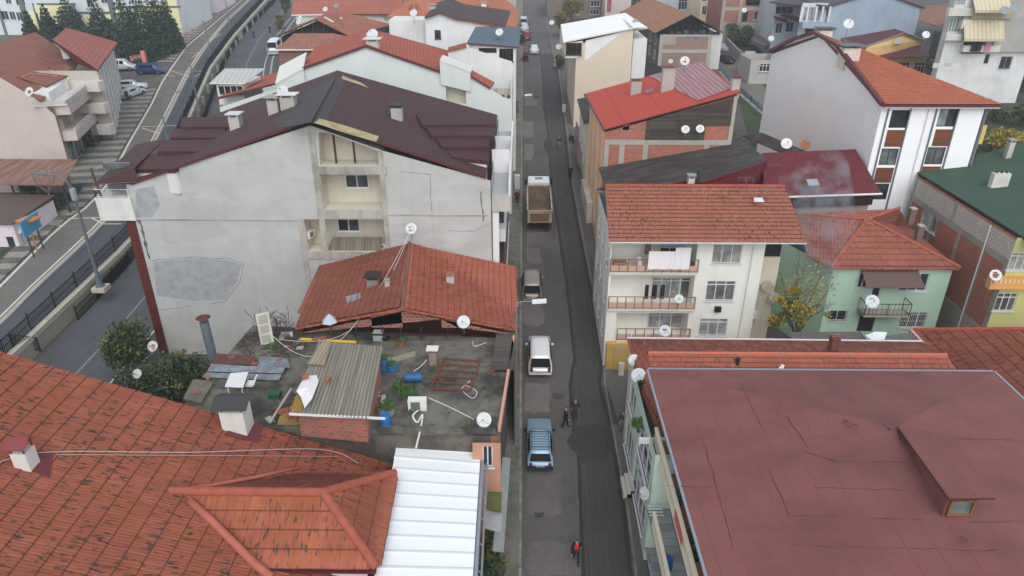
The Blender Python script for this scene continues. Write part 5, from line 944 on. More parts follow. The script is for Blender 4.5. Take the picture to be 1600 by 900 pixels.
# --- top centre cluster behind the wide gable
T1, w = block('long_tiled_house', 'pale house with long dull red tile roof at the top, left of the green house', (462, 22), (632, 22), 128, (540, 24), 12, plaster(C(206, 204, 192)), [h(600, 26, 640, 33, n=4, pane=curtain(C(190, 186, 160)), sill=False)], 'house')
roof(T1, [Y(455, 23, 127.6), Y(545, 21, 127.6), Y(590, -14, 134)+V(0, 0, 1.5), Y(465, -14, 134)+V(0, 0, 1.5)], red1, .2, white); roof(T1, [Y(545, 21.5, 127.5), Y(626, 22, 127.5), Y(626, -16, 134)+V(1, 0, 1.5), Y(560, -14, 134)+V(0, 0, 1.5)], red1, .2, maroon)
T1b, w = block('green_house', 'small pale green house peeking out above the brown roofed white houses', (626, 16), (648, 10), 134, (640, -5), 8, plaster(C(190, 210, 160)), [h(638, -2, 647, 8, n=2)], 'house')
y = 104.; T2 = thing('timber_gabled_house', 'old house with patched tile roof and dark open timber gable, top left of centre', 'house', (-32, y, 9.4)); a, b, c = Y(432, 56, y), Y(493, 30, y), Y(545, 56, y); bo = V(-.5, 13, .0)
ot = tile(C(186, 108, 82), .45, .25, .28, .6); roof(T2, [b, a, a+bo, b+bo], ot, .18, darkwood); roof(T2, [c, b, b+bo, c+bo+V(4.5, 0, 0)], ot, .18, darkwood)
m = MB(); m.face([a+V(.4, .8, -.25), c+V(-.4, .8, -.25), b+V(0, .8, -.25)]); m.face([V(a.x+.4, y+.8, 9), V(c.x-.4, y+.8, 9), c+V(-.4, .8, -.25), a+V(.4, .8, -.25)]); m.build('gable_boards', planks(C(46, 48, 50), .5, .6, .3, True), T2)
m = MB()
for t in (.2, .35, .5, .65, .8): x = a.x+(c.x-a.x)*t; m.bar((x, y+.6, a.z-1.2), (x, y+.6, b.z-.3-(abs(x-b.x))*.3), .12, .12)
m.build('timber_frame', planks(C(90, 84, 76)), T2); prism(T2, [(a.x+.5, y+.9), (a.x+.3, y+12), (c.x+3, y+12), (c.x-.5, y+.9)], a.z-.2, plaster(C(160, 156, 150), .5))
for q in (((508, 27), (522, 35), (520, 37), (506, 29)), ((533, 28), (547, 33), (545, 35), (531, 30))): m = MB(); m.slab([PL(px, py, b, (c-b).cross(bo))+V(0, 0, .15) for px, py in q], .05); m.build('translucent_sheet', plain(C(205, 205, 196)), T2)
y = 91.; T3 = thing('brick_house', 'low brick house with patchy hipped tile roof left of the wide gabled house', 'house', (-30, y, 8.2)); zE = Y(480, 76, y).z; a, b = Y(430, 77, y-.4), Y(523, 77, y-.4); c = Y(550, 58, y+4); r0_, r1_ = Y(460, 52, y+4), Y(520, 52, y+4)
ot3 = tile(C(182, 112, 90), .8, .3, .3, .5, mossc=(.09, .06, .05, 1)); roof(T3, [r0_, a, b, r1_], ot3, .15, white); roof(T3, [r1_, b, c], ot3, .15); roof(T3, [r0_, r1_, V(r1_.x+1, y+9, zE), V(r0_.x-2, y+9, zE)], ot3, .15); roof(T3, [a, r0_, V(r0_.x-2, y+9, zE)], ot3, .15)
prism(T3, [(Y(436, 90, y).x, y), (Y(436, 90, y).x, y+8.5), (b.x+1, y+8.5), (b.x+1, y)], zE-.1, brick(C(150, 92, 72), (.2, .17, .15, 1), .3, .12, .02))
y = 88.; T4 = thing('dark_roofed_house', 'white house under an irregular dark brown felt hipped roof in the upper centre', 'house', (-20, y, 8)); pz = 20.5
pts = [Z(617, 33, 20.8), Z(578, 48, 20.), Z(545, 55, 19.3), Z(600, 62, 19.4), Z(632, 66, 19.5), Z(638, 58, 19.8), Z(655, 62, 19.6), Z(656, 54, 19.9), Z(648, 51, 20.0), Z(666, 43, 20.2)]
MB().slab(pts, .25, 0, 1).build('roof', [dkb, maroon], T4); prism(T4, [(pts[2].x+1, pts[4].y+.6), (pts[2].x+1, pts[0].y-1), (pts[-1].x-.6, pts[0].y-1), (pts[-1].x-.6, pts[4].y+.6)], 19, wpl)
roof(T4, [Z(574, 52, 19.2), Z(545, 58, 18.8), Z(580, 40, 18.9), Z(590, 34, 19.1)], maroon, .12); roof(T4, [Z(587, 38, 19), Z(618, 26, 19), Z(650, 34, 19.4), Z(640, 38, 19.4), Z(617, 33, 19.4)], dkb, .12)
y = 96.; T5 = thing('white_gabled_house', 'white house with dark brown arched verge roof and two small framed windows, top centre', 'house', (-12, y, 8.6)); 
w5 = wall(T5, (Y(664, 60, y).x, y), (Y(768, 60, y).x, y), [(664, 28), (688, 20), (712, 30), (740, 37), (768, 42)], plaster(C(216, 218, 216), .2), [h(679, 47, 689, 61, n=1, frame=plain(C(110, 80, 80))), h(683, 80, 691, 89, n=1, frame=plain(C(110, 80, 80)))])
xa5 = Y(664, 60, y).x; e5 = V(0, -.4, .15); P5 = [Y(664, 28, y)+e5, Y(688, 20, y)+e5, Y(712, 30, y)+e5, Y(790, 41, y)+e5]; B5 = [p+V(.5, 9, .9) for p in P5]
m = MB()
for i in range(3): m.slab([P5[i], P5[i+1], B5[i+1], B5[i]], .2, 0, 1)
m.build('roof', [dkb, plain(C(110, 62, 54))], T5); prism(T5, [(xa5, y), (xa5, y+9), (Y(790, 45, y).x, y+9), (Y(790, 45, y).x, y)], 19.5, wpl); m = MB(); m.box(Y(611, 30, y+3).x, y+1.2, 12, xa5+.4, y+6, Y(640, 29, y+3).z); m.build('wing', wpl, T5)
roof(T5, [Z(611, 27, 21.4), Z(663, 28, 21.4), Z(668, 22, 21.4), Z(612, 20, 21.4)], dkb, .12); chimney(T5, Y(676, 16, y+4)-V(0, 0, .2), .9, .7, .7, grc, 'slab')
T6 = thing('tiled_house', 'big orange hipped tile roof at the top edge beside the street', 'house', (-8, 118, 10.6)); y = 116.
a6, b6, c6 = Y(605, 26, y), Y(808, 41, y), Y(700, -20, y+12)+V(0, 0, 2); o6 = tile(C(204, 116, 84), .15, .15, .3, .6); roof(T6, [c6, a6, b6], o6, .2); roof(T6, [c6, b6, V(b6.x+.4, y+24, b6.z), V(c6.x+3, y+20, c6.z)], o6, .2); roof(T6, [c6, V(c6.x-10, y+24, a6.z), a6], o6, .2)
prism(T6, [(a6.x+.5, y+.4), (a6.x+.5, y+24), (b6.x-.5, y+24), (b6.x-.5, y+.4)], b6.z-.3, plaster(C(206, 200, 186))); chimney(T6, Y(756, 11, y+4), .8, .7, .5, whc)
T6b, w = block('concrete_wall_building', 'bare grey concrete building side at the top edge left of the street', (742, 20), (806, 30), 150, (770, -6), 10, plaster(C(176, 172, 162), .5), roofm=concrete)
y = 84.; T7 = thing('blue_roofed_house', 'white street house with slate blue sheet roof and glazed top storey', 'house', (-5, y, 7.6)); sb_ = felt(C(98, 116, 130), 1.2, 6, .2, .2)
a, b, c, d = Y(729, 67, y-.3), Y(811, 73, y-.3), Y(812, 48, y-.3)+V(.1, 5, -.2), Y(738, 40, y-.3)+V(0, 6, -.8); roof(T7, [d, a, b, c], sb_, .15, maroon)
xa7, xb7 = Y(733, 80, y).x, Y(806, 80, y).x; w7_ = wall(T7, (xa7, y), (xb7, y), [(733, 70), (806, 76)], wpl, [h(780, 76, 802, 96, n=4, pane=glass((.012, .015, .015, 1)), frame=dgrey), h(748, 75, 776, 83, k='hole')]); prism(T7, [(xa7, y), (xa7, y+6), (xb7, y+6), (xb7, y)], [a.z-.2, a.z-.2, b.z-.3, b.z-.3], wpl, skip=(3,))
y = 80.5; m2_ = MB(); wl = wall(T7, (Y(700, 100, y).x, y), (Y(800, 100, y).x, y), [(700, 80), (729, 73), (777, 89), (800, 96)], wpl); roof(T7, [Y(700, 79, y-.2), Y(729, 72, y-.2), Y(728, 68, y+3)+V(0, 0, .1), Y(700, 74, y+3)], tile(C(178, 86, 60), .3), .15); prism(T7, [(Y(700, 100, y).x, y), (Y(700, 100, y).x, y+3.4), (Y(800, 100, y).x, y+3.4), (Y(800, 100, y).x, y)], [17.5, 17.5, 16, 16], wpl, skip=(3,))
roof(T7, [Z(696, 63, 20), Z(730, 62, 20), Z(728, 51, 20.3), Z(703, 53, 20.3)], felt(C(92, 62, 62)), .2); m = MB(); q = Z(713, 62, 19.9); m.box(q.x-1.4, q.y+.3, 14, q.x+1.4, q.y+3, 19.8); m.build('stair_tower', wpl, T7)
T8 = thing('small_roof_house', 'low white extension with a short orange tiled lean-to roof beside the wide gable', 'extension', (-4.5, 77, 7)); roof(T8, [Z(702, 94, 18.6), Z(707, 113, 18.2), Z(767, 113, 18.2), Z(765, 94, 18.6)], tile(C(188, 84, 58), .1, .2, .3, .5), .2, maroon); q0, q1 = Z(707, 113, 18.2), Z(767, 113, 18.2); prism(T8, [(q0.x+.2, q0.y+.3), (q0.x+.2, q0.y+4), (q1.x-.2, q0.y+4), (q1.x-.2, q0.y+.3)], 18, wpl)
# --- top right
yy = 175.; T, w = block('apartment_building', 'brown brick apartment building with white framed windows at the top beside the street', (855, 20), (945, 20), yy, (880, -14), 14, plaster(C(112, 100, 92), .3), [h(893, -3, 907, 10, n=3, tr=.3), h(923, -3, 937, 10, n=3, tr=.3), h(893, 15, 905, 23, n=2), h(922, 15, 936, 23, n=3)])
T, w = block('apartment_building', 'narrow pink and white building with trees in front at the top edge', (945, 20), (985, 20), 168, (960, -20), 14, plaster(C(190, 176, 170), .3), [h(948, -6, 956, 20, n=1, pane=plaster(C(150, 60, 66)))])
T, w = block('apartment_building', 'pale blue grey apartment building with white windows at the top edge', (985, 10), (1095, 30), 178, (1040, -30), 14, plaster(C(176, 182, 192), .3), [h(1060, -3, 1074, 15, n=3, tr=.3), h(1081, -3, 1094, 15, n=3, tr=.3), h(1005, -20, 1030, -8)], side=plaster(C(216, 200, 168)))
T, w = block('apartment_building', 'cream apartment building with two rows of windows beside the unfinished brick block', (1094, 20), (1127, 50), 162, (1110, -34), 12, plaster(C(222, 206, 172), .2), [h(1097, 9, 1104, 23, n=2), h(1105, 12, 1112, 26, n=2), h(1097, -14, 1104, 2, n=2)])
yy = 150.; R15, w = block('unfinished_building', 'unfinished brick building with raw concrete frame and laundry on its balcony', (1126, 30), (1262, 20), yy, (1180, -22), 12, brick(C(176, 98, 74), (.3, .27, .24, 1), .33, .2), [h(1160, 18, 1168, 34, k='hole'), h(1178, 18, 1190, 31, n=2, pane=glass()), h(1166, -6, 1222, 9, k='hole', d=1.2)])
m = MB()
for px in (1126, 1154, 1256): u0, _ = w.uz(px, 20); w.bx(m, max(0, u0), max(0, u0)+.6, 12, w.uz(1180, -22)[1], 0, .07)
for py in (14, 38): _, z = w.uz(1180, py); w.bx(m, 0, w.len, z-.3, z+.35, 0, .08)
_, z = w.uz(1180, 40); w.bx(m, 0, w.len, gz(yy)-1, z, 0, .05); m.build('concrete_frame', plaster(C(158, 152, 142), .6), R15)
rl_ = random.Random(9)
for i, px in enumerate((1170, 1176, 1183, 1202, 1207, 1212, 1217, 1221)):
    u, z = w.uz(px, 2); m = MB(); w.bx(m, u, u+.6, z-.2, z+.8, .15, .18); tagd(m.build('laundry', plain(C(*((50, 54, 70) if i < 3 else (214, 210, 216))), .8)), ['leftmost dark', 'middle dark', 'rightmost dark', 'leftmost white', 'second white', 'third white', 'fourth white', 'rightmost white'][i]+' piece of washing on the balcony of the unfinished brick building', 'laundry', 'washing on the far brick balcony, '+('dark' if i < 3 else 'white'))
yb = 121.; q0, q1 = Y(1158, 60, 134), Y(1215, 40, 134)
R16 = thing('old_house', 'small shabby house with grey sheet roof, concrete stairs and teal shutter beyond the alley', 'house', (47, 118, 11)); roof(R16, [Z(1172, 62, 15.4), Z(1194, 72, 14.8), Z(1216, 62, 15.2), Z(1206, 48, 15.8)], corr(C(124, 110, 106), .3, streak=.6), .15); prism(R16, [(Y(1176, 80, 122).x, 122), (Y(1176, 80, 122).x, 129), (Y(1222, 80, 122).x, 129), (Y(1222, 80, 122).x, 122)], 14.8, plaster(C(170, 166, 158), .6))
m = MB(); s0 = G(1181, 118); 
for i in range(12): m.box(s0.x-.9, s0.y+i*.45, s0.z-1, s0.x+.9, s0.y+i*.45+.45, s0.z+.3+i*.27)
m.build('stairs', plaster(C(170, 164, 154), .6), R16); ww_ = Wall(R16, (Y(1176, 80, 121.9).x, 121.9), (Y(1222, 80, 121.9).x, 121.9)); ww_.window(4.4, 5.8, 11.6, 13.8, 1, 0, .03, pane=glass()); ww_.window(1.5, 3.2, 13., 14.3, 3, .3, .03)
m = MB(); p = G(1190, 128); m.obox(p+V(.5, 0, .9), (1, -.2, 0), (0, 1, 0), (0, 0, 1), 1.0, .06, .8); m.build('shutter', corr(C(60, 140, 130), .2), R16)
T, w = block('apartment_building', 'pale blue and red apartment building above the small tiled roof, upper right', (1205, 60), (1262, 60), 140, (1230, -8), 10, plaster(C(176, 184, 190), .3), [h(1212, 36, 1222, 52, n=2), h(1228, 34, 1240, 50, n=2), h(1212, 10, 1240, 22, n=3)])
roof(T, [Y(1219, 23, 139.4), Y(1250, 33, 139.4), Y(1252, 10, 142), Y(1234, 12, 142)], red1, .2, maroon); roof(T, [Y(1208, 24, 139.3), Y(1230, 30, 138.6), Y(1232, 34, 138.6), Y(1212, 30, 138.8)], maroon, .15)
yy = 128.; R12 = thing('blue_grey_house', 'blue-grey rendered house with blank gable, white balcony posts and dark roof', 'house', (62, yy, 11.5)); bg_ = plaster(C(148, 164, 178), .35, C(110, 118, 124))
w12 = wall(R12, (Y(1290, 40, yy).x, yy), (Y(1432, 40, yy).x, yy), [(1290, 12), (1335, 0), (1372, -12), (1443, 12)], bg_); xa, xb = Y(1290, 40, yy).x, Y(1432, 40, yy).x; prism(R12, [(xa, yy), (xa, yy+14), (xb, yy+14), (xb, yy)], 21, bg_, skip=(3,))
roof(R12, [Y(1373, -14, yy-.3), Y(1284, 13, yy-.3), Y(1284, 13, yy)+V(-5, 12, 0), Y(1373, -14, yy)+V(0, 14, 0)], felt(C(90, 92, 98)), .2, maroon); roof(R12, [Y(1446, 12, yy-.3), Y(1373, -14, yy-.3), Y(1373, -14, yy)+V(0, 14, 0), Y(1446, 12, yy)+V(0, 14, 0)], felt(C(90, 92, 98)), .2, maroon)
roof(R12, [Y(1245, -4, yy+2), Y(1291, 12, yy-.3), Y(1310, -8, yy+4), Y(1280, -12, yy+6)], felt(C(90, 92, 98)), .2, maroon)
wv = wall(R12, (Y(1250, 30, yy+.5).x, yy+.5), (xa-.01, yy+.5), Y(1270, 5, yy).z, plaster(C(190, 200, 208)), [h(1255, 11, 1288, 33, n=6, pane=glass((.2, .22, .24, 1)), frame=white), h(1258, 42, 1272, 55, k='hole')]); m = MB(); m.box(Y(1250, 40, yy).x, yy-1.2, Y(1270, 43, yy).z, xa+1.8, yy+.4, Y(1270, 34, yy).z); m.build('balcony', bg_, R12); m = MB()
for px in (1252, 1262, 1275, 1285, 1296): p = Y(px, 20, yy-1.1); m.bar((p.x, p.y, Y(px, 34, yy-1.1).z), (p.x, p.y, Y(px, 10, yy-1.1).z), .25, .25)
m.build('balcony_posts', white, R12)
R13 = thing('yellow_house', 'low yellow house with maroon roofs and a white nameplate in its gable', 'house', (55, 106, 9.6)); zz = 17.5; mrf = corr(C(112, 52, 56), .3, streak=.5, bs=.3); rdg0, rdg1 = Z(1352, 31, 19), Z(1414, 50, 19); l0_, l1_ = Z(1297, 53, zz), Z(1350, 73, zz); roof(R13, [rdg0, l0_, l1_, rdg1], mrf, .15, plain(C(190, 186, 178))); k1 = Z(1448, 62, zz); roof(R13, [rdg0, rdg1, k1, k1+(rdg0-rdg1)], mrf, .15, plain(C(190, 186, 178)))
m = MB(); yq = l1_.y+.4; m.face([l1_+V(.6, .4, -.2), k1+V(-.5, .5, -.2), rdg1+V(0, .7, -.25)]); m.face([l1_+V(.6, .4, -.2), V(l1_.x+.6, l1_.y+.4, 13), V(k1.x-.5, k1.y+.5, 13), k1+V(-.5, .5, -.2)]); yel = plaster(C(214, 178, 118), .25); m.build('gable_wall', yel, R13)
mid = (l1_+k1)/2+V(.4, .3, .05); m = MB(); dx = (k1-l1_).normalized(); m.obox(mid+V(0, -.05, .2), dx, V(-dx.y, dx.x, 0), (0, 0, 1), 1.0, .05, .38); m.build('nameplate', plain(C(222, 218, 200)), R13)
prism(R13, [(l0_.x+.5, l0_.y+.2), (rdg0.x+4, rdg0.y-.5), (k1.x-.5, k1.y+.5), (l1_.x+.6, l1_.y+.5)], zz-.3, yel); roof(R13, [Z(1350, 72, 16.6), Z(1365, 91, 15.6), Z(1453, 88, 15.6), Z(1441, 71, 16.6)], mrf, .12, maroon); wz = Wall(R13, (Z(1400, 92, 14.8).x, Z(1400, 92, 15).y+.8), (Z(1440, 92, 14.8).x, Z(1400, 92, 15).y+.8)); prism(R13, [(Z(1372, 92, 15).x, wz.a.y+.03), (Z(1372, 92, 15).x, wz.a.y+4), (Z(1446, 92, 15).x, wz.a.y+4), (Z(1446, 92, 15).x, wz.a.y+.03)], 15.2, yel); wz.window(.4, 2.2, 12.4, 14.4, 3, .3, .04); wz.window(3, 4.8, 12.4, 14.4, 3, .3, .04)
R17 = thing('timber_house', 'dilapidated house with brown tiled roof between blue-grey and cream buildings', 'house', (72, 125, 11)); roof(R17, [Z(1430, 30, 19), Z(1465, 40, 18), Z(1500, 30, 18.4), Z(1502, 6, 20), Z(1448, 8, 20)], tile(C(160, 100, 80), .7, .3, .3, .6), .15); prism(R17, [(Z(1434, 34, 18.8).x, 122), (Z(1434, 34, 18.8).x, 134), (Z(1500, 30, 18.8).x, 134), (Z(1500, 30, 18.8).x, 122)], 18, planks(C(120, 108, 96), .3, .3)); wz = Wall(R17, (Z(1434, 34, 18.8).x, 121.97), (Z(1500, 30, 18.8).x, 121.97))
for k in range(2):
    for i in range(3): wz.window(1+3*i, 2.4+3*i, 12.0+2.7*k, 13.8+2.7*k, 2, 0, .03)
m = MB(); m.bar((wz.pt(4.8, 10, .5)), wz.pt(4.8, 17.8, .5), .25, .25); m.build('post', white, R17)
yy = 112.; R14 = thing('apartment_building', 'grey and white apartment building with cream awnings over its balconies, top right corner', 'apartment building', (78, yy, 10)); x0 = Y(1478, 60, yy).x
w14 = wall(R14, (x0, yy), (x0+13.2, yy), 26, plaster(C(206, 206, 204), .4), [h(1482, 24, 1503, 50, n=4, tr=.15, frame=white, pane=curtain(C(150, 160, 164))), h(1488, -10, 1510, 8, n=4, pane=curtain(C(150, 160, 164))), h(1562, 88, 1580, 108, n=2, grille=1), h(1538, 84, 1546, 100, n=1), h(1504, 62, 1540, 84, k='hole', d=1.0), h(1505, 24, 1545, 44, k='hole', d=1.0)]); prism(R14, [(x0, yy), (x0, yy+1.5), (x0+13.2, yy+14), (x0+13.2, yy)], 26, plaster(C(188, 187, 182), .5), skip=(3,))
gr14 = plaster(C(160, 158, 152), .6); m = MB(); u0, _ = w14.uz(1556, 40); m_ = w14.uz(1556, 80)[1]; w14.bx(m, u0, 13.3, m_, 26.1, 0, .6); m.build('grey_wall', gr14, R14); m = MB()
for (a_, b_, c_, d_) in ((1473, 1500, 52, 62), (1478, 1520, 12, 24), (1500, 1557, 70, 80), (1498, 1512, 30, 44)): w14.bx(m, *w14.rect((a_, c_, b_, d_)), .0, .9)
m.build('balcony_slab', plaster(C(200, 196, 188), .4), R14)
awn = corr(C(226, 214, 180), .6, C(180, 160, 116), .35, line=.3, bs=.1, r=.8)
for (a_, b_, c_, d_) in ((1500, 1562, 24, 58), (1515, 1572, -8, 14)): u0, u1, z0_, z1_ = w14.rect((a_, c_, b_, d_)); m = MB(); m.slab([w14.pt(u0, z0_, 2.0), w14.pt(u1, z0_, 2.0), w14.pt(u1, z1_, .2), w14.pt(u0, z1_, .2)], .06); w14.bx(m, u0, u1, z0_-.35, z0_-.07, 1.97, 2.0); m.build('awning', awn, R14)
m = MB(); u0, u1, z0_, z1_ = w14.rect((1514, 14, 1578, 28)); w14.bx(m, u0, u1, z0_, z1_, .9, .94); m.build('awning', corr(C(216, 200, 160), .35, C(120, 104, 76), .5, line=.8), R14)
for i, (px, cc) in enumerate(((1512, (40, 40, 60)), (1519, (40, 42, 60)), (1533, (200, 130, 150)))):
    u, z = w14.uz(px, 70); m = MB(); w14.bx(m, u, u+.9, z-.8, z+.5, 1.0, 1.05); tagd(m.build('laundry', plain(C(*cc), .8)), ['dark washing hanging below the cream awning, left piece', 'dark washing hanging below the cream awning, right piece', 'pink washing hanging below the cream awning'][i], 'laundry', 'washing below the cream awning')
R18 = thing('garden_wall', 'white rough garden wall with small openings below the grey apartment building', 'wall', (68, 104, 9.5)); wv = wall(R18, (Y(1452, 100, 104).x, 104), (Y(1540, 120, 104).x, 104), 12.6, plaster(C(196, 194, 188), .6), [h(1442, 98, 1450, 106, k='hole'), h(1458, 99, 1468, 106, k='hole'), h(1478, 98, 1488, 104, k='hole')])
# alley behind, retaining wall with blue railing
m = MB(); al = [G(1118, 60), G(1120, 85), G(1128, 112), G(1150, 130), G(1182, 160), G(1200, 180), G(1215, 190), G(1215, 165), G(1198, 140), G(1178, 118), G(1160, 100), G(1150, 80), G(1142, 62)]
sheet([(p.x, p.y) for p in al], .0, 'road', asphalt(C(122, 118, 110), .3)); sheet([(24, 55), (40, 55), (95, 90), (120, 140), (40, 150), (36, 125)], -.02, 'ground', grass_m)
rwl = thing('retaining_wall', 'old stone retaining wall carrying the blue railing along the alley', 'retaining wall', G(1160, 165)); pp = [G(1126, 112, .0), G(1150, 140), G(1175, 162), G(1196, 180), G(1220, 200)]
m = MB()
for a, b in zip(pp, pp[1:]): m.hexa([a+V(-.5, -.3, -3), b+V(-.5, -.3, -3), b+V(0, 0, -3), a+V(0, 0, -3), a+V(-.5, -.3, .1), b+V(-.5, -.3, .1), b+V(0, 0, .1), a+V(0, 0, .1)])
m.build('wall', plaster(C(150, 146, 138), .8), rwl); br_ = thing('blue_railing', 'blue metal railing along the edge of the alley', 'railing', pp[0]); m = MB()
for a, b in zip(pp, pp[1:]):
    for z in (.35, .7, 1.05): m.bar(a+V(-.2, 0, z), b+V(-.2, 0, z), .07, .07)
    n_ = max(1, int((b-a).length/2.0))
    for i in range(n_+1): p = a.lerp(b, i/n_); m.bar(p+V(-.2, 0, .1), p+V(-.2, 0, 1.15), .1, .1)
m.build('rails', plain(C(80, 116, 150), .5), br_)
pw = thing('garden_wall', 'low grey concrete wall beside the parked black car in the alley', 'wall', G(1150, 75)); pq = [G(1133, 72), G(1150, 90), G(1168, 105)]; m = MB()
for a, b in zip(pq, pq[1:]): m.hexa([a+V(0, 0, -1), b+V(0, 0, -1), b+V(.3, .2, -1), a+V(.3, .2, -1), a+V(0, 0, 1.6), b+V(0, 0, 1.6), b+V(.3, .2, 1.6), a+V(.3, .2, 1.6)])
m.build('wall', plaster(C(150, 140, 130), .7), pw)
# ================================================================ LEFT SIDE ACROSS THE HIGHWAY
pk_ = plaster(C(188, 174, 166), .25, C(160, 140, 132)); H1 = thing('pink_apartment_house', 'pink rendered apartment house with brown tiled roof, dormers and white balcony rails', 'apartment house', (-60, 84, 9))
yh = 80.; xk = Y(87, 185, yh).x; rb_ = tile(C(160, 92, 72), .7, .2, .3, .6, mossc=(.1, .05, .03, 1)); wh1 = wall(H1, (Y(-90, 150, yh).x, yh), (xk, yh), [(-90, 66), (0, 121), (62, 158), (87, 180)], pk_)
H1b = V(-5.2, 15, 0); e1 = G(190, 158, OH); fA = V(xk, yh, 0); fB = V(xk-5.0, yh+17, 0); P = [(fA.x, fA.y), (fB.x, fB.y)]
sideA = wall(H1, P[0], P[1], 16.2, pk_, [dict(uz=(1.0+4*i, 2.2+4*i, 9.6+3*k, 11.4+3*k), n=2, frame=plain(C(96, 60, 56))) for i in range(4) for k in range(2)])
gA = Wall(H1, (P[0][0]+1.2, P[0][1]+1.0), (P[1][0]+1.2, P[1][1]+1.0))
for k in range(2):
    zf = 12.4+3.0*k; m = MB(); sideA.bx(m, .5, 15, zf-.3, zf+.75, .0, 1.5); m.build('balcony', pk_, H1); railing(H1, [sideA.pt(.5, zf+.75, 1.45), sideA.pt(15, zf+.75, 1.45)], .4, white, 2.4, .03, .07)
m = MB()
for i in range(5): sideA.bx(m, 1+3*i, 3+3*i, 9.3, 11.6, .02, .06)
m.build('shop_windows', glass((.1, .16, .18, 1)), H1)
m = MB(); sideA.bx(m, 6.5, 12, 9.9, 12.0, 1.4, 1.5); m.build('enclosed_balcony', glass((.03, .04, .05, 1)), H1)
zr = 20.3; r1 = Z(55, 50, zr); v1 = Z(123, 95, 17.5); v2 = Z(62, 157, 17.0); v3 = Z(0, 121, 18.6); r0 = Z(0, 66, zr); roof(H1, [r1, r0, v3, v2], rb_, .15); roof(H1, [r1, v2, Z(105, 128, 16.9), v1], rb_, .15); roof(H1, [r0, Z(-90, 95, zr), Z(-90, 66, 18.6)+V(0, 0, 0), v3], rb_, .15)
dormer(H1, [(25, 120, 18.4), (48, 112, 18.8), (106, 118, 18.0), (72, 135, 17.6)], 16.4, rb_, wpl, maroon); m = MB(); q = Wall(H1, (Z(74, 140, 17.2).x, Z(74, 140, 17.2).y), (Z(104, 122, 17.4).x, Z(104, 122, 17.4).y))
dormer(H1, [(76, 105, 18.2), (104, 100, 18.2), (112, 108, 18.0), (98, 114, 18.0)], 16.4, rb_, wpl, maroon)
for i in range(2): q.window(.5+2*i, 1.5+2*i, 15.3, 17.0, 1, 0, .05, frame=plain(C(110, 70, 60)))
m = MB(); sideA.bx(m, 2, 14, 15.9, 17.4, -2.4, -.6); m.build('attic_wall', wpl, H1); m = MB(); sideA.bx(m, .2, 15.6, 16.2, 16.35, -2, 1.5); m.build('roof_terrace', plaster(C(200, 196, 190), .5), H1); m = MB(); sideA.bx(m, .2, 15.6, 16.35, 16.7, 1.35, 1.5); sideA.bx(m, .2, .35, 16.35, 16.7, -2, 1.5); m.build('terrace_wall', pk_, H1); railing(H1, [sideA.pt(.3, 16.7, 1.4), sideA.pt(15.5, 16.7, 1.4)], .35, white, 2.4, .03, .07)
chimney(H1, Z(104, 82, 18.8), .9, .9, .8, whc, 'slab', concrete); prism(H1, [P[0], P[1], (-95, P[1][1]), (-95, yh)], 16, pk_, skip=(3,))
H1c = thing('tiled_apartment_house', 'second apartment house with plain brown-red hipped roof and white window strips', 'apartment house', (-66, 108, 11)); qa, qb, qc, qd = Z(152, 109, 18.6), Z(184, 66, 18.6), Z(104, 43, 19.4), Z(82, 62, 20.6); qc = Z(104, 43, 20.6); roof(H1c, [qd, qa, qb, qc], tile(C(176, 92, 78), .1, .08, .35, .6), .2, maroon); roof(H1c, [qd, Z(118, 96, 18.6), qa], tile(C(176, 92, 78), .1, .08, .35, .6), .2, maroon)
Sx = wall(H1c, (qa.x-.6, qa.y+1), (qb.x-.6, qb.y-.5), 18.4, plaster(C(186, 178, 166), .3), [dict(uz=(3.0+3.6*i, 4.4+3.6*i, 10.4+2.6*k, 12+2.6*k), n=2) for i in range(5) for k in range(3)]); m = MB()
for i in range(6): Sx.bx(m, 1.6+3.6*i, 2.3+3.6*i, 10, 18.3, 0, .1)
m.build('pilasters', white, H1c); wS_ = wall(H1c, (qa.x-9, qa.y+1), (qa.x-.6, qa.y+1), 18.3, plaster(C(178, 172, 160), .3)); m = MB()
for k in range(3): wS_.bx(m, 4.8, 8.9, 10.6+2.7*k, 11.8+2.7*k, 0, 1.4)
m.build('balcony', plaster(C(200, 194, 184), .3), H1c); prism(H1c, [(qa.x-9, qa.y+1), (qb.x-14, qb.y-.5), (qb.x-.6, qb.y-.5), (qa.x-.6, qa.y+1)], 18.2, plaster(C(186, 178, 166)), skip=(2, 3))
# school-like building behind the conifers
yy = 150.; cw_, yl_ = plaster(C(202, 206, 208), .25), plaster(C(222, 216, 164), .2)
H2, w = block('institutional_building', 'large white and pale yellow building with grey bands behind the dark conifers', (-60, 30), (283, 40), yy, 34, 16, cw_, [h(142+0, 24, 153, 38, n=2), h(197, 12, 206, 25, n=2), h(135, -2, 145, 10, n=2), h(165, 20, 173, 33, n=2), h(185, 30, 192, 37, n=1), h(157, -6, 167, 5, n=2), h(2, 17, 13, 31, n=2), h(15, 18, 24, 31, n=2), h(26, 19, 35, 32, n=2), h(37, 20, 46, 33, n=2), h(8, -6, 17, 6, n=2), h(24, -6, 38, 8, n=3)], 'building')
m = MB()
for r_ in ((60, 8, 118, 60), (48, 20, 64, 60), (133, 26, 170, 80), (171, 14, 200, 80), (216, 7, 262, 50), (263, -4, 281, 60)): w.bx(m, *w.rect(r_), 0, .08)
m.build('yellow_panel', yl_, H2); gp2 = plain(C(112, 120, 126), .7); m = MB()
for r_ in ((172, -20, 181, 60), (34, -20, 42, 60), (58, 5, 118, 7.5), (58, 5, 60, 60), (116, 5, 118, 24), (118, 18, 172, 21), (181, 9, 282, 12), (-2, -20, 2, 60)): w.bx(m, *w.rect(r_), .0, .14)
m.build('grey_band', gp2, H2)
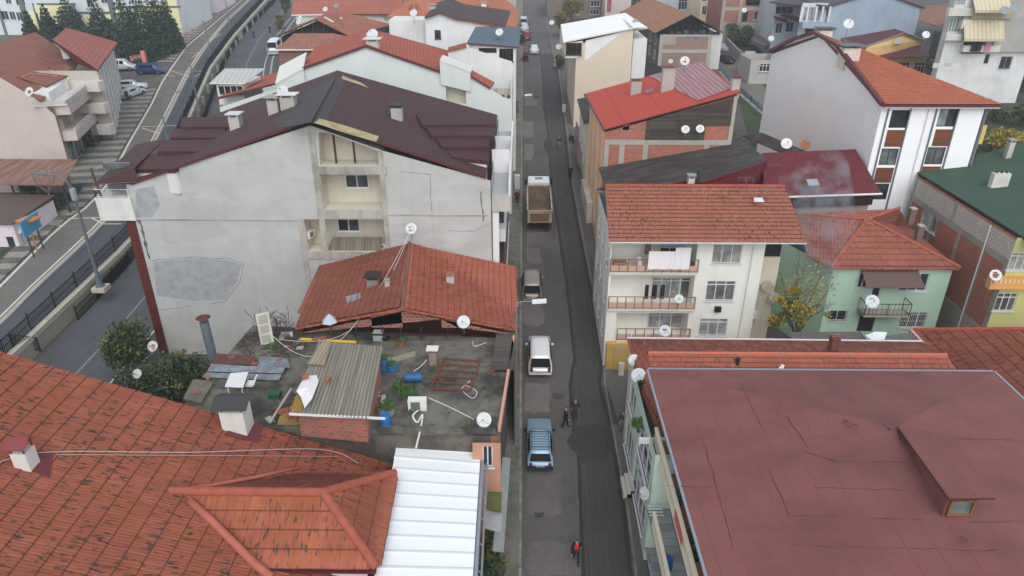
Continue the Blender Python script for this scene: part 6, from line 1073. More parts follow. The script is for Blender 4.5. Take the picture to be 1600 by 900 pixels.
T, w = block('apartment_building', 'pale pink building with a dark balcony at the top beside the highway', (283, 20), (340, 20), 172, 40, 12, plaster(C(212, 202, 206), .2), [h(296, 8, 303, 20, n=2), h(322, 3, 326, 17, n=1)], z0=13)
m = MB(); w.bx(m, 0, 5, 15.8, 17.3, 0, 2); m.build('balcony', gp2, T)
pkw = thing('garden_wall', 'pink painted wall along the pavement below the conifers', 'wall', G(260, 80, OH)); m = MB(); pts = [G(206, 101, OH), G(230, 97, OH), G(283, 66, OH)]
for a, b in zip(pts, pts[1:]): m.bar(a+V(0, 0, .7), b+V(0, 0, .7), .3, 1.5)
m.bar(G(281, 34, OH)+V(0, 0, 1.2), G(313, 34, OH)+V(0, 0, 1.2), .4, 2.4)
for p in (G(227, 99, OH), G(248, 88, OH), G(268, 76, OH)): m.box(p.x-.3, p.y-.3, p.z, p.x+.3, p.y+.3, p.z+2.1)
m.build('wall', plaster(C(214, 130, 128), .3), pkw)
# low shed with rusty sheet roof and overgrown plot
SH = thing('shed', 'open shed with rusty corrugated roof beside the pink apartment house', 'shed', (-55, 73, 8.5)); q = [Z(-10, 248, 11.6), Z(122, 249, 11.6), Z(98, 289, 11.0), Z(-10, 288, 11.0)]; roof(SH, q, corr(C(142, 96, 78), 1.0, C(190, 170, 160), .4, C(110, 60, 42), .7, line=.2), .1)
m = MB()
for px in (15, 55, 95): p = Z(px, 288, 10.9); m.bar((p.x, p.y+.2, 7), (p.x, p.y+.2, 10.9), .15, .15)
m.build('post', dgrey, SH); m = MB(); m.box(q[0].x, q[0].y-1.2, 7, q[1].x-1, q[0].y-.8, 11.3); m.build('back_wall', plaster(C(140, 120, 116), .6), SH)
SP = thing('small_pink_house', 'small pale pink house with one barred window at the left edge of the photo', 'house', (-50, 58, 6.5)); xr_ = Y(31, 385, 61.5).x; wv = wall(SP, (xr_-6, 61.5), (xr_, 61.5), 9.4, plaster(C(212, 200, 206), .2), [h(12, 370, 23, 388, n=2, frame=dgrey)]); prism(SP, [(wv.a.x, 61.5), (wv.a.x, 68), (wv.pt(wv.len, 0).x, 68), (wv.pt(wv.len, 0).x, 61.5)], 9.4, plaster(C(212, 200, 206), .2), skip=(3,)); roof(SP, [V(wv.a.x, 61.2, 9.5), V(wv.pt(wv.len, 0).x+.2, 61.2, 9.5), V(wv.pt(wv.len, 0).x+.2, 68.3, 9.9), V(wv.a.x, 68.3, 9.9)], corr(C(110, 90, 80), .3), .1)
sheet([(p.x, p.y) for p in (G(0, 410, OH), G(62, 368, OH), G(122, 312, OH), G(128, 290, OH), G(0, 290, OH))], OH+.006, 'ground', grass_m)
# ================================================================ OBJECT BUILDERS
def foliage(name, parent, ells, n, size, mat, seed=1, shell=.55):
    rg = np.random.RandomState(seed); vs = []; tot = sum(e[3]*e[4]*e[5] for e in ells)**1; o0 = np.array(ORG[parent])
    for (x, y, z, rx, ry, rz) in ells:
        k = max(6, int(n*(rx*ry*rz)/tot)); d = rg.normal(size=(k, 3)); d /= np.linalg.norm(d, axis=1)[:, None]; r = rg.uniform(shell**3, 1, k)**(1/3)
        bump = 1+.22*np.sin(d[:, 0]*7+seed)*np.cos(d[:, 1]*6)+.12*rg.normal(size=k); c = np.array([x, y, z])+d*(r*bump)[:, None]*np.array([rx, ry, rz])
        a = rg.normal(size=(k, 3)); a /= np.linalg.norm(a, axis=1)[:, None]; b = np.cross(a, rg.normal(size=(k, 3))); b /= np.linalg.norm(b, axis=1)[:, None]; s = size*rg.uniform(.6, 1.4, k)[:, None]
        vs.append(np.stack([c-a*s, c-b*s*.5, c+a*s, c+b*s*.5], 1))
    v = np.concatenate(vs).reshape(-1, 3)-o0; nf = len(v)//4; me = bpy.data.meshes.new(name); me.from_pydata(v.tolist(), [], np.arange(nf*4).reshape(-1, 4).tolist())
    uv = np.repeat(rg.uniform(0, 50, (nf, 2)), 4, 0); ul = me.uv_layers.new(name='UVMap'); ul.data.foreach_set('uv', uv.ravel()); me.materials.append(mat); o = bpy.data.objects.new(name, me); COL.objects.link(o); o.parent = parent; ORG[o] = ORG[parent]; return o
bark = plain(C(92, 80, 68), .95, 0, .3)
def limbs(parent, base, tips, r, name='trunk', mid=.4):
    m = MB(); b = Vector(base); f = b+V(0, 0, 1)*((sum((Vector(t) for t in tips), V(0, 0, 0))/len(tips)-b).z*mid); m.tube([b, (b+f)/2+V(r*.5, 0, 0), f], r, 8, 0, r*.7)
    for t in tips: t = Vector(t); q = f.lerp(t, .5)+V(rnd.uniform(-.1, .1), rnd.uniform(-.1, .1), .1)*(t-f).length; m.tube([f, q, t], r*.5, 6, 0, r*.12)
    return m.build(name, [bark], parent)
green1 = leaf(C(60, 76, 48), C(100, 114, 72)); green2 = leaf(C(44, 60, 40), C(70, 92, 56), C(120, 124, 60)); yellowl = leaf(C(196, 160, 50), C(150, 146, 60), C(96, 104, 52)); conif = leaf(C(48, 68, 56), C(78, 102, 78)); lively = leaf(C(66, 104, 46), C(104, 140, 72)); autumn = leaf(C(120, 112, 66), C(90, 96, 58), C(150, 120, 60))
def bush(loc, r, hh, label, mat=green1, n=900, size=.16, name='bush', cat='bush', group=None, seed=None, trunk=.25):
    loc = Vector(loc); t = thing(name, label, cat, loc, group); rr = random.Random(seed or int(abs(loc.x)*13+loc.y*7)); el = []
    for i in range(7): a = rr.uniform(0, 6.28); q = rr.uniform(.15, .62)*r; s = rr.uniform(.35, .62); el.append((loc.x+q*math.cos(a), loc.y+q*math.sin(a), loc.z+hh*rr.uniform(.35, .8), r*s, r*s, hh*s*.55))
    foliage('crown', t, el, n, size, mat, rr.randint(1, 999), .35); limbs(t, loc-V(0, 0, .3), [(e[0], e[1], e[2]) for e in el[:5]], .05+trunk*.3, 'trunk', trunk); return t
def conifer(loc, r, hh, label):
    loc = Vector(loc); t = thing('conifer', label, 'conifer', loc, 'dark conifers in front of the pale building'); m = MB(); m.tube([loc-V(0, 0, .5), loc+V(0, 0, hh*.97)], .22, 8, 0, .03); m.build('trunk', [bark], t); rr = random.Random(int(loc.x*9)); el = []
    z = .6
    while z < hh:
        f = (1-z/hh); rad = r*1.25*(f**.8)*rr.uniform(.85, 1.1)+.2; k = max(3, int(8*f)+2)
        for i in range(k): a = 6.28*i/k+rr.uniform(-.4, .4); q = rad*rr.uniform(.5, .75); el.append((loc.x+q*math.cos(a), loc.y+q*math.sin(a), loc.z+z-rad*.12, rad*.42+.1, rad*.42+.1, .32+.25*f))
        z += .75
    foliage('crown', t, el, 9000, .22, conif, rr.randint(1, 99), .2); return t
def dish(p, r, label, col=None, mast=1.0, nrm=(-.12, -.82, .56), logo=None, group=None, mesh=False):
    p = Vector(p); n = Vector(nrm).normalized(); base = p-n*(r*.25)-V(0, 0, mast); t = thing('satellite_dish', label, 'satellite dish', base, group); mt = col or plain(C(206, 210, 208), .45, .05, .05)
    m = MB(); k = 20; u = n.orthogonal().normalized(); u = Vector((1, 0, 0)); u = (u-n*u.dot(n)).normalized(); w = n.cross(u)
    rings = [(0.001, -.16), (.35, -.14), (.7, -.08), (1., 0), (1.0, -.02), (.7, -.1), (.35, -.16), (.001, -.18)]
    m.lathe([(a*r, b*r) for a, b in rings], p, k, 0, n); m.build('reflector', [mt], t, True)
    a = MB(); f = p+n*r*.85-w*0; lo = p-V(0, 0, 1)*r*.0
    for s in (-1, 0, 1): q = p+u*s*r*.7-(w if w.z > 0 else -w)*r*(.55 if s == 0 else .5)*1.0; a.tube([q, f], .009, 4)
    a.tube([f-n*.06, f+n*.12], .045, 8); a.build('feed_arm', [plain(C(150, 152, 150), .5)], t)
    b = MB(); b.tube([base, base+V(0, 0, mast), p-n*r*.17], .025+.01*r, 8); b.build('mast', [steel], t)
    if logo:
        lg = MB(); wz = w if w.z > 0 else -w
        for (cx, cy, hx, hy) in logo[1]: lg.obox(p+u*cx*r+wz*cy*r-n*(.16-.16*(cx*cx+cy*cy))*r+n*.012, u, wz, n, hx*r, hy*r, .004)
        lg.build('logo_mark', [logo[0]], t)
    return t
def skinned(name, vs, es, rs, mat, parent, sub=1):
    me = bpy.data.meshes.new('tmp'); me.from_pydata(vs, es, []); o = bpy.data.objects.new('tmp', me); COL.objects.link(o); md = o.modifiers.new('s', 'SKIN'); md.use_smooth_shade = True; sv = me.skin_vertices[0].data
    for i, r in enumerate(rs): sv[i].radius = (r, r) if not isinstance(r, tuple) else r
    sv[0].use_root = True; ss = o.modifiers.new('u', 'SUBSURF'); ss.levels = sub; ss.render_levels = sub; dg = bpy.context.evaluated_depsgraph_get(); ev = o.evaluated_get(dg); m2 = bpy.data.meshes.new_from_object(ev); bpy.data.objects.remove(o); m2.name = name
    m2.materials.clear(); m2.materials.append(mat); q = bpy.data.objects.new(name, m2); COL.objects.link(q); q.parent = parent; return q
skinm = plain(C(196, 150, 124), .6)
def person(loc, rz, label, top, legs, shoes=(30, 30, 32), hair=(40, 34, 30), pose='stand', vest=None, coat=False, s=1.0, bag=None):
    loc = Vector(loc); t = thing('person', label, 'person', loc); t.rotation_euler = (0, 0, rz); t.scale = (s, s, s); k = {'stand': 0.03, 'walk': .3, 'step': .18}[pose]
    L = dict(pel=(0, 0, .95), wa=(0, 0, 1.08), ch=(0, .01, 1.30), nk=(0, .0, 1.47), hd=(0, -.02, 1.60), ht=(0, -.02, 1.70)); arm = {}
    for sd, sg in (('l', 1), ('r', -1)):
        a = k*sg; L['h'+sd] = (.10*sg, 0, .90); L['k'+sd] = (.11*sg, -.08*0-a*.55-.03, .50); L['a'+sd] = (.11*sg, -a*.9+(.08 if a < 0 else 0), .09); L['t'+sd] = (.13*sg, -a*.9-.16+(.08 if a < 0 else 0), .04)
        L['s'+sd] = (.19*sg, .01, 1.40); L['e'+sd] = (.26*sg, a*.4+.04, 1.13); L['w'+sd] = (.27*sg, a*.9-.06, .90)
        hx, hy, hz = L['w'+sd]; L['p'+sd] = (hx, hy-.02, hz-.07)
        for i in range(4): L['f%d%s' % (i, sd)] = (hx-.005*sg, hy-.055+.024*i, hz-.10); L['g%d%s' % (i, sd)] = (hx-.02*sg, hy-.065+.026*i, hz-.165+.012*abs(i-1.3))
        L['x'+sd] = (hx-.01*sg, hy-.07, hz-.05); L['y'+sd] = (hx-.02*sg, hy-.09, hz-.10)
    names = list(L); idx = {n: i for i, n in enumerate(names)}; R = dict(pel=.13, wa=.115, ch=.14, nk=.055, hd=.095, ht=.07); E = [('pel', 'wa'), ('wa', 'ch'), ('ch', 'nk'), ('nk', 'hd'), ('hd', 'ht')]
    for sd in 'lr':
        R.update({'h'+sd: .085, 'k'+sd: .055, 'a'+sd: .038, 't'+sd: .035, 's'+sd: .055, 'e'+sd: .04, 'w'+sd: .027, 'p'+sd: .03, 'x'+sd: .012, 'y'+sd: .009}); E += [('pel', 'h'+sd), ('h'+sd, 'k'+sd), ('k'+sd, 'a'+sd), ('a'+sd, 't'+sd), ('ch', 's'+sd), ('s'+sd, 'e'+sd), ('e'+sd, 'w'+sd), ('w'+sd, 'p'+sd), ('w'+sd, 'x'+sd), ('x'+sd, 'y'+sd)]
        for i in range(4): R.update({'f%d%s' % (i, sd): .010, 'g%d%s' % (i, sd): .008}); E += [('p'+sd, 'f%d%s' % (i, sd)), ('f%d%s' % (i, sd), 'g%d%s' % (i, sd))]
    skinned('body', [L[n] for n in names], [(idx[a], idx[b]) for a, b in E], [R[n] for n in names], skinm, t)
    def part(nm, ns, add, mat, extra=None, over={}):
        LL = {n: L[n] for n in ns}; LL.update(extra or {}); nn = list(LL); ix = {n: i for i, n in enumerate(nn)}; ee = [(ix[a], ix[b]) for a, b in E+over.get('E', []) if a in ix and b in ix]; skinned(nm, [LL[n] for n in nn], ee, [over.get(n, R.get(n, .1)+add) for n in nn], mat, t)
    tc = plain(C(*top), .85, 0, .2); lc = plain(C(*legs), .85, 0, .2)
    part('jacket', ['pel', 'wa', 'ch', 'sl', 'sr', 'el', 'er', 'wl', 'wr'], .028, tc)
    if coat: part('coat_skirt', ['pel'], .06, tc, {'ck': (0, 0, .5)}, {'E': [('pel', 'ck')], 'ck': .2, 'pel': .18})
    part('trousers', ['pel', 'hl', 'hr', 'kl', 'kr', 'al', 'ar'], .022, lc)
    for sd in 'lr': part('shoe', ['a'+sd, 't'+sd], .02, plain(C(*shoes), .6))
    part('hair', ['hd', 'ht'], .018, plain(C(*hair), .8), None, {'hd': .085, 'ht': .088}); bpy.data.objects[-1] if False else None
    if vest: part('vest', ['pel', 'wa', 'ch'], .05, plain(C(*vest), .7), {'nb': (0, 0, 1.42)}, {'E': [('ch', 'nb')], 'nb': .1, 'pel': .15})
    face = MB()
    for sg in (-1, 1): face.lathe([(.001, -.008), (.011, 0), (.001, .008)], (sg*.035, -.118, 1.605), 6)
    face.bar((0, -.12, 1.585), (0, -.135, 1.565), .02, .02); face.bar((-.025, -.115, 1.54), (.025, -.115, 1.54), .012, .012)
    ORG[t] = V(0, 0, 0); face.build('face_features', [plain(C(90, 50, 44), .6)], t)
    if bag: bm_ = MB(); bm_.obox((.27, -.1, .62), (1, 0, 0), (0, 1, 0), (0, 0, 1), .06, .14, .17); bm_.build('bag', [plain(C(*bag), .7)], t)
    return t
cglass = plain((.012, .014, .017, 1), .55, 0, .1); cglass.node_tree.nodes['Principled BSDF'].inputs['Specular IOR Level'].default_value = .12
CAR = {
 'van': [(0, .5, .55, .55, .93, .9), (.012, .3, .95, .97, .97, .9), (.05, .28, 1.02, 1.5, .985, .8), (.09, .28, 1.03, 1.74, .99, .77), (.14, .28, 1.03, 1.8, 1, .77), (.5, .28, 1.03, 1.82, 1, .77), (.66, .28, 1.02, 1.76, 1, .75), (.8, .28, 1.0, 1.06, .99, .84), (.96, .3, .82, .85, .94, .8), (1, .4, .55, .57, .85, .75)],
 'wagon': [(0, .5, .55, .56, .95, .9), (.01, .3, .86, .88, .97, .88), (.04, .28, .9, 1.0, .98, .84), (.1, .28, .92, 1.36, .985, .74), (.14, .28, .92, 1.42, .99, .73), (.48, .28, .92, 1.44, 1, .73), (.56, .28, .92, 1.4, 1, .72), (.68, .28, .9, .95, .99, .84), (.97, .3, .78, .8, .95, .85), (1, .42, .55, .56, .9, .8)],
 'sedan': [(0, .5, .55, .56, .93, .88), (.012, .3, .88, .9, .96, .86), (.13, .28, .92, .95, .98, .84), (.25, .28, .93, 1.34, .99, .71), (.32, .28, .93, 1.42, 1, .7), (.5, .28, .93, 1.43, 1, .7), (.58, .28, .92, 1.37, 1, .7), (.72, .28, .9, .94, .99, .83), (.96, .3, .74, .77, .93, .8), (1, .42, .52, .54, .85, .75)]}
def car(label, loc, rz, body, kind='sedan', L=4.3, Wd=1.75, H=1.45, rack=False, group=None, plate=None, tail=(150, 30, 30), name='parked_car', pitch=None, cat='car', twotone=None, roofc=None):
    loc = Vector(loc); t = thing(name, label, cat, (0, 0, 0), group); st = CAR[kind]; hs_ = H/(1.82 if kind == 'van' else 1.44); hw = Wd/2; m = MB(); secs = []
    def sec(s):
        tt, zb, zbl, zr, wb, wr = s; y = (tt-.5)*L; zb *= .95; zbl *= hs_; zr *= hs_; wb *= hw; wr *= hw; zm = (zb+zbl)/2
        hf = [(wb*.9, zb), (wb*1.0, zb+.12), (wb*1.01, zm), (wb*.985, zbl), (wr, max(zr-.05, zbl+.005)), (wr*.8, zr), (wr*.4, zr+.02)]
        return [V(-x, y, z) for x, z in hf]+[V(x, y, z) for x, z in reversed(hf)]
    secs = [sec(s) for s in st]; n = len(secs[0])
    for a, b in zip(secs, secs[1:]):
        for i in range(n): m.face([a[i], a[(i+1) % n], b[(i+1) % n], b[i]])
    m.face(secs[0]); m.face(secs[-1][::-1]); bc = plain(C(*body), .28, .15, .04); m.build('body', [bc], t, True)
    if twotone: q = MB(); q.box(-hw*.97, -L/2-.05, .28, hw*.97, -L/2+.12, .5); q.build('bumper', [plain(C(*twotone), .6)], t)
    else: q = MB(); q.box(-hw*.93, -L/2-.04, .32, hw*.93, -L/2+.1, .52); q.box(-hw*.9, L/2-.12, .3, hw*.9, L/2+.03, .5); q.build('bumper', [bc], t)
    gl = cglass; ws = {'van': ((2, 3), (6, 7), (3, 6)), 'wagon': ((2, 3), (6, 7), (3, 6)), 'sedan': ((2, 3), (6, 7), (3, 6))}[kind]
    def topq(i, j, nm, f0, f1):
        a, b = secs[i], secs[j]; g = MB(); p = [a[4], a[n-5], b[n-5], b[4]]; c = sum(p, V(0, 0, 0))/4; up = (p[1]-p[0]).cross(p[3]-p[0]).normalized(); up = up if up.z > 0 else -up
        pp = [(p[0].lerp(p[3], f0)), (p[1].lerp(p[2], f0)), (p[1].lerp(p[2], f1)), (p[0].lerp(p[3], f1))]; pc = sum(pp, V(0, 0, 0))/4; g.face([pc+(q-pc)*.95+up*(.022 if i != 1 else .14 if kind == 'van' else .06) for q in pp]); g.build(nm, [gl], t)
    topq(1 if kind != 'sedan' else 2, 3, 'rear_window', .06, .93); topq(6, 7, 'windshield', .03, .93)
    for sg in (0, 1):
        g = MB()
        for i in range(ws[2][0], ws[2][1]):
            a, b = secs[i], secs[i+1]; ia, ib = (3, 4) if sg == 0 else (n-4, n-5); out = V(-.012 if sg == 0 else .012, 0, .004); y0, y1 = a[ia].y, b[ia].y; gap = .05
            A_0, B_0, A_1, B_1 = a[ia].lerp(a[ib], .14), b[ia].lerp(b[ib], .14), a[ia].lerp(a[ib], .84), b[ia].lerp(b[ib], .84); f = gap/max(y1-y0, .1)
            g.face([A_0.lerp(B_0, f)+out, A_0.lerp(B_0, 1-f)+out, A_1.lerp(B_1, 1-f)+out, A_1.lerp(B_1, f)+out])
        g.build('side_windows', [gl], t); w = MB(); x = (-1 if sg == 0 else 1)*(hw+.1); w.obox((x, L*.17, .98*hs_), (1, 0, 0), (0, 1, 0), (0, 0, 1), .1, .05, .07); w.build('wing_mirror', [black if kind != 'van' else bc], t)
        xx = (-1 if sg == 0 else 1)*hw*.82; w = MB(); w.box(min(xx, xx*.8)-.03, -L/2-.02, .62*hs_, max(xx, xx*.8)+.03, -L/2+.1, (.98 if kind == 'van' else .82)*hs_); w.build('tail_light', [plain(C(*tail), .3)], t); w = MB(); w.box(min(xx, xx*.6), L/2-.16, .55, max(xx, xx*.6), L/2-.01, .68); w.build('headlight', [glass((.6, .62, .62, 1))], t)
        for yy_ in (-L*.3, L*.31):
            wx = (-1 if sg == 0 else 1)*(hw-.1); w = MB(); w.lathe([(.2, -.11), (.31, -.11), (.33, -.07), (.33, .07), (.31, .11), (.2, .11)], (wx, yy_, .33), 16, 0, (1, 0, 0)); wh = w.build('wheel', [rubber], t); r_ = MB(); r_.lathe([(.2, -.115), (.2, .115)], (wx, yy_, .33), 10, 0, (1, 0, 0)); r_.build('rim', [steel], wh)
    q = MB(); q.obox((0, -L/2-.055, .6*hs_), (1, 0, 0), (0, 1, 0), (0, 0, 1), .26, .012, .06); pn = q.build('number_plate', [plain(C(215, 215, 210), .5)], t)
    q = MB()
    for i in range(7): q.obox((-.2+.066*i, -L/2-.07, .6*hs_), (1, 0, 0), (0, 1, 0), (0, 0, 1), .018, .003, .03)
    q.build('plate_characters', [black], pn)
    if rack:
        q = MB(); zr = H+.09
        for s in (-1, 1): q.bar((s*hw*.66, -L*.38, zr), (s*hw*.66, L*.05, zr), .03, .03)
        for i in range(9): y = -L*.38+(L*.43)*i/8; q.bar((-hw*.66, y, zr), (hw*.66, y, zr), .022, .022)
        for i in (1, 7): y = -L*.38+(L*.43)*i/8; q.bar((-hw*.85, y, zr-.02), (hw*.85, y, zr-.02), .04, .03); q.bar((-hw*.85, y, zr-.02), (-hw*.8, y, zr-.16), .03, .03); q.bar((hw*.85, y, zr-.02), (hw*.8, y, zr-.16), .03, .03)
        q.build('roof_rack', [dgrey], t)
    t.location = loc; t.rotation_euler = (math.atan(SLOPE)*math.cos(rz) if pitch is None else pitch, math.atan(SLOPE)*0, rz); return t
def lamp(base, hh, arm, label, r=.1, head=(.75, .3, .12), grp=None, col=None, double=False):
    base = Vector(base); t = thing('street_lamp', label, 'street lamp', base, grp); col = col or plain(C(120, 128, 132), .5, .3); m = MB(); top = base+V(0, 0, hh); m.tube([base, base+V(0, 0, hh)], r, 10, 0, r*.55); m.lathe([(r*2.4, 0), (r*2.4, .08), (r*1.6, .1), (r*1.3, .6)], base, 12); m.build('pole', [col], t)
    a = Vector(arm); q = MB(); pts = [top, top+V(a.x*.12, a.y*.12, a.z*.6), top+V(a.x*.45, a.y*.45, a.z*.95), top+a]; q.tube(pts, r*.45, 8); q.build('arm', [col], t); d = V(a.x, a.y, 0).normalized(); hd = MB(); e = top+a+d*head[0]*.4; hd.obox(e, d+V(0, 0, .08), V(-d.y, d.x, 0), (0, 0, 1), head[0]/2, head[1]/2, head[2]/2); hd.build('lamp_head', [plain(C(225, 226, 222), .4) if r < .09 else col], t); return t
def acunit(p, ux, s, label):
    p = Vector(p); t = thing('air_conditioner', label, 'air conditioner', p); ux = Vector(ux).normalized(); n = V(ux.y, -ux.x, 0); m = MB(); m.obox(p+V(0, 0, .32*s), ux, n, (0, 0, 1), .42*s, .16*s, .3*s); m.build('body', [plain(C(222, 222, 218), .5, 0, .05)], t)
    g = MB(); c = p+V(0, 0, .32*s)+n*.165*s-ux*.08*s; g.obox(c, ux, n, (0, 0, 1), .21*s, .006, .2*s)
    g.build('fan_opening', [black], t); k = MB()
    for i in range(7): z = -.17+.057*i; hl = .2*s; k.bar(c+n*.02-ux*hl+V(0, 0, z*s), c+n*.02+ux*hl+V(0, 0, z*s), .014, .014)
    k.build('fan_grille', [plain(C(190, 190, 186))], t); f = MB()
    for s_ in (-1, 1): f.obox(p+ux*s_*.3*s+V(0, 0, .01), ux, n, (0, 0, 1), .04, .17*s, .03)
    f.build('feet', [dgrey], t); return t
def cable(pts, r, mat, label, name='cable', sag=.0):
    P = []; pts = [Vector(q) for q in pts]
    for k in range(len(pts)-1):
        p0, a, b, p3 = pts[max(k-1, 0)], pts[k], pts[k+1], pts[min(k+2, len(pts)-1)]
        for i in range(8): s = i/8; P.append(.5*(2*a+(b-p0)*s+(2*p0-5*a+4*b-p3)*s*s+(3*a-p0-3*b+p3)*s*s*s)-V(0, 0, sag*4*s*(1-s)))
    P.append(Vector(pts[-1])); return tagd(MB().tube(P, r, 5).build(name, [mat]), label, 'cable')
def barrel(p, r, hh, col, label, lie=None, soil=False, name='barrel', cat='barrel'):
    p = Vector(p); t = thing(name, label, cat, p); ax = Vector(lie) if lie else V(0, 0, 1); q = p+V(0, 0, r) if lie else p; m = MB(); m.lathe([(r*.9, 0), (r, hh*.06), (r, hh*.3), (r*1.04, hh*.34), (r, hh*.38), (r, hh*.62), (r*1.04, hh*.66), (r, hh*.7), (r, hh*.95), (r*.9, hh), (r*.85, hh*.97)], q, 16, 0, ax); m.build('shell', [plain(C(*col), .45)], t)
    l = MB(); l.lathe([(.001, hh*.965), (r*.86, hh*.965)], q, 16, 0, ax); l.build('soil' if soil else 'lid', [plain(C(70, 60, 46), .9) if soil else plain(C(*[int(c*.7) for c in col]), .5)], t)
    if soil: foliage('plant', t, [(q.x, q.y, q.z+hh*1.15, r*.95, r*.95, hh*.35)], 110, .07, lively, 3, .1)
    return t
# ================================================================ VEHICLES
def atg(px, py, o=0.): p = G(px, py, o); return V(p.x, p.y, gz(p.y)+o)
def carat(px, py, L, **k): p = atg(px, py); return V(p.x, p.y+L/2, gz(p.y+L/2)+.02)
car('white compact people carrier parked in the street, seen from behind', carat(844, 591, 4.4), 0, (232, 234, 234), 'van', 4.4, 1.8, 1.78, tail=(130, 30, 40))
car('light blue estate car with a roof rack on the near road', carat(844, 739, 4.25), 0, (150, 184, 208), 'wagon', 4.25, 1.66, 1.45, True, twotone=(46, 58, 72), tail=(140, 40, 40))
car('dusty silver people carrier behind the dump truck, next to the lamp head', carat(831, 474, 4.3), 0, (170, 164, 156), 'van', 4.3, 1.75, 1.78, tail=(150, 50, 36))
car('small white hatchback at the far start of the milled strip', carat(835, 86, 4.1), 0, (206, 214, 216), 'sedan', 4.1, 1.68, 1.42)
car('maroon car in the parked row near the top of the street', carat(823, 64, 4.2), 0, (136, 60, 72), 'sedan', 4.2, 1.7, 1.42); car('white car parked ahead of the maroon one near the top of the street', carat(820, 51, 4.2), 0, (200, 206, 210), 'sedan', 4.2, 1.7, 1.42); car('pale grey car farthest up the parked row at the top of the street', carat(818, 42, 4.3), 0, (180, 190, 196), 'van', 4.3, 1.7, 1.7)
car('dark red car half hidden behind the white terrace parapet on the left pavement', V(-1.4, 107.5, gz(107.5)+.14), 0, (104, 32, 44), 'sedan', 4.1, 1.66, 1.42)
q = atg(1131, 100); car('black saloon parked in the alley beside the concrete wall', V(q.x+.6, q.y+1.6, gz(q.y+1.6)), math.radians(14), (36, 38, 44), 'sedan', 4.4, 1.75, 1.43); q = atg(1124, 84); car('grey car half hidden behind the brick house wing in the alley', V(q.x+.6, q.y+2.6, gz(q.y+2.6)), math.radians(20), (160, 168, 176), 'sedan', 4.2, 1.7, 1.43)
q = atg(237, 115, OH); car('dark blue small van parked by the pink wall across the highway', V(q.x, q.y, q.z), math.radians(-82), (46, 74, 130), 'van', 4.3, 1.75, 1.75, pitch=0); q = atg(214, 140, OH); car('white estate car behind the tiled apartment house corner across the highway', V(q.x-.6, q.y, q.z), math.radians(-70), (214, 218, 220), 'wagon', 4.3, 1.75, 1.5, pitch=0); q = atg(208, 151, OH); car('silver white car nearest the striped pavement across the highway', V(q.x, q.y, q.z), math.radians(-20), (190, 202, 210), 'sedan', 4.2, 1.7, 1.45)
q = atg(191, 110, OH); car('white and black van at the back of the car park across the highway', V(q.x, q.y, q.z), math.radians(-78), (200, 202, 206), 'van', 4.6, 1.9, 1.9, pitch=0)
# minibus on the lower road
q = atg(425, 87); t = car('white minibus parked at the kerb of the lower carriageway', V(q.x, q.y+2.8, gz(q.y+2.8)), math.radians(5), (226, 230, 230), 'van', 5.8, 2.1, 2.6, name='minibus', cat='minibus')
# dump truck
tr = thing('dump_truck', 'white dump truck with an empty dirt stained tipping body, driving up the street', 'truck', (0, 0, 0)); wt = plain(C(226, 230, 230), .4, 0, .05); dusty = stainc(C(206, 198, 182), C(140, 120, 96), .8, 1.2); bedm = stainc(C(132, 122, 108), C(104, 84, 62), .9, .9)
TL = 8.3; m = MB(); m.box(-1.22, 0, 1.15, 1.22, 5.3, 1.3); 
for s in (-1, 1): m.hexa([(s*1.12, .05, 1.3), (s*1.22, .05, 1.3), (s*1.22, 5.3, 1.3), (s*1.12, 5.3, 1.3), (s*1.16, .0, 2.5), (s*1.27, .0, 2.5), (s*1.27, 5.4, 2.5), (s*1.16, 5.4, 2.5)])
m.hexa([(-1.12, 5.2, 1.3), (1.12, 5.2, 1.3), (1.12, 5.32, 1.3), (-1.12, 5.32, 1.3), (-1.16, 5.5, 2.7), (1.16, 5.5, 2.7), (1.16, 5.62, 2.7), (-1.16, 5.62, 2.7)]); m.build('tipping_body', [bedm], tr)
m = MB(); m.face([(-1.11, .2, 1.32), (1.11, .2, 1.32), (1.11, 5.1, 1.32), (-1.11, 5.1, 1.32)])
for i in range(40):
    a = 6.28*i/40; r = 1+rnd.uniform(-.2, .2)
m.build('bed_floor', [stainc(C(120, 100, 76), C(92, 66, 44), .9, .8)], tr); m = MB(); m.slab([(-1.1, .3, 1.36), (1.1, .3, 1.36), (.9, 2.6, 1.5), (-.9, 2.8, 1.45)], .03); m.build('dirt_residue', [stainc(C(150, 116, 78), C(110, 80, 52), .8, 1.5)], tr)
m = MB()
for s in (-1, 1): m.bar((s*1.23, 0, 2.52), (s*1.23, 5.4, 2.52), .14, .1)
m.bar((-1.28, 5.58, 2.75), (1.28, 5.58, 2.75), .16, .1); m.bar((-1.28, -.02, 2.42), (1.28, -.02, 2.42), .12, .14); m.build('body_rim', [dusty], tr)
m = MB(); m.box(-1.24, -.06, 1.1, 1.24, .04, 2.36); tg = m.build('tailgate', [dusty], tr); m = MB(); m.box(-.92, -.09, 1.38, .92, -.061, 2.12); m.build('tailgate_panel', [stainc(C(150, 116, 86), C(120, 92, 66), .6, 2)], tg); m = MB()
for a, b in (((-.95, -.1, 1.35), (.95, -.1, 1.35)), ((-.95, -.1, 2.15), (.95, -.1, 2.15)), ((-.95, -.1, 1.35), (-.95, -.1, 2.15)), ((.95, -.1, 1.35), (.95, -.1, 2.15))): m.bar(a, b, .05, .05)
m.build('tailgate_frame', [plain(C(160, 110, 86))], tg)
m = MB(); m.box(-.45, .3, .55, -.25, 7.9, .95); m.box(.25, .3, .55, .45, 7.9, .95); m.box(-1.1, -.15, .45, 1.1, -.02, .62); m.build('chassis', [black], tr)
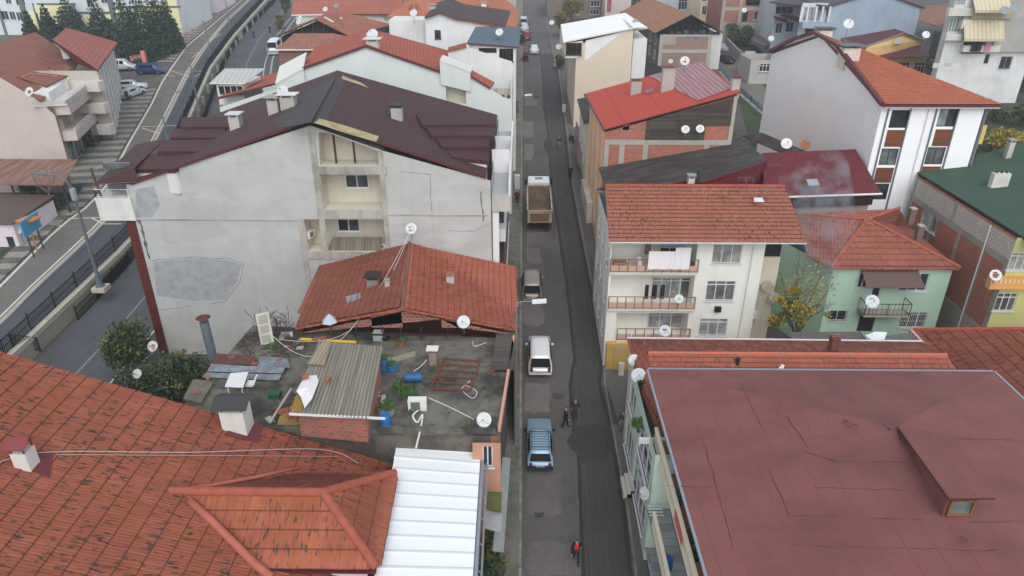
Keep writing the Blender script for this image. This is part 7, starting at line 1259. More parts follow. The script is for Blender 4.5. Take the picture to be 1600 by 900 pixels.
for s in (-1, 1): m = MB(); m.box(s*1.05-.12, -.12, .66, s*1.05+.12, -.04, .8); m.build('tail_light', [plain(C(150, 30, 26), .3)], tr); m = MB(); m.box(s*.95-.3, .75, .12, s*.95+.3, .8, .95); m.build('mud_flap', [rubber], tr)
for yy_ in (1.35, 2.65, 6.7):
    for s in (-1, 1): w = MB(); w.lathe([(.28, -.26 if yy_ < 6 else -.15), (.48, -.26 if yy_ < 6 else -.15), (.5, -.2 if yy_ < 6 else -.1), (.5, .2 if yy_ < 6 else .1), (.48, .26 if yy_ < 6 else .15), (.28, .26 if yy_ < 6 else .15)], (s*.98, yy_, .5), 18, 0, (1, 0, 0)); wo = w.build('wheel', [rubber], tr); r_ = MB(); r_.lathe([(.27, -.2), (.27, .2)], (s*.98, yy_, .5), 10, 0, (1, 0, 0)); r_.build('rim', [steel], wo)
m = MB(); m.hexa([(-1.22, 5.95, .95), (1.22, 5.95, .95), (1.24, 8.1, .95), (-1.24, 8.1, .95), (-1.16, 5.95, 2.95), (1.16, 5.95, 2.95), (1.12, 7.75, 2.9), (-1.12, 7.75, 2.9)]); m.hexa([(-1.0, 6.1, 2.95), (1.0, 6.1, 2.95), (1.0, 7.3, 2.93), (-1.0, 7.3, 2.93), (-.95, 6.15, 3.12), (.95, 6.15, 3.12), (.9, 7.2, 3.05), (-.9, 7.2, 3.05)]); cb = m.build('cab', [wt], tr)
m = MB(); m.box(-.4, 6.45, 3.09, .4, 6.95, 3.14); m.build('roof_hatch', [glass((.12, .15, .18, 1))], cb); m = MB(); m.face([(-1.05, 7.93, 1.95), (1.05, 7.93, 1.95), (1.0, 7.8, 2.75), (-1.0, 7.8, 2.75)]); m.build('windshield', [glass()], cb)
for s in (-1, 1): m = MB(); m.face([(s*1.235, 6.7, 1.95), (s*1.235, 7.7, 1.95), (s*1.19, 7.6, 2.65), (s*1.19, 6.7, 2.65)]); m.build('side_window', [glass()], cb); m = MB(); m.box(s*1.42-.12, 7.6, 1.9, s*1.42+.12, 7.7, 2.6); m.bar((s*1.2, 7.65, 2.5), (s*1.42, 7.65, 2.5), .04, .04); m.build('wing_mirror', [black], cb)
q = atg(842, 363); tr.location = V(q.x+.05, q.y, gz(q.y)+.02); tr.rotation_euler = (math.atan(SLOPE), 0, 0)
# cargo tricycle and motorcycle
def trike(loc):
    t = thing('cargo_tricycle', 'small red motor tricycle with dark cargo box at the kerb up the street', 'tricycle', (0, 0, 0)); m = MB(); m.box(-.55, -.9, .5, .55, .5, 1.1); m.build('cargo_box', [plain(C(52, 40, 44), .6)], t); m = MB(); m.hexa([(-.5, .5, .4), (.5, .5, .4), (.4, 1.3, .4), (-.4, 1.3, .4), (-.45, .5, 1.5), (.45, .5, 1.5), (.35, 1.1, 1.45), (-.35, 1.1, 1.45)]); m.build('cab', [plain(C(170, 40, 50), .4)], t)
    for x, y in ((-.5, -.5), (.5, -.5), (0, 1.2)): m = MB(); m.lathe([(.1, -.06), (.26, -.06), (.26, .06), (.1, .06)], (x, y, .26), 12, 0, (1, 0, 0)); m.build('wheel', [rubber], t)
    t.location = loc; t.rotation_euler = (math.atan(SLOPE), 0, 0)
q = atg(821, 97); trike(q+V(0, 1, .1))
def moto(loc, rz):
    t = thing('motorcycle', 'dark scooter parked on the right pavement near the orange house', 'motorcycle', (0, 0, 0))
    for y in (-.6, .65): m = MB(); m.lathe([(.18, -.05), (.3, -.05), (.3, .05), (.18, .05)], (0, y, .3), 14, 0, (1, 0, 0)); m.build('wheel', [rubber], t)
    m = MB(); m.tube([(0, -.6, .5), (0, -.1, .55), (0, .35, .6), (0, .55, .95)], .14, 8); m.build('body', [plain(C(40, 42, 50), .4)], t); m = MB(); m.tube([(0, -.65, .82), (0, .1, .8)], .12, 8); m.build('seat', [black], t); m = MB(); m.bar((-.32, .5, 1.05), (.32, .5, 1.05), .04, .04); m.tube([(0, .52, 1.05), (0, .68, .35)], .035, 6); m.build('handlebar', [steel], t); t.location = loc; t.rotation_euler = (0, 0, rz)
q = atg(893, 222, .1); moto(q, .3)
# ================================================================ PEOPLE
R_ = math.radians
q = atg(900, 880); person(V(q.x, q.y+.1, q.z+.02), R_(0), 'person in a red vest over black clothes walking down the road towards the camera', (30, 30, 34), (34, 40, 56), pose='walk', vest=(220, 36, 56))
q = atg(883, 668); person(V(q.x, q.y, q.z+.02), R_(80), 'person in black seen from the side, talking on the milled strip', (28, 32, 40), (24, 26, 32), pose='step')
q = atg(898, 655); person(V(q.x, q.y, q.z+.02), R_(-8), 'person in a dark brown jacket and blue jeans facing the camera', (58, 50, 46), (52, 66, 88), pose='stand', hair=(120, 96, 78))
q = atg(974, 674, .1); person(V(q.x-.1, q.y, q.z+.02), R_(10), 'person with a patterned grey top and pale skirt standing against the pale green house', (70, 64, 68), (150, 148, 144), pose='stand', coat=False)
q = atg(808, 319, .12); person(V(q.x, q.y, q.z+.0), R_(180), 'person in a dark red and black jacket walking up the left pavement', (112, 36, 48), (30, 32, 40), pose='step')
q = atg(891, 280, .02); person(V(q.x, q.y, q.z+.02), R_(185), 'person in a long black coat on the milled strip beside the right kerb', (26, 28, 32), (24, 24, 28), pose='stand', coat=True)
q = atg(873, 233); person(V(q.x, q.y, q.z+.02), R_(0), 'person in a dark jacket and pale trousers walking on the milled strip, far up', (52, 52, 56), (150, 142, 132), pose='walk')
q = atg(200, 158, OH+.1); person(V(q.x, q.y, q.z), R_(40), 'person in dark clothes beside the parked cars at the striped pavement', (44, 46, 54), (36, 38, 46))
q = atg(397, 60); person(V(q.x, q.y, q.z), R_(10), 'person in black walking on the lower carriageway at the far left top', (40, 44, 52), (36, 38, 46), pose='step'); q = atg(422, 52); person(V(q.x, q.y, q.z), R_(10), 'person in dark clothes in front of the white minibus', (40, 44, 52), (36, 38, 46), pose='step')
# ================================================================ STREET LAMPS
p = G(157, 447, OH+.2); b = V(p.x, p.y, gz(p.y)+OH+.2); zt = Y(113, 302, p.y).z; m = MB(); m.box(b.x-.55, b.y-.55, b.z-.4, b.x+.55, b.y+.55, b.z-.0); tagd(m.build('lamp_plinth', [plaster(C(190, 184, 164), .5)]), 'square concrete plinth under the tall lamp on the fenced wall', 'plinth')
hd = Y(68, 272, p.y); L_ = lamp(b, zt-b.z, (hd.x-Y(113, 302, p.y).x, 0, hd.z-zt), 'nearest tall grey street lamp with curved arm, standing on the fenced wall', .17, (1.0, .35, .12), 'tall lamps along the highway barrier', plain(C(118, 128, 134), .5, .3)); m = MB(); m.lathe([(.21, 0), (.24, .1), (.24, .9), (.2, 1.0)], b+V(0, 0, (zt-b.z)*.93), 12); m.build('junction_box', [plain(C(160, 168, 172))], L_)
for i, (bx_, by_, tx, ty, ax, ay, lb) in enumerate(((262, 218, 246, 168, 266, 144, 'second tall street lamp with an arm over the road, rising behind the balcony roof'), (311, 172, 292, 84, 290, 80, 'straight grey lamp pole beside the barrier next to the white roofed veranda'), (331, 97, 322, 38, 320, 34, 'thin lamp pole on the barrier bend, second farthest of the row'), (361, 53, 352, 0, 350, -4, 'farthest thin lamp pole on the highway barrier'))):
    p = G(bx_, by_, OH+.1); b = V(p.x, p.y, gz(p.y)+OH+.1); zt = Y(tx, ty, p.y).z; hd = Y(ax, ay, p.y); tt_ = Y(tx, ty, p.y); lamp(b, zt-b.z, (hd.x-tt_.x, 0.05, max(.1, hd.z-tt_.z)), lb, .13, (.9 if i == 0 else .3, .3, .12), 'tall lamps along the highway barrier', plain(C(128, 136, 142), .5, .3))
for (bx_, by_, tx, ty, ax, ay, lb) in ((806, 694, 811, 476, 838, 472, 'white headed street lamp arching over the silver people carrier'), (803, 262, 806, 158, 824, 149, 'white headed street lamp over the far road beside the roof terrace')):
    p = G(bx_, by_, .12); b = V(p.x, p.y, gz(p.y)+.12); tt_ = Y(tx, ty, p.y); hd = Y(ax, ay, p.y); lamp(b, tt_.z-b.z, (hd.x-tt_.x, 0, hd.z-tt_.z+.05), lb, .07, (.85, .3, .16), 'white headed lamps on the left pavement', plain(C(150, 158, 160), .5, .3))
m = MB(); q = atg(808, 295, .12); m.box(q.x-.3, q.y-.2, q.z, q.x+.3, q.y+.2, q.z+1.6); c_ = m.build('utility_cabinet', [plain(C(196, 202, 204), .5)]); tagd(c_, 'tall pale grey utility cabinet on the left pavement beside the truck', 'utility cabinet')
m = MB(); m.box(q.x-.33, q.y-.23, q.z+1.6, q.x+.33, q.y+.23, q.z+1.68); ORG[c_] = ORG[c_]; m.build('lid', [plain(C(215, 220, 220))], c_)
m = MB(); q = atg(970, 585, .1); m.box(q.x-.2, q.y-.15, q.z, q.x+.2, q.y+.15, q.z+1.0); tagd(m.build('utility_box', [plain(C(206, 202, 190), .5)]), 'small cream utility box on the right pavement below the yellow shop front', 'utility box')
for (px, py, lb) in ((868, 103, 'white utility box on the right pavement near the far end of the milled strip'), (881, 175, 'small grey box on the right pavement in front of the cream house')): q = atg(px, py, .1); m = MB(); m.box(q.x-.25, q.y-.2, q.z, q.x+.25, q.y+.2, q.z+1.1); tagd(m.build('utility_box', [plain(C(200, 206, 206), .5)]), lb, 'utility box')
# ================================================================ SATELLITE DISHES
wd_ = plain(C(208, 212, 210), .45, .05, .05); rusty = stainc(C(176, 120, 84), C(120, 70, 46), .7, 4); beige_d = plain(C(176, 170, 152), .6); org = plain(C(196, 104, 60), .6); blu = plain(C(50, 74, 140), .5); gryd = plain(C(150, 160, 164), .5)
LG = [(-.05, .35, .3, .05), (-.15, -.35, .35, .12)]; LT = [(-.3, .2, .05, .14), (-.22, .2, .05, .14), (-.12, .2, .05, .14), (0.02, .2, .05, .14), (.1, .2, .04, .14), (.24, .2, .06, .14), (-.26, .3, .05, .04), (.05, .32, .08, .04), (.24, .32, .06, .04)]
def dat(px, py, rp, y, label, **k): p = Y(px, py, y); return dish(p, rp*mpp(p), label, **k)
dat(642, 357, 9.2, 45.9, 'white dish with red marks standing at the ridge end against the grey wall', logo=(org, LG), mast=.9)
dat(724, 503, 10.5, 37.3, 'plain white dish at the upper right edge of the flat roof', mast=.8); dat(756, 656, 12, 28.9, 'chipped white dish in the lower right corner of the flat roof', mast=.6)
dat(238, 541, 8.6, 44, 'rust stained dish beside the foot of the grey apartment block', col=wd_, logo=(org, [(.1, .1, .4, .3), (.2, -.5, .3, .12)]), mast=2.5); dat(214, 584, 7.6, 39, 'small white dish over the side street behind the big tiled roof', mast=3.5)
dat(429, 161, 9.5, 56, 'dark grey dish on the double chimney of the grey block', col=plain(C(96, 112, 122), .5), mast=1.0); dat(441, 142, 9.5, 57.5, 'white dish behind the dark grey one on the grey block', mast=1.3)
dat(582, 53, 8.5, 75, 'white dish on the ridge of the wide gabled house', mast=1.0); dat(579, 62, 6, 74, 'smaller white dish leaning on the ridge chimney of the wide gabled house', mast=.7, nrm=(-.6, -.7, .4)); dat(577, 55, 5, 76, 'white dish turned sideways on the ridge of the wide gabled house', mast=.8, nrm=(.5, -.6, .5))
dat(646, 20, 6, 94, 'white dish on the dark roof below the two orange topped ones', mast=1.4); dat(642, 12, 5, 96, 'orange rimmed dish, left one of the pair at the top', col=rusty, mast=1.2, nrm=(-.6, -.6, .5)); dat(652, 11, 5, 96, 'orange rimmed dish, right one of the pair at the top', col=rusty, mast=1.2, nrm=(.6, -.6, .5))
dat(508, 14, 4, 108, 'small white dish in front of the long dull red roof', mast=1.2); dat(525, 9, 4.2, 110, 'small grey dish on a tall mast over the patched tile roof', col=gryd, mast=3); dat(468, 28, 4, 106, 'upper one of two small dishes left of the timber gable', mast=1.5); dat(466, 34, 4, 105, 'lower one of two small dishes left of the timber gable', mast=1)
dat(780, 50, 6, 85, 'white dish at the corner of the slate blue roof', mast=1.2)
dat(1070, 95, 7.5, 76, 'white dish with an orange emblem on a tall mast over the ribbed red roof', logo=(org, [(0, -.05, .4, .14), (.1, -.3, .2, .12)]), mast=3.6)
dat(1071, 202, 6.6, 62.6, 'left of two white dishes on the brick wall of the orange house', mast=.5); dat(1094, 201, 6.6, 62.6, 'right of two white dishes on the brick wall of the orange house', mast=.5)
dat(1229, 224, 8.8, 60.8, 'white dish behind the maroon sheet roof against the white building', mast=1.2); dat(1258, 226, 8, 60.9, 'rusty dish behind the maroon sheet roof beside the small chimney', col=rusty, mast=1.2)
dat(1326, 37, 8, 68, 'white dish on a mast above the ridge of the tall white house', mast=2.2); dat(1447, 54, 6, 104, 'white dish in front of the dilapidated timber house', mast=2.5); dat(1205, 60, 4.6, 120, 'white dish before the small shabby house with stairs', mast=2)
dat(1039, 517, 9.4, 44.6, 'white dish with blue lettering in front of the lowest balcony', logo=(blu, LT), mast=1.0); dat(1061, 467, 7.2, 45.2, 'white dish with rusty feed on the middle balcony of the laundry house', mast=.5, logo=(org, [(-.2, 0, .1, .1), (.25, 0, .1, .1)]))
dat(1178, 468, 10, 47.3, 'lower left beige dish on the side wing of the laundry house', col=beige_d, mast=.5); dat(1199, 448, 9.4, 47.3, 'topmost beige dish on the side wing of the laundry house', col=beige_d, mast=.5); dat(1210, 466, 9, 47.2, 'right beige dish on the side wing near the yellow leaved tree', col=beige_d, mast=.5)
dat(1363, 471, 10.8, 46.2, 'white dish with a blue mark above the mint house balcony', logo=(blu, [(-.05, .4, .35, .06)]), mast=1.0); dat(1556, 430, 9.2, 43.8, 'rusty orange dish on the balcony of the lime green house', col=wd_, logo=(rusty, [(0, 0, .6, .5), (0, .5, .4, .1)]), mast=.6)
dat(991, 563, 9.6, 37.4, 'smaller white dish at the corner of the low tiled roof', mast=.6); dat(998, 587, 12, 35.6, 'larger white dish at the corner of the low tiled roof', mast=.7); dat(1006, 771, 10.5, 28.2, 'white dish mounted low on the pale green house above the pavement', mast=.4, nrm=(-.8, -.5, .4))
dat(1570, 16, 7, 108, 'left of two grey dishes above the cream awnings', col=gryd, mast=.5); dat(1585, 13, 7.4, 108, 'right of two grey dishes above the cream awnings', col=gryd, mast=.5); dat(993, 34, 5, 108, 'translucent grey mesh dish on the bright white roof', col=gryd, mast=.8); dat(873, 73, 4.6, 104, 'white dish on the street wall of the cream house', mast=.5); dat(862, 35, 4, 125, 'small white dish on a pole before the autumn trees', mast=2); dat(1163, 16, 4, 148, 'white dish on the unfinished brick building', mast=.6)
dat(45, 143, 7.4, 78, 'rusty dish on the corner of the pink apartment house', col=wd_, logo=(rusty, [(0, 0, .5, .5)]), mast=.6); dat(29, 360, 6, 62, 'white dish beside the blue billboard', mast=1.2); dat(1048, 95.5, 3.5, 90, 'small dish on the ridge corner of the black shed roof', mast=.8)
# umbrella shaped aluminium dish
p = Y(515, 500, 37.6); r = 13*mpp(p); t = thing('foil_dish', 'silver pyramid shaped hood on a rusty pole at the back of the flat roof', 'hood', V(p.x, p.y, ZT)); m = MB(); m.lathe([(r, -.1), (r*.55, .18), (.02, .42)], p, 6); m.build('hood', [plain(C(190, 198, 206), .35, .3)], t); m = MB(); m.tube([V(p.x, p.y, ZT), p+V(0, 0, .3)], .04, 6); m.build('pole', [rust], t)
# ================================================================ THINGS ON THE FLAT CONCRETE ROOF
def T(px, py, z=0.): return Z(px, py, ZT+z)
SHD = thing('rooftop_shed', 'brick rooftop shed under a grey corrugated cement roof', 'shed', T(540, 640)); a_, b_, c_, d_ = Z(497, 533, 13.6), Z(598, 541, 13.6), Z(576, 655, 13.0), Z(452, 645, 13.0); cem = corr(C(176, 170, 154), .2, C(84, 80, 70), .7, bs=.0, r=.9, line=.75)
m = MB(); NS = 84
for i in range(NS):   # real corrugations
    u0, u1 = i/NS, (i+1)/NS; z0_, z1_ = .045*math.sin(2*math.pi*i/4), .045*math.sin(2*math.pi*(i+1)/4); m.face([d_.lerp(c_, u0)+V(0, 0, z0_), d_.lerp(c_, u1)+V(0, 0, z1_), a_.lerp(b_, u1)+V(0, 0, z1_), a_.lerp(b_, u0)+V(0, 0, z0_)], uv=[(u0*4.2, 0), (u1*4.2, 0), (u1*4.2, 3.6), (u0*4.2, 3.6)])
m.build('roof', [cem], SHD); m = MB(); m.slab([Z(505, 532, 13.68), Z(517, 533, 13.68), Z(508, 570, 13.52), Z(480, 568, 13.5)], .05, udir=(c_-d_)); m.build('extra_sheet', [corr(C(180, 168, 140), .2, C(110, 96, 76), .6)], SHD)
m = MB(); f = [d_+V(.3, .25, -.15), c_+V(-.2, .25, -.15), b_+V(-.2, -.2, -.15), a_+V(.3, -.2, -.15)]
for i in range(4): p, q = f[i], f[(i+1) % 4]; m.face([V(p.x, p.y, ZT), V(q.x, q.y, ZT), q, p])
m.build('wall', [brick(C(176, 96, 70), (.25, .2, .17, 1), .3, .2, .02, .2, .6)], SHD); m = MB(); m.bar(Z(452, 647, 12.98), Z(602, 654, 12.98), .09, .09); m.build('gutter', [white], SHD)
def loose(name, label, cat, pts, mat, th=.03, udir=None, grp=None): return tagd(MB().slab(pts, th, udir=udir).build(name, [mat]), label, cat, grp)
tp = T(485, 605, 2.1); m = MB(); pts = [(470, 598), (480, 587), (495, 586), (498, 596), (488, 622), (476, 638), (470, 620), (463, 611)]
pz_ = [Z(x, y, 13.45+.1*math.sin(i*2)) for i, (x, y) in enumerate(pts)]; cc_ = sum(pz_, V(0, 0, 0))/8+V(0, 0, .12)
for i in range(8): m.tri(pz_[i], pz_[(i+1) % 8], cc_)
tagd(m.build('tarpaulin', [plain(C(226, 224, 222), .7, 0, .05)]), 'crumpled white tarpaulin lying on the shed roof edge', 'tarpaulin')
yst = corr(C(190, 150, 60), .14, C(110, 90, 50), .7, line=.5); loose('corrugated_sheet', 'mustard yellow corrugated sheets scattered with broken bricks', 'sheet', [T(437, 650, .3), T(470, 620, .5), T(470, 662, .3), T(430, 672, .15)], yst, .03, V(.3, -1, 0)); loose('corrugated_sheet', 'small yellow corrugated piece under the white tarpaulin', 'sheet', [Z(462, 618, 13.2), Z(476, 622, 13.2), Z(470, 646, 13.02), Z(453, 644, 13.02)], yst, .03, V(1, 0, 0))
m = MB(); m.tube([T(422, 660, .3), T(455, 608, .5)], .07, 8); tagd(m.build('pipe', [plain(C(190, 188, 178), .6)]), 'long pale pipe lying beside the yellow sheets', 'pipe'); m = MB(); m.tube([T(470, 530, .15), T(557, 535, .15)], .1, 10); tagd(m.build('pipe', [plain(C(216, 170, 40), .5)]), 'thick bright yellow pipe lying behind the rooftop shed', 'pipe')
brk = brick(C(176, 84, 60), (.2, .15, .12, 1), .3, .2); rb2 = random.Random(8)
BL = ['red brick on the right end of the grey metal sheets', 'red brick in the middle of the upper blue-grey sheet', 'red brick at the left of the rust brown sheet', 'red brick where the long board meets the lower blue-grey sheet', 'red brick lying on the weathered concrete board', 'small brick lying off the right tip of the square grey sheet', 'upper brick on the yellow corrugated sheets', 'left brick on the yellow corrugated sheets', 'lower brick on the yellow corrugated sheets', 'right brick on the yellow corrugated sheets, by the shed gutter', 'single brick in the middle of the corrugated shed roof', 'brick beside the small white table', 'brick holding down the white tarpaulin', 'brick at the lower corner of the dark timber boarding', 'brick on the right part of the thick yellow pipe', 'brick on the left part of the thick yellow pipe']
for i, (px, py, zz_) in enumerate(((437, 565, .2), (398, 570, .25), (362, 560, .3), (325, 593, .1), (308, 616, .1), (446, 570, .1), (448, 642, .45), (440, 644, .4), (452, 650, .45), (464, 652, .4), (513, 594, 2.15), (360, 594, .2), (477, 590, 2.25), (768, 578, .1), (505, 530, .3), (492, 532, .3))):
    p = T(px, py, zz_); a = rb2.uniform(0, 3); m = MB(); m.obox(p+V(0, 0, .05), (math.cos(a), math.sin(a), 0), (-math.sin(a), math.cos(a), 0), (0, 0, 1), .17, .1, .09); tagd(m.build('brick', [brk]), BL[i], 'brick', 'loose bricks on the flat concrete roof')
def sheets(pts, col, lb): loose('metal_sheet', lb, 'sheet', pts, stainc(C(*col), C(110, 70, 56), .5, 1.2), .03)
sheets([T(330, 568, .25), T(388, 572, .35), T(446, 572, .3), T(442, 583, .25), T(324, 580, .2)], (150, 166, 176), 'upper long grey-blue metal sheet in the stack by the white table'); sheets([T(322, 582, .15), T(440, 585, .2), T(436, 594, .15), T(316, 589, .1)], (146, 162, 172), 'lower long grey-blue metal sheet weighed down with bricks'); sheets([T(336, 552, .3), T(400, 556, .3), T(398, 570, .3), T(332, 568, .3)], (110, 70, 66), 'rust brown metal sheet at the back left of the flat roof'); sheets([T(408, 556, .35), T(448, 560, .3), T(454, 574, .3), T(402, 572, .35)], (140, 156, 168), 'square grey sheet left of the rooftop shed')
loose('board', 'long weathered concrete board along the left roof edge', 'board', [T(302, 592, .2), T(334, 596, .2), T(314, 630, .15), T(286, 622, .15)], stainc(C(130, 124, 108), C(90, 84, 70), .6, 1), .15)
t = thing('table', 'small white table beside a plastic chair on the flat roof', 'table', T(378, 600)); MB().slab([T(360, 583, .75), T(388, 581, .75), T(380, 605, .72), T(351, 604, .72)], .04).build('tabletop', [white], t); m = MB()
for px, py in ((362, 585), (385, 584), (377, 603), (355, 602)): p = Z(px, py, ZT+.74); m.bar((p.x, p.y, ZT), (p.x, p.y, ZT+.7), .04, .04)
m.build('leg', [white], t)
t = thing('plastic_chair', 'white plastic garden chair lying against the small white table', 'chair', T(395, 598)); m = MB(); p = T(392, 598, .45); m.obox(p, (1, 0, 0), (0, 1, 0), (0, 0, 1), .22, .22, .02); m.build('seat', [white], t); m = MB(); m.tube([p+V(.22, -.25, 0), p+V(.3, 0, .3), p+V(.32, .25, .35)], .04, 8); m.tube([p+V(-.2, -.3, -.03), p+V(.22, -.28, -.03)], .035, 8); m.build('armrest', [white], t)
m = MB()
for i in range(5): m.bar(p+V(-.2+.1*i, -.2, .03), p+V(-.2+.1*i, .2, .03), .03, .02)
m.build('seat_slats', [upvc], t)
t = thing('old_door', 'old white panel door leaning upright at the back left of the flat roof', 'door', T(415, 537)); a0_, b0_ = T(408, 540), T(428, 535); u = (b0_-a0_); hh_ = 1.95; m = MB(); m.hexa([a0_, b0_, b0_+V(0, .06, 0), a0_+V(0, .06, 0), a0_+V(-.15, .35, hh_), b0_+V(-.15, .35, hh_), b0_+V(-.15, .41, hh_), a0_+V(-.15, .41, hh_)]); m.build('frame', [plaster(C(196, 192, 180), .5)], t); m = MB(); 
for f0, f1 in ((.06, .3), (.36, .6), (.66, .94)): pa = lambda s, f: a0_.lerp(b0_, s)+V(-.15*f, .35*f-.01, hh_*f); m.face([pa(.15, f0), pa(.85, f0), pa(.85, f1), pa(.15, f1)])
m.build('panel', [plaster(C(160, 158, 148), .6)], t)
# grey flue with round rusty hat (in front of the grey gable wall)
p = Z(333, 560, 11.2); tpp = Y(318, 500, p.y); t = thing('flue_pipe', 'tall grey flue with a round rusty hat in front of the grey gable wall', 'flue', p); m = MB(); m.tube([p, V(tpp.x, p.y, tpp.z-.12)], .26, 14); m.build('pipe', [plain(C(120, 132, 138), .5, .3, .2)], t); m = MB(); m.lathe([(.42, 0), (.3, .06), (.01, .1)], (tpp.x, p.y, tpp.z+.15), 18); m.lathe([(.4, 0), (.4, .02)], (tpp.x, p.y, tpp.z+.13), 18); m.build('hat', [rust], t); m = MB()
for a in range(3): m.bar((tpp.x+.2*math.cos(a*2.1), p.y+.2*math.sin(a*2.1), tpp.z-.15), (tpp.x+.2*math.cos(a*2.1), p.y+.2*math.sin(a*2.1), tpp.z+.15), .03, .03)
m.build('bracket', [rust], t)
# frame, chimney, barrels, air conditioner, plants
t = thing('ladder_frame', 'rust red metal ladder-like frame lying on the flat roof', 'frame', T(715, 585)); fa, fb, fc, fd = T(694, 560, .12), T(750, 564, .12), T(735, 610, .12), T(673, 607, .12); m = MB(); rr_ = plain(C(128, 64, 50), .7)
for a, b in ((fa, fb), (fb, fc), (fc, fd), (fd, fa)): m.bar(a, b, .09, .08)
m.build('rim', [rr_], t); m = MB()
for i in range(1, 5): m.bar(fa.lerp(fd, i/5), fb.lerp(fc, i/5), .07, .06)
m.build('rungs', [rr_], t)
t = thing('rooftop_chimney', 'small brick chimney with a white slab on the flat roof', 'chimney', T(677, 568)); p = T(677, 568); m = MB(); m.box(p.x-.2, p.y-.2, ZT, p.x+.2, p.y+.2, ZT+.85); m.build('stack', [brick(C(150, 110, 90), (.3, .28, .26, 1), .25, .1)], t); m = MB(); m.box(p.x-.34, p.y-.28, ZT+1.0, p.x+.34, p.y+.28, ZT+1.06); m.build('cap', [white], t); m = MB()
for s in (-1, 1): m.box(p.x+s*.13-.06, p.y-.1, ZT+.85, p.x+s*.13+.06, p.y+.1, ZT+1.0)
m.build('spacer', [brk], t)
p = T(653, 640); acunit(p, (1, .03, 0), 1.15, 'white air conditioner standing on the concrete roof among weeds'); cable([T(652, 642, .2), T(645, 650, .25), T(652, 660, .1), T(660, 648, .1), T(658, 665, .1), T(650, 700, .05)], .05, white, 'thick white hose looping below the rooftop air conditioner'); cable([T(670, 622, .1), T(700, 635, .05), T(740, 655, .1)], .025, white, 'thin white cable running to the chipped dish'); cable([T(735, 595, .04), T(722, 608, .04), T(738, 622, .04), T(745, 612, .04), T(728, 602, .04)], .02, white, 'curled white cable next to the rust red frame'); cable([T(738, 533, .04), T(742, 541, .04), T(760, 535, .04)], .02, white, 'short white cable near the upper right of the flat roof'); cable([T(667, 562, .04), T(658, 572, .04), T(646, 580, .04)], .025, white, 'bent white cable beside the small brick chimney')
barrel(T(599, 579), .32, .75, (50, 110, 150), 'blue barrel planted with greenery behind the shed', soil=True); barrel(T(612, 578), .38, .4, (40, 116, 170), 'wide blue tub of greenery behind the shed', soil=True, name='tub', cat='tub'); barrel(T(643, 596)+V(-.35, 0, 0), .26, .95, (30, 100, 160), 'blue barrel lying on its side in the middle of the flat roof', lie=(1, .05, 0)); barrel(T(603, 668), .28, .8, (30, 116, 190), 'bright blue upright barrel below the shed gutter'); barrel(T(598, 645), .24, .3, (150, 160, 150), 'left grey bucket of herbs above the blue barrel', soil=True, name='bucket', cat='bucket'); barrel(T(609, 647), .24, .3, (150, 158, 152), 'right grey bucket of herbs above the blue barrel', soil=True, name='bucket', cat='bucket'); barrel(T(627, 541), .26, .35, (150, 90, 66), 'brown plant pot with a small cactus on the flat roof', soil=True, name='plant_pot', cat='plant pot')
m = MB(); p = T(592, 530); m.box(p.x-.3, p.y-.25, ZT, p.x+.3, p.y+.25, ZT+.55); tagd(m.build('water_tank', [plain(C(176, 186, 178), .6)]), 'small pale green box tank next to a black bag on the flat roof', 'tank'); m = MB(); m.lathe([(.25, 0), (.32, .15), (.2, .4), (.05, .5)], T(601, 530), 10); tagd(m.build('black_bag', [black], None, True), 'black plastic bag beside the pale green box', 'bag'); m = MB(); p = T(430, 620); m.box(p.x-.3, p.y-.25, ZT+.02, p.x+.3, p.y+.25, ZT+.3); tagd(m.build('crate', [plain(C(36, 96, 66), .6)]), 'dark green crate among the junk left of the shed', 'crate')
loose('board', 'pale flat board lying right of the shed', 'board', [T(601, 562, .05), T(648, 548, .05), T(650, 556, .05), T(610, 567, .05)], stainc(C(170, 164, 140), C(130, 124, 104), .6, 2), .05); loose('board', 'dark timber boarding on the right edge of the flat roof', 'boarding', [T(778, 508, .3), T(806, 507, .3), T(803, 577, .3), T(766, 576, .3)], planks(C(92, 86, 78), .2, .4), .08)
for i, (px, py, r, s) in enumerate(((632, 612, .75, 1), (640, 618, .55, 2), (607, 632, .45, 3), (648, 642, .5, 4), (427, 543, .4, 5), (622, 604, .45, 6))):
    p = T(px, py); t = thing('weed_clump', ['largest bright green weed clump above the air conditioner', 'weed clump touching the large one above the air conditioner', 'small weed clump above the two grey buckets', 'weed clump under the rooftop air conditioner', 'bright green weed beside the leaning old door', 'low weed clump left of the lying blue barrel'][i], 'weeds', p); foliage('leaves', t, [(p.x+rb2.uniform(-.3, .3)*r, p.y+rb2.uniform(-.5, .5)*r, ZT+.1, r*.6, r*.5, .14) for _ in range(5)], 420, .06, lively, s, .1)
def rebar(px, py, n, hh_, lb):
    m = MB(); p = T(px, py)
    for i in range(n): x = p.x-.25+.5*i/max(1, n-1); m.tube([(x, p.y+rb2.uniform(-.1, .1), ZT), (x+rb2.uniform(-.08, .08), p.y, ZT+hh_*rb2.uniform(.8, 1.1))], .014, 5)
    tagd(m.build('rebar', [rust]), lb, 'rebar')
rebar(756, 566, 5, .9, 'bunch of rusty rebar sticking up behind the red frame'); rebar(738, 672, 4, .8, 'rusty rebar ends beside the chipped dish'); rebar(772, 512, 4, .8, 'rusty rebar stubs by the dark timber boarding')
m = MB(); p = T(625, 517); m.tube([p, p+V(.1, 0, 2.0)], .025, 6); p = T(578, 520); m.tube([p, p+V(-.3, .1, 1.2)], .025, 6); m.bar(p+V(-.5, 0, 1.0), p+V(.4, 0, 1.0), .02, .02); tagd(m.build('antenna', [rust]), 'thin rusty antenna poles in front of the timber gable', 'antenna')
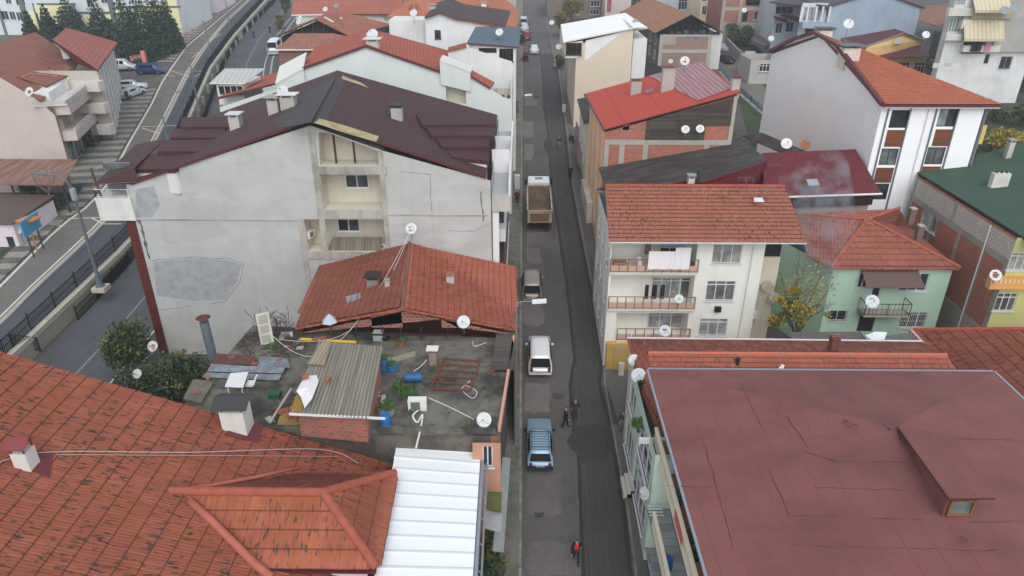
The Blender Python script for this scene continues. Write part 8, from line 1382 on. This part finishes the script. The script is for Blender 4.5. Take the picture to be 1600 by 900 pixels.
# grape vine twigs behind the door
tw = thing('dry_vine', 'tangle of bare vine twigs climbing behind the old door', 'vine', T(430, 515)); m = MB()
for i in range(46):
    p = T(rb2.uniform(400, 452), rb2.uniform(505, 522)); q = p+V(rb2.uniform(-.9, .9), rb2.uniform(-.2, .4), rb2.uniform(.1, 1.3)); m.tube([p, (p+q)/2+V(rb2.uniform(-.2, .2), 0, rb2.uniform(0, .3)), q], .018, 4)
m.build('twigs', [plain(C(84, 72, 62), .9)], tw)
lv = stainc(C(90, 70, 52), C(50, 42, 34), .8, 3); ll = MB()
for i in range(260):
    p = T(rb2.uniform(382, 480), rb2.uniform(515, 556), .03); a = rb2.uniform(0, 6); s = rb2.uniform(.04, .1); ll.face([p+V(s*math.cos(a), s*math.sin(a), 0), p+V(-s*math.sin(a), s*math.cos(a), .02), p+V(-s*math.cos(a), -s*math.sin(a), 0), p+V(s*math.sin(a), -s*math.cos(a), .02)])
for i in range(300):
    p = T(rb2.uniform(400, 760), rb2.uniform(520, 680), .01); a = rb2.uniform(0, 6); s = rb2.uniform(.02, .06); ll.face([p+V(s*math.cos(a), s*math.sin(a), 0), p+V(-s*math.sin(a), s*math.cos(a), .02), p+V(-s*math.cos(a), -s*math.sin(a), 0), p+V(s*math.sin(a), -s*math.cos(a), .02)])
o = ll.build('leaf_litter', [lv]); tagd(o, 'dry leaves and small rubble scattered over the flat concrete roof', 'litter', kind='stuff')
rx = random.Random(21); m = MB()
cols = [plain(C(150, 148, 140)), plain(C(96, 88, 78)), plain(C(120, 76, 60)), plain(C(190, 186, 176))]
for i in range(34):
    x, y = rx.choice([(rx.uniform(340, 470), rx.uniform(600, 660)), (rx.uniform(440, 480), rx.uniform(520, 545)), (rx.uniform(575, 610), rx.uniform(600, 640))]); p = T(x, y, .03); a = rx.uniform(0, 3); m.obox(p+V(0, 0, .05), (math.cos(a), math.sin(a), rx.uniform(-.2, .2)), (-math.sin(a), math.cos(a), 0), (0, 0, 1), rx.uniform(.06, .32), rx.uniform(.05, .2), rx.uniform(.02, .07), i % 4)
o = m.build('rubble', cols); tagd(o, 'scrap wood, tins and rubble piled on the flat concrete roof', 'rubble', kind='stuff')
cable([Y(641, 362, 46), T(560, 505, .7), T(436, 530, 1.3)], .018, plain(C(196, 194, 188)), 'pale cable from the marked dish over the tiles to the old door, upper strand', sag=.25); cable([Y(639, 364, 46), T(520, 540, 1.0), T(420, 520, 1.6)], .018, plain(C(200, 198, 190)), 'pale cable from the marked dish over the tiles to the old door, lower strand', sag=.35)
cable([onp(0, 730, Emain[0], nEm, .25), onp(80, 712, Emain[0], nEm, .2), onp(300, 712, Emain[0], nEm, .2), onp(500, 707, Emain[0], nEm, .2), onp(560, 728, Emain[0], nEm, .2)], .022, plain(C(190, 178, 170)), 'upper thin cable lying across the big tiled roof'); cable([onp(90, 716, Emain[0], nEm, .2), onp(300, 717, Emain[0], nEm, .2), onp(530, 718, Emain[0], nEm, .2)], .015, plain(C(180, 160, 150)), 'lower thin cable lying across the big tiled roof')
# ================================================================ BALCONY LIFE, right
def cloth(wl, r_, d, mat, label, grp=None, name='laundry', wave=.05):
    u0, u1, a, b = wl.rect(r_); m = MB(); n = 8
    for i in range(n): x0, x1 = u0+(u1-u0)*i/n, u0+(u1-u0)*(i+1)/n; m.face([wl.pt(x0, a, d+wave*math.sin(i*1.7)), wl.pt(x1, a, d+wave*math.sin((i+1)*1.7)), wl.pt(x1, b, d), wl.pt(x0, b, d)])
    return tagd(m.build(name, [mat]), label, 'laundry', grp)
cloth(wF4, (1012, 390, 1054, 418), .3, plaster(C(226, 220, 220), .2, C(200, 170, 176)), 'large flowered white sheet hanging over the top balcony rail'); cloth(wF4, (1053, 384, 1077, 418), .33, plain(C(232, 232, 232)), 'plain white sheet beside the flowered one on the top balcony'); cloth(wF4, (1008, 384, 1018, 400), -.3, plain(C(130, 100, 96)), 'brown cloth drying inside the top balcony'); cloth(wF4, (1035, 379, 1073, 387), -.2, plain(C(150, 160, 186)), 'bluish cloth drying under the eave of the top balcony')
for i, (x0, x1, c_) in enumerate(((1007, 1013, 0), (1018, 1026, 0), (1031, 1038, 1))): cloth(wF4, (x0, 444, x1, 466), .1, plain(C(*((30, 32, 38), (30, 40, 70))[c_])), ['leftmost dark garment on the middle balcony line', 'middle dark garment on the middle balcony line', 'navy garment on the middle balcony line, rightmost'][i])
m = MB(); u, z = wF4.uz(999, 412); p = wF4.pt(u, zs[0]+.05, -.3); m.lathe([(.22, 0), (.3, .3), (.28, .75), (.12, 1.0)], p, 10); tagd(m.build('sack', [plain(C(206, 196, 198))], None, True), 'pale upright sack on the top balcony left of the sheets', 'sack'); m = MB(); p = wF4.pt(wF4.uz(970, 412)[0], zs[0]+.02, -.4); m.obox(p+V(0, 0, .3), (1, 0, 0), (0, 1, 0), (0, 0, 1), .45, .3, .3); tagd(m.build('wooden_crate', [planks(C(190, 150, 120), .1, .3)]), 'wooden crate of odds and ends at the left end of the top balcony', 'crate'); bush(wF4.pt(wF4.uz(1083, 412)[0], zs[0]+.1, -.1), .3, .6, 'dried pot plant at the right end of the top balcony', autumn, 160, .06, 'pot_plant', 'plant', trunk=.1)
acunit(wE4.pt(wE4.uz(1168, 490)[0]+.2, wE4.uz(1168, 495)[1], .25), (1, 0, 0), 1.0, 'white air conditioner on the beige side wing under the dishes'); acunit(rb.pt(rb.uz(597, 392)[0] if False else .1, 5, .2) if False else Y(598, 391, yA+.9), (1, 0, 0), .8, 'white air conditioner in the lower recess of the grey gable wall, right side'); acunit(Y(486, 371, yA+.7), (.3, 1, 0), .9, 'white air conditioner hanging in the lower recess of the grey gable wall, left side')
m = MB(); p = wF4.pt(*wF4.uz(1121, 482), .12); m.obox(p, (1, 0, 0), (0, 1, 0), (0, 0, 1), .22, .12, .2); tagd(m.build('wall_vent', [black]), 'black square vent box on the white wall between the middle and lower windows', 'vent')
def antenna(px, py, y, hh_, lb, n=6, tilt=(.25, 0)):
    p = Y(px, py, y); t = thing('tv_antenna', lb, 'antenna', p); m = MB(); tp_ = p+V(tilt[0]*hh_, tilt[1], hh_); m.tube([p, tp_], .025, 6); m.build('mast', [steel], t); m = MB(); m.bar(tp_-V(.5, 0, -.05), tp_+V(.5, 0, .05), .02, .02)
    for i in range(n): q = tp_+V(-.5+i/(n-1), 0, .0); m.bar(q-V(0, .35, .05), q+V(0, .35, .05), .015, .015); m.bar(q-V(0, 0, .18), q+V(0, 0, .18), .012, .012)
    m.build('elements', [steel], t)
antenna(1172, 312, 49.5, 1.6, 'tilted television antenna at the right of the orange tile ridge', tilt=(-.35, 0)); antenna(1184, 316, 48.5, 1.0, 'collapsed television antenna lying on the orange tile roof', tilt=(.6, 0)); antenna(1196, 290, 58, 1.8, 'thin antenna on the maroon sheet roof', 4)
m = MB(); p = Y(1186, 318, 47.9); m.slab([p+V(-.35, 0, .15), p+V(.35, 0, .15), p+V(.3, .4, .3), p+V(-.3, .4, .3)], .04); tagd(m.build('tilted_sheet', [plain(C(205, 208, 208))]), 'small white tilted plate lying on the orange tile roof of the laundry house', 'sheet')
cvp = [Z(1352, 524, 10.1), Z(1368, 518, 10.3), Z(1386, 519, 10.3), Z(1382, 530, 10.0), Z(1362, 531, 10.0)]; loose('white_cover', 'white moulded cover lying in the gap behind the low tiled roof', 'cover', cvp, plain(C(214, 222, 220), .4), .12); loose('white_scrap', 'small white scrap on the grey sheet roof wedge', 'scrap', [Z(1393, 536, 9.8), Z(1404, 534, 9.8), Z(1406, 539, 9.8), Z(1396, 541, 9.8)], white, .06)
loose('white_scrap', 'crumpled white plastic beside the felt roof gutter', 'scrap', [Z(1214, 578, 11.3), Z(1222, 569, 11.4), Z(1226, 571, 11.4), Z(1222, 579, 11.2)], white, .08)
# plants and junk on the near terraces
bush(V(7.75, 25.6, 9.62), .55, 1.1, 'leafy potted plants between the cream balustrade and the felt roof', lively, 900, .08, 'pot_plant', 'plant', trunk=.15); bush(V(7.65, 23.2, 9.62), .4, .9, 'darker potted plant on the orange tiled terrace', green1, 500, .07, 'pot_plant', 'plant', trunk=.15); barrel(V(7.7, 22.4, 9.61), .26, .35, (44, 52, 50), 'dark plant pot on the orange tiled terrace', soil=True, name='plant_pot', cat='plant pot')
m = MB(); p = V(7.7, 28.0, 9.6); m.lathe([(.35, 0), (.5, .2), (.35, .55), (.1, .7)], p, 9); tagd(m.build('bundle', [plaster(C(190, 200, 210), .5, C(90, 110, 140))], None, True), 'crumpled silver plastic bundle at the north end of the terrace', 'bundle'); m = MB(); m.obox((7.12, 23.6, 10.25), (0, 1, 0), (1, 0, 0), (0, 0, 1), .8, .02, .32); tagd(m.build('red_cloth', [plain(C(206, 96, 84))]), 'salmon cloth hung on the cream balustrade', 'cloth'); m = MB(); m.slab([V(7.4, 21.2, 9.64), V(7.62, 20.9, 9.64), V(7.5, 21.5, 9.7)], .03); tagd(m.build('red_scrap', [plain(C(190, 36, 40))]), 'small red scrap on the orange terrace floor', 'scrap')
barrel(V(7.15, 24.6, 6.49), .25, .7, (30, 90, 170), 'blue barrel on the marble floored lower terrace'); barrel(V(7.1, 20.8, 3.63), .2, 1.2, (40, 60, 130), 'dark blue rolled item on the lowest terrace', name='roll', cat='roll')
bush(V(6.75, 32.6, 8.7), .42, .8, 'round bright green bush on the wall of the pale green house', lively, 700, .07, 'shrub', 'shrub', trunk=.2); bush(V(7.2, 35.2, 9.3), .35, .9, 'trailing plants below the dishes of the pale green house', green2, 400, .07, 'pot_plant', 'plant')
# ================================================================ TREES AND SHRUBS
for i, (px, py, hp, rp) in enumerate(((52, 62, 38, 9), (82, 64, 45, 12), (116, 60, 58, 20), (163, 72, 62, 20), (183, 84, 45, 15), (208, 96, 92, 20), (232, 92, 95, 22), (255, 84, 92, 20), (270, 76, 70, 14))):
    p = G(px, py, OH); s = mpp(p)*1.05; conifer(V(p.x, p.y, gz(p.y)+OH), rp*s, hp*s*1.12, ['small pale conifer at the far left of the row', 'second conifer from the left, behind the brown roof ridge', 'pointed conifer standing alone before the yellow panel', 'broad conifer in the middle of the row', 'low conifer beside the middle one', 'tall dense conifer left of the tallest trees', 'tallest conifer near the pink wall', 'tall conifer right of the tallest', 'rightmost conifer at the building corner'][i])
def atz(px, py, o=0): return atg(px, py, o)
q = atz(212, 590); bush(V(q.x, q.y, gz(q.y)), 2.1, 4.6, 'leafy green tree between the side street and the grey block', green2, 6500, .13, 'tree', 'tree', trunk=.5); q = atz(285, 650); bush(V(q.x-.2, q.y+.3, gz(q.y)), 2.3, 4.9, 'dense dark green shrub at the foot of the grey gable wall, right', green2, 8000, .12, 'tree', 'tree', trunk=.4); q = atz(240, 650); bush(V(q.x, q.y, gz(q.y)), 2.0, 4.0, 'dark glossy shrub below the small white dish', green1, 5500, .12, 'tree', 'tree', trunk=.4)
# yellow-leaved tree by the mint house
q = V(20.0, 44.6, gz(44.6)); t = thing('yellow_leaved_tree', 'half bare tree with yellow autumn leaves between white and mint houses', 'tree', q); ends = [Y(px, py, 44.6+dy) for px, py, dy in ((1215, 470, 0), (1240, 440, .4), (1258, 452, 0), (1275, 470, .5), (1296, 480, 0), (1230, 500, -.3), (1260, 410, .3), (1220, 430, 0), (1300, 445, .2), (1250, 395, .4), (1212, 490, 0), (1285, 425, .2))]
m = MB(); f = q+V(0, 0, 3.6); m.tube([q, q+V(.1, 0, 2), f], .16, 8, 0, .1); rt_ = random.Random(5)
for e in ends:
    mid = f.lerp(e, .5)+V(rt_.uniform(-.3, .3), rt_.uniform(-.3, .3), .3); m.tube([f, mid, e], .05, 5, 0, .015)
    for k in range(7): a = mid.lerp(e, rt_.uniform(.1, 1)); m.tube([a, a+V(rt_.uniform(-.7, .7), rt_.uniform(-.4, .4), rt_.uniform(-.1, .8))], .014, 4)
m.build('trunk', [bark], t); foliage('crown', t, [(*Y(px, py, 44.5), r, r*.8, r*.8) for px, py, r in ((1222, 468, .5), (1238, 478, .7), (1228, 495, .6), (1250, 500, .5), (1210, 502, .6), (1262, 486, .45), (1240, 455, .5), (1292, 492, .35), (1216, 448, .3), (1270, 455, .25))], 1900, .12, yellowl, 5, .0)
foliage('sparse_leaves', t, [(*Y(1258, 455, 44.8), 2.2, .8, 2.0)], 420, .11, yellowl, 8, .0)
# far shrubs and trees
for (px, py, r, hh_, mt, lb, n) in ((880, 60, 2.0, 5, autumn, 'autumn tree beside the street left of the white roof', 1500), (893, 38, 3, 5.5, autumn, 'yellowing tree behind the bright white roof', 1700), (874, 108, 1.0, 3, green2, 'narrow shrub strip in front of the cream house', 700), (985, 30, 3.5, 7, green2, 'green tree behind the weathered tile ridge', 1800), (1152, 72, 3.2, 4.5, green1, 'dense green bush between the alley wall and the shabby house', 2400), (1138, 56, 2.2, 3.6, green1, 'green bush below the unfinished brick building', 1500), (1186, 50, 1.5, 2.5, lively, 'bright green shrub above the grey sheet roof', 500), (447, 30, 1.6, 6, green2, 'dark green tree beside the lower carriageway, top left of centre', 1400), (441, 45, 1.5, 3.5, autumn, 'brownish shrub beside the white minibus', 900), (816, 72, .8, 2, green2, 'shrub on the pavement beside the slate blue roof', 400)):
    q = atz(px, py); bush(V(q.x, q.y, gz(q.y)), r, hh_, lb, mt, n, .2, 'tree' if hh_ > 4 else 'shrub', 'tree' if hh_ > 4 else 'shrub', trunk=.3)
for (px, py, r, hh_, mt, lb, n) in ((1545, 235, 2.6, 3.2, yellowl, 'yellow leaved thicket behind the white apartment house', 3200), (1578, 240, 2.6, 3.0, yellowl, 'yellow green thicket above the green felt roof', 3200), (1592, 195, 3.0, 3.2, green2, 'dark shrubs at the right edge above the yellow thicket', 2600), (1555, 190, 2.4, 2.2, green1, 'dark green undergrowth beside the yellow balcony', 2000), (1597, 140, 2.6, 4.5, lively, 'lime green bush at the right edge of the photo', 2200), (1528, 92, 1.8, 3.4, autumn, 'brown leaved creeper below the cream awning', 1200), (1500, 84, 1.6, 2.6, autumn, 'brownish creeper on the white garden wall', 900), (1455, 108, 1.0, 2.0, yellowl, 'small yellow leaved tree before the yellow house', 500)):
    q = atz(px, py); bush(V(q.x, q.y, gz(q.y)), r, hh_, lb, mt, n, .19, 'bush', 'bush', trunk=.3)
for (px, py, r, hh_, mt, lb, n) in ((30, 335, 2.4, 1.6, green1, 'rough green undergrowth on the plot beside the shed', 2400), (75, 330, 2.2, 1.5, green1, 'leafy undergrowth near the bare tree', 2000), (8, 372, 1.6, 1.1, green2, 'low weeds behind the small pink house', 1000), (48, 300, 2, 1.4, green1, 'green scrub below the rusty shed roof', 1400)):
    q = atg(px, py, OH); bush(q, r, hh_, lb, mt, n, .15, 'bush', 'bush', trunk=.1)
q = atg(87, 338, OH); t = thing('bare_tree', 'small leafless tree beside the pavement near the rusty shed', 'tree', q); m = MB(); m.tube([q, q+V(0, 0, 2.6)], .1, 7, 0, .07)
for i in range(14): a = rt_.uniform(0, 6.28); m.tube([q+V(0, 0, 2.5), q+V(.8*math.cos(a), .8*math.sin(a), 3.6), q+V(.9*math.cos(a), .9*math.sin(a), 4.6+rt_.uniform(-.3, .8))], .035, 5, 0, .012)
m.build('trunk', [plain(C(130, 116, 100), .9)], t)
bush(V(-1.25, 26.6, gz(26.6)), .85, 3.4, 'overgrown vine shrub at the bottom beside the white metal roof', green2, 1500, .1, 'shrub', 'shrub', trunk=.3); bush(V(-1.45, 27.4, gz(27.4)), .6, 4.6, 'yellow green leaves above the vine shrub at the bottom', leaf(C(130, 140, 60), C(90, 110, 50)), 600, .12, 'shrub', 'shrub', trunk=.3)
# billboard left
q = atg(50, 395, OH+.1); t = thing('billboard', 'blue and white billboard on posts beside the striped pavement', 'billboard', q); a_, b_ = Z(37, 372, q.z+2.0), Z(63, 354, q.z+2.0); u = (b_-a_); m = MB(); m.hexa([a_, b_, b_+V(.1, .1, 0), a_+V(.1, .1, 0), a_+V(0, 0, 1.5), b_+V(0, 0, 1.5), b_+V(.1, .1, 1.5), a_+V(.1, .1, 1.5)]); m.build('panel', [plain(C(70, 156, 196), .4)], t); m = MB(); n_ = V(u.y, -u.x, 0).normalized()*.02; m.face([a_.lerp(b_, .42)+n_+V(0, 0, .15), b_+n_+V(0, 0, .1), b_+n_+V(0, 0, 1.42), a_.lerp(b_, .3)+n_+V(0, 0, 1.42)]); m.build('white_field', [plain(C(206, 222, 230), .4)], t); m = MB()
for f, zz_, ln in ((.5, 1.05, .35), (.5, .75, .3), (.52, .45, .28), (.05, .9, .2), (.05, .6, .2), (.06, .35, .18)): m.bar(a_.lerp(b_, f)+n_*1.5+V(0, 0, zz_), a_.lerp(b_, f+ln)+n_*1.5+V(0, 0, zz_), .02, .13, 0 if f > .3 else 1)
m.build('lettering', [plain(C(60, 120, 170)), plain(C(200, 220, 230))], t); m = MB()
for f in (.2, .8): p = a_.lerp(b_, f); m.bar((p.x, p.y, q.z-.2), (p.x, p.y, q.z+2.1), .1, .1)
m.build('post', [dgrey], t); m = MB(); p = Z(42, 343, q.z+3.2); m.slab([p+V(-.9, -.4, 0), p+V(.7, -.4, 0), p+V(1.0, .6, .1), p+V(-.5, .6, .1)], .12); m.tube([p, V(p.x, p.y, q.z-.5)], .06, 6); tagd(m.build('orange_canopy', [plain(C(196, 120, 60), .6)]), 'small orange canopy sheet above the blue billboard', 'canopy')
# scaffolding frame fence near the far pavement
m = MB(); pts = [G(300, 52, OH), G(296, 62, OH), G(306, 58, OH), G(310, 48, OH)]
for p in pts: m.bar(p, p+V(0, 0, 1.2), .12, .12)
for a, b in zip(pts, pts[1:]): m.bar(a+V(0, 0, 1.1), b+V(0, 0, 1.1), .12, .12)
tagd(m.build('red_white_barrier', [plain(C(214, 150, 140))]), 'red and white barrier frame on the far pavement before the pink wall', 'barrier')
# ================================================================ SMOKE AND AIR
def volume_mat(name, dens, col, noise=None):
    m = bpy.data.materials.new(name); m.use_nodes = True; t = m.node_tree; t.nodes.remove(t.nodes['Principled BSDF']); v = t.nodes.new('ShaderNodeVolumePrincipled'); v.inputs['Color'].default_value = col; v.inputs['Density'].default_value = dens; v.inputs['Anisotropy'].default_value = .1
    t.links.new(v.outputs[0], t.nodes['Material Output'].inputs['Volume'])
    if noise:
        tc = t.nodes.new('ShaderNodeTexCoord'); nz = t.nodes.new('ShaderNodeTexNoise'); nz.inputs['Scale'].default_value = .9; nz.inputs['Detail'].default_value = 4; t.links.new(tc.outputs['Object'], nz.inputs['Vector']); mr = t.nodes.new('ShaderNodeMapRange'); mr.inputs[1].default_value = .5; mr.inputs[2].default_value = .8; mr.inputs[4].default_value = noise; t.links.new(nz.outputs[0], mr.inputs[0]); t.links.new(mr.outputs[0], v.inputs['Density'])
    return m
m = MB(); p = [Y(1290, 440, 46.5), Y(1275, 400, 46.8), Y(1295, 360, 47.5), Y(1285, 320, 49), Y(1270, 270, 52)]; m.tube(p, 1.1, 14, 0, 2.6); o = m.build('smoke', [volume_mat('smoke', 0, (.8, .84, .92, 1), .7)], None, True); tagd(o, 'thin bluish chimney smoke drifting over the mint house roof', 'smoke', kind='stuff')
m = MB(); m.box(-330, -75, -9, 330, 420, 44); o = m.build('haze', [volume_mat('haze', .0006, (.86, .9, .95, 1))]); o['kind'] = 'stuff'; o['label'] = 'pale damp air over the whole town'; o['category'] = 'haze'

t = thing('metal_railing', 'grey metal profiles leaning into the bottom right corner of the photo', 'railing', Z(1600, 880, 13.0)); m = MB(); m.bar(Z(1566, 915, 12.5), Z(1612, 790, 12.6), .18, .5); m.build('outer_profile', [plain(C(96, 104, 104), .4, .4)], t); m = MB(); m.bar(Z(1584, 915, 12.45), Z(1630, 790, 12.55), .12, .4); m.build('inner_profile', [plain(C(150, 150, 144), .4, .3)], t)

for i, px in enumerate((772, 779, 786, 795)): p = Y(px, 147, 72.4); barrel(V(p.x, 72.5, 18.72), .16, .3, (70, 66, 60), ['leftmost', 'second', 'third', 'rightmost'][i]+' plant pot along the white roof terrace edge of the wide gabled house', soil=True, name='plant_pot', cat='plant pot')
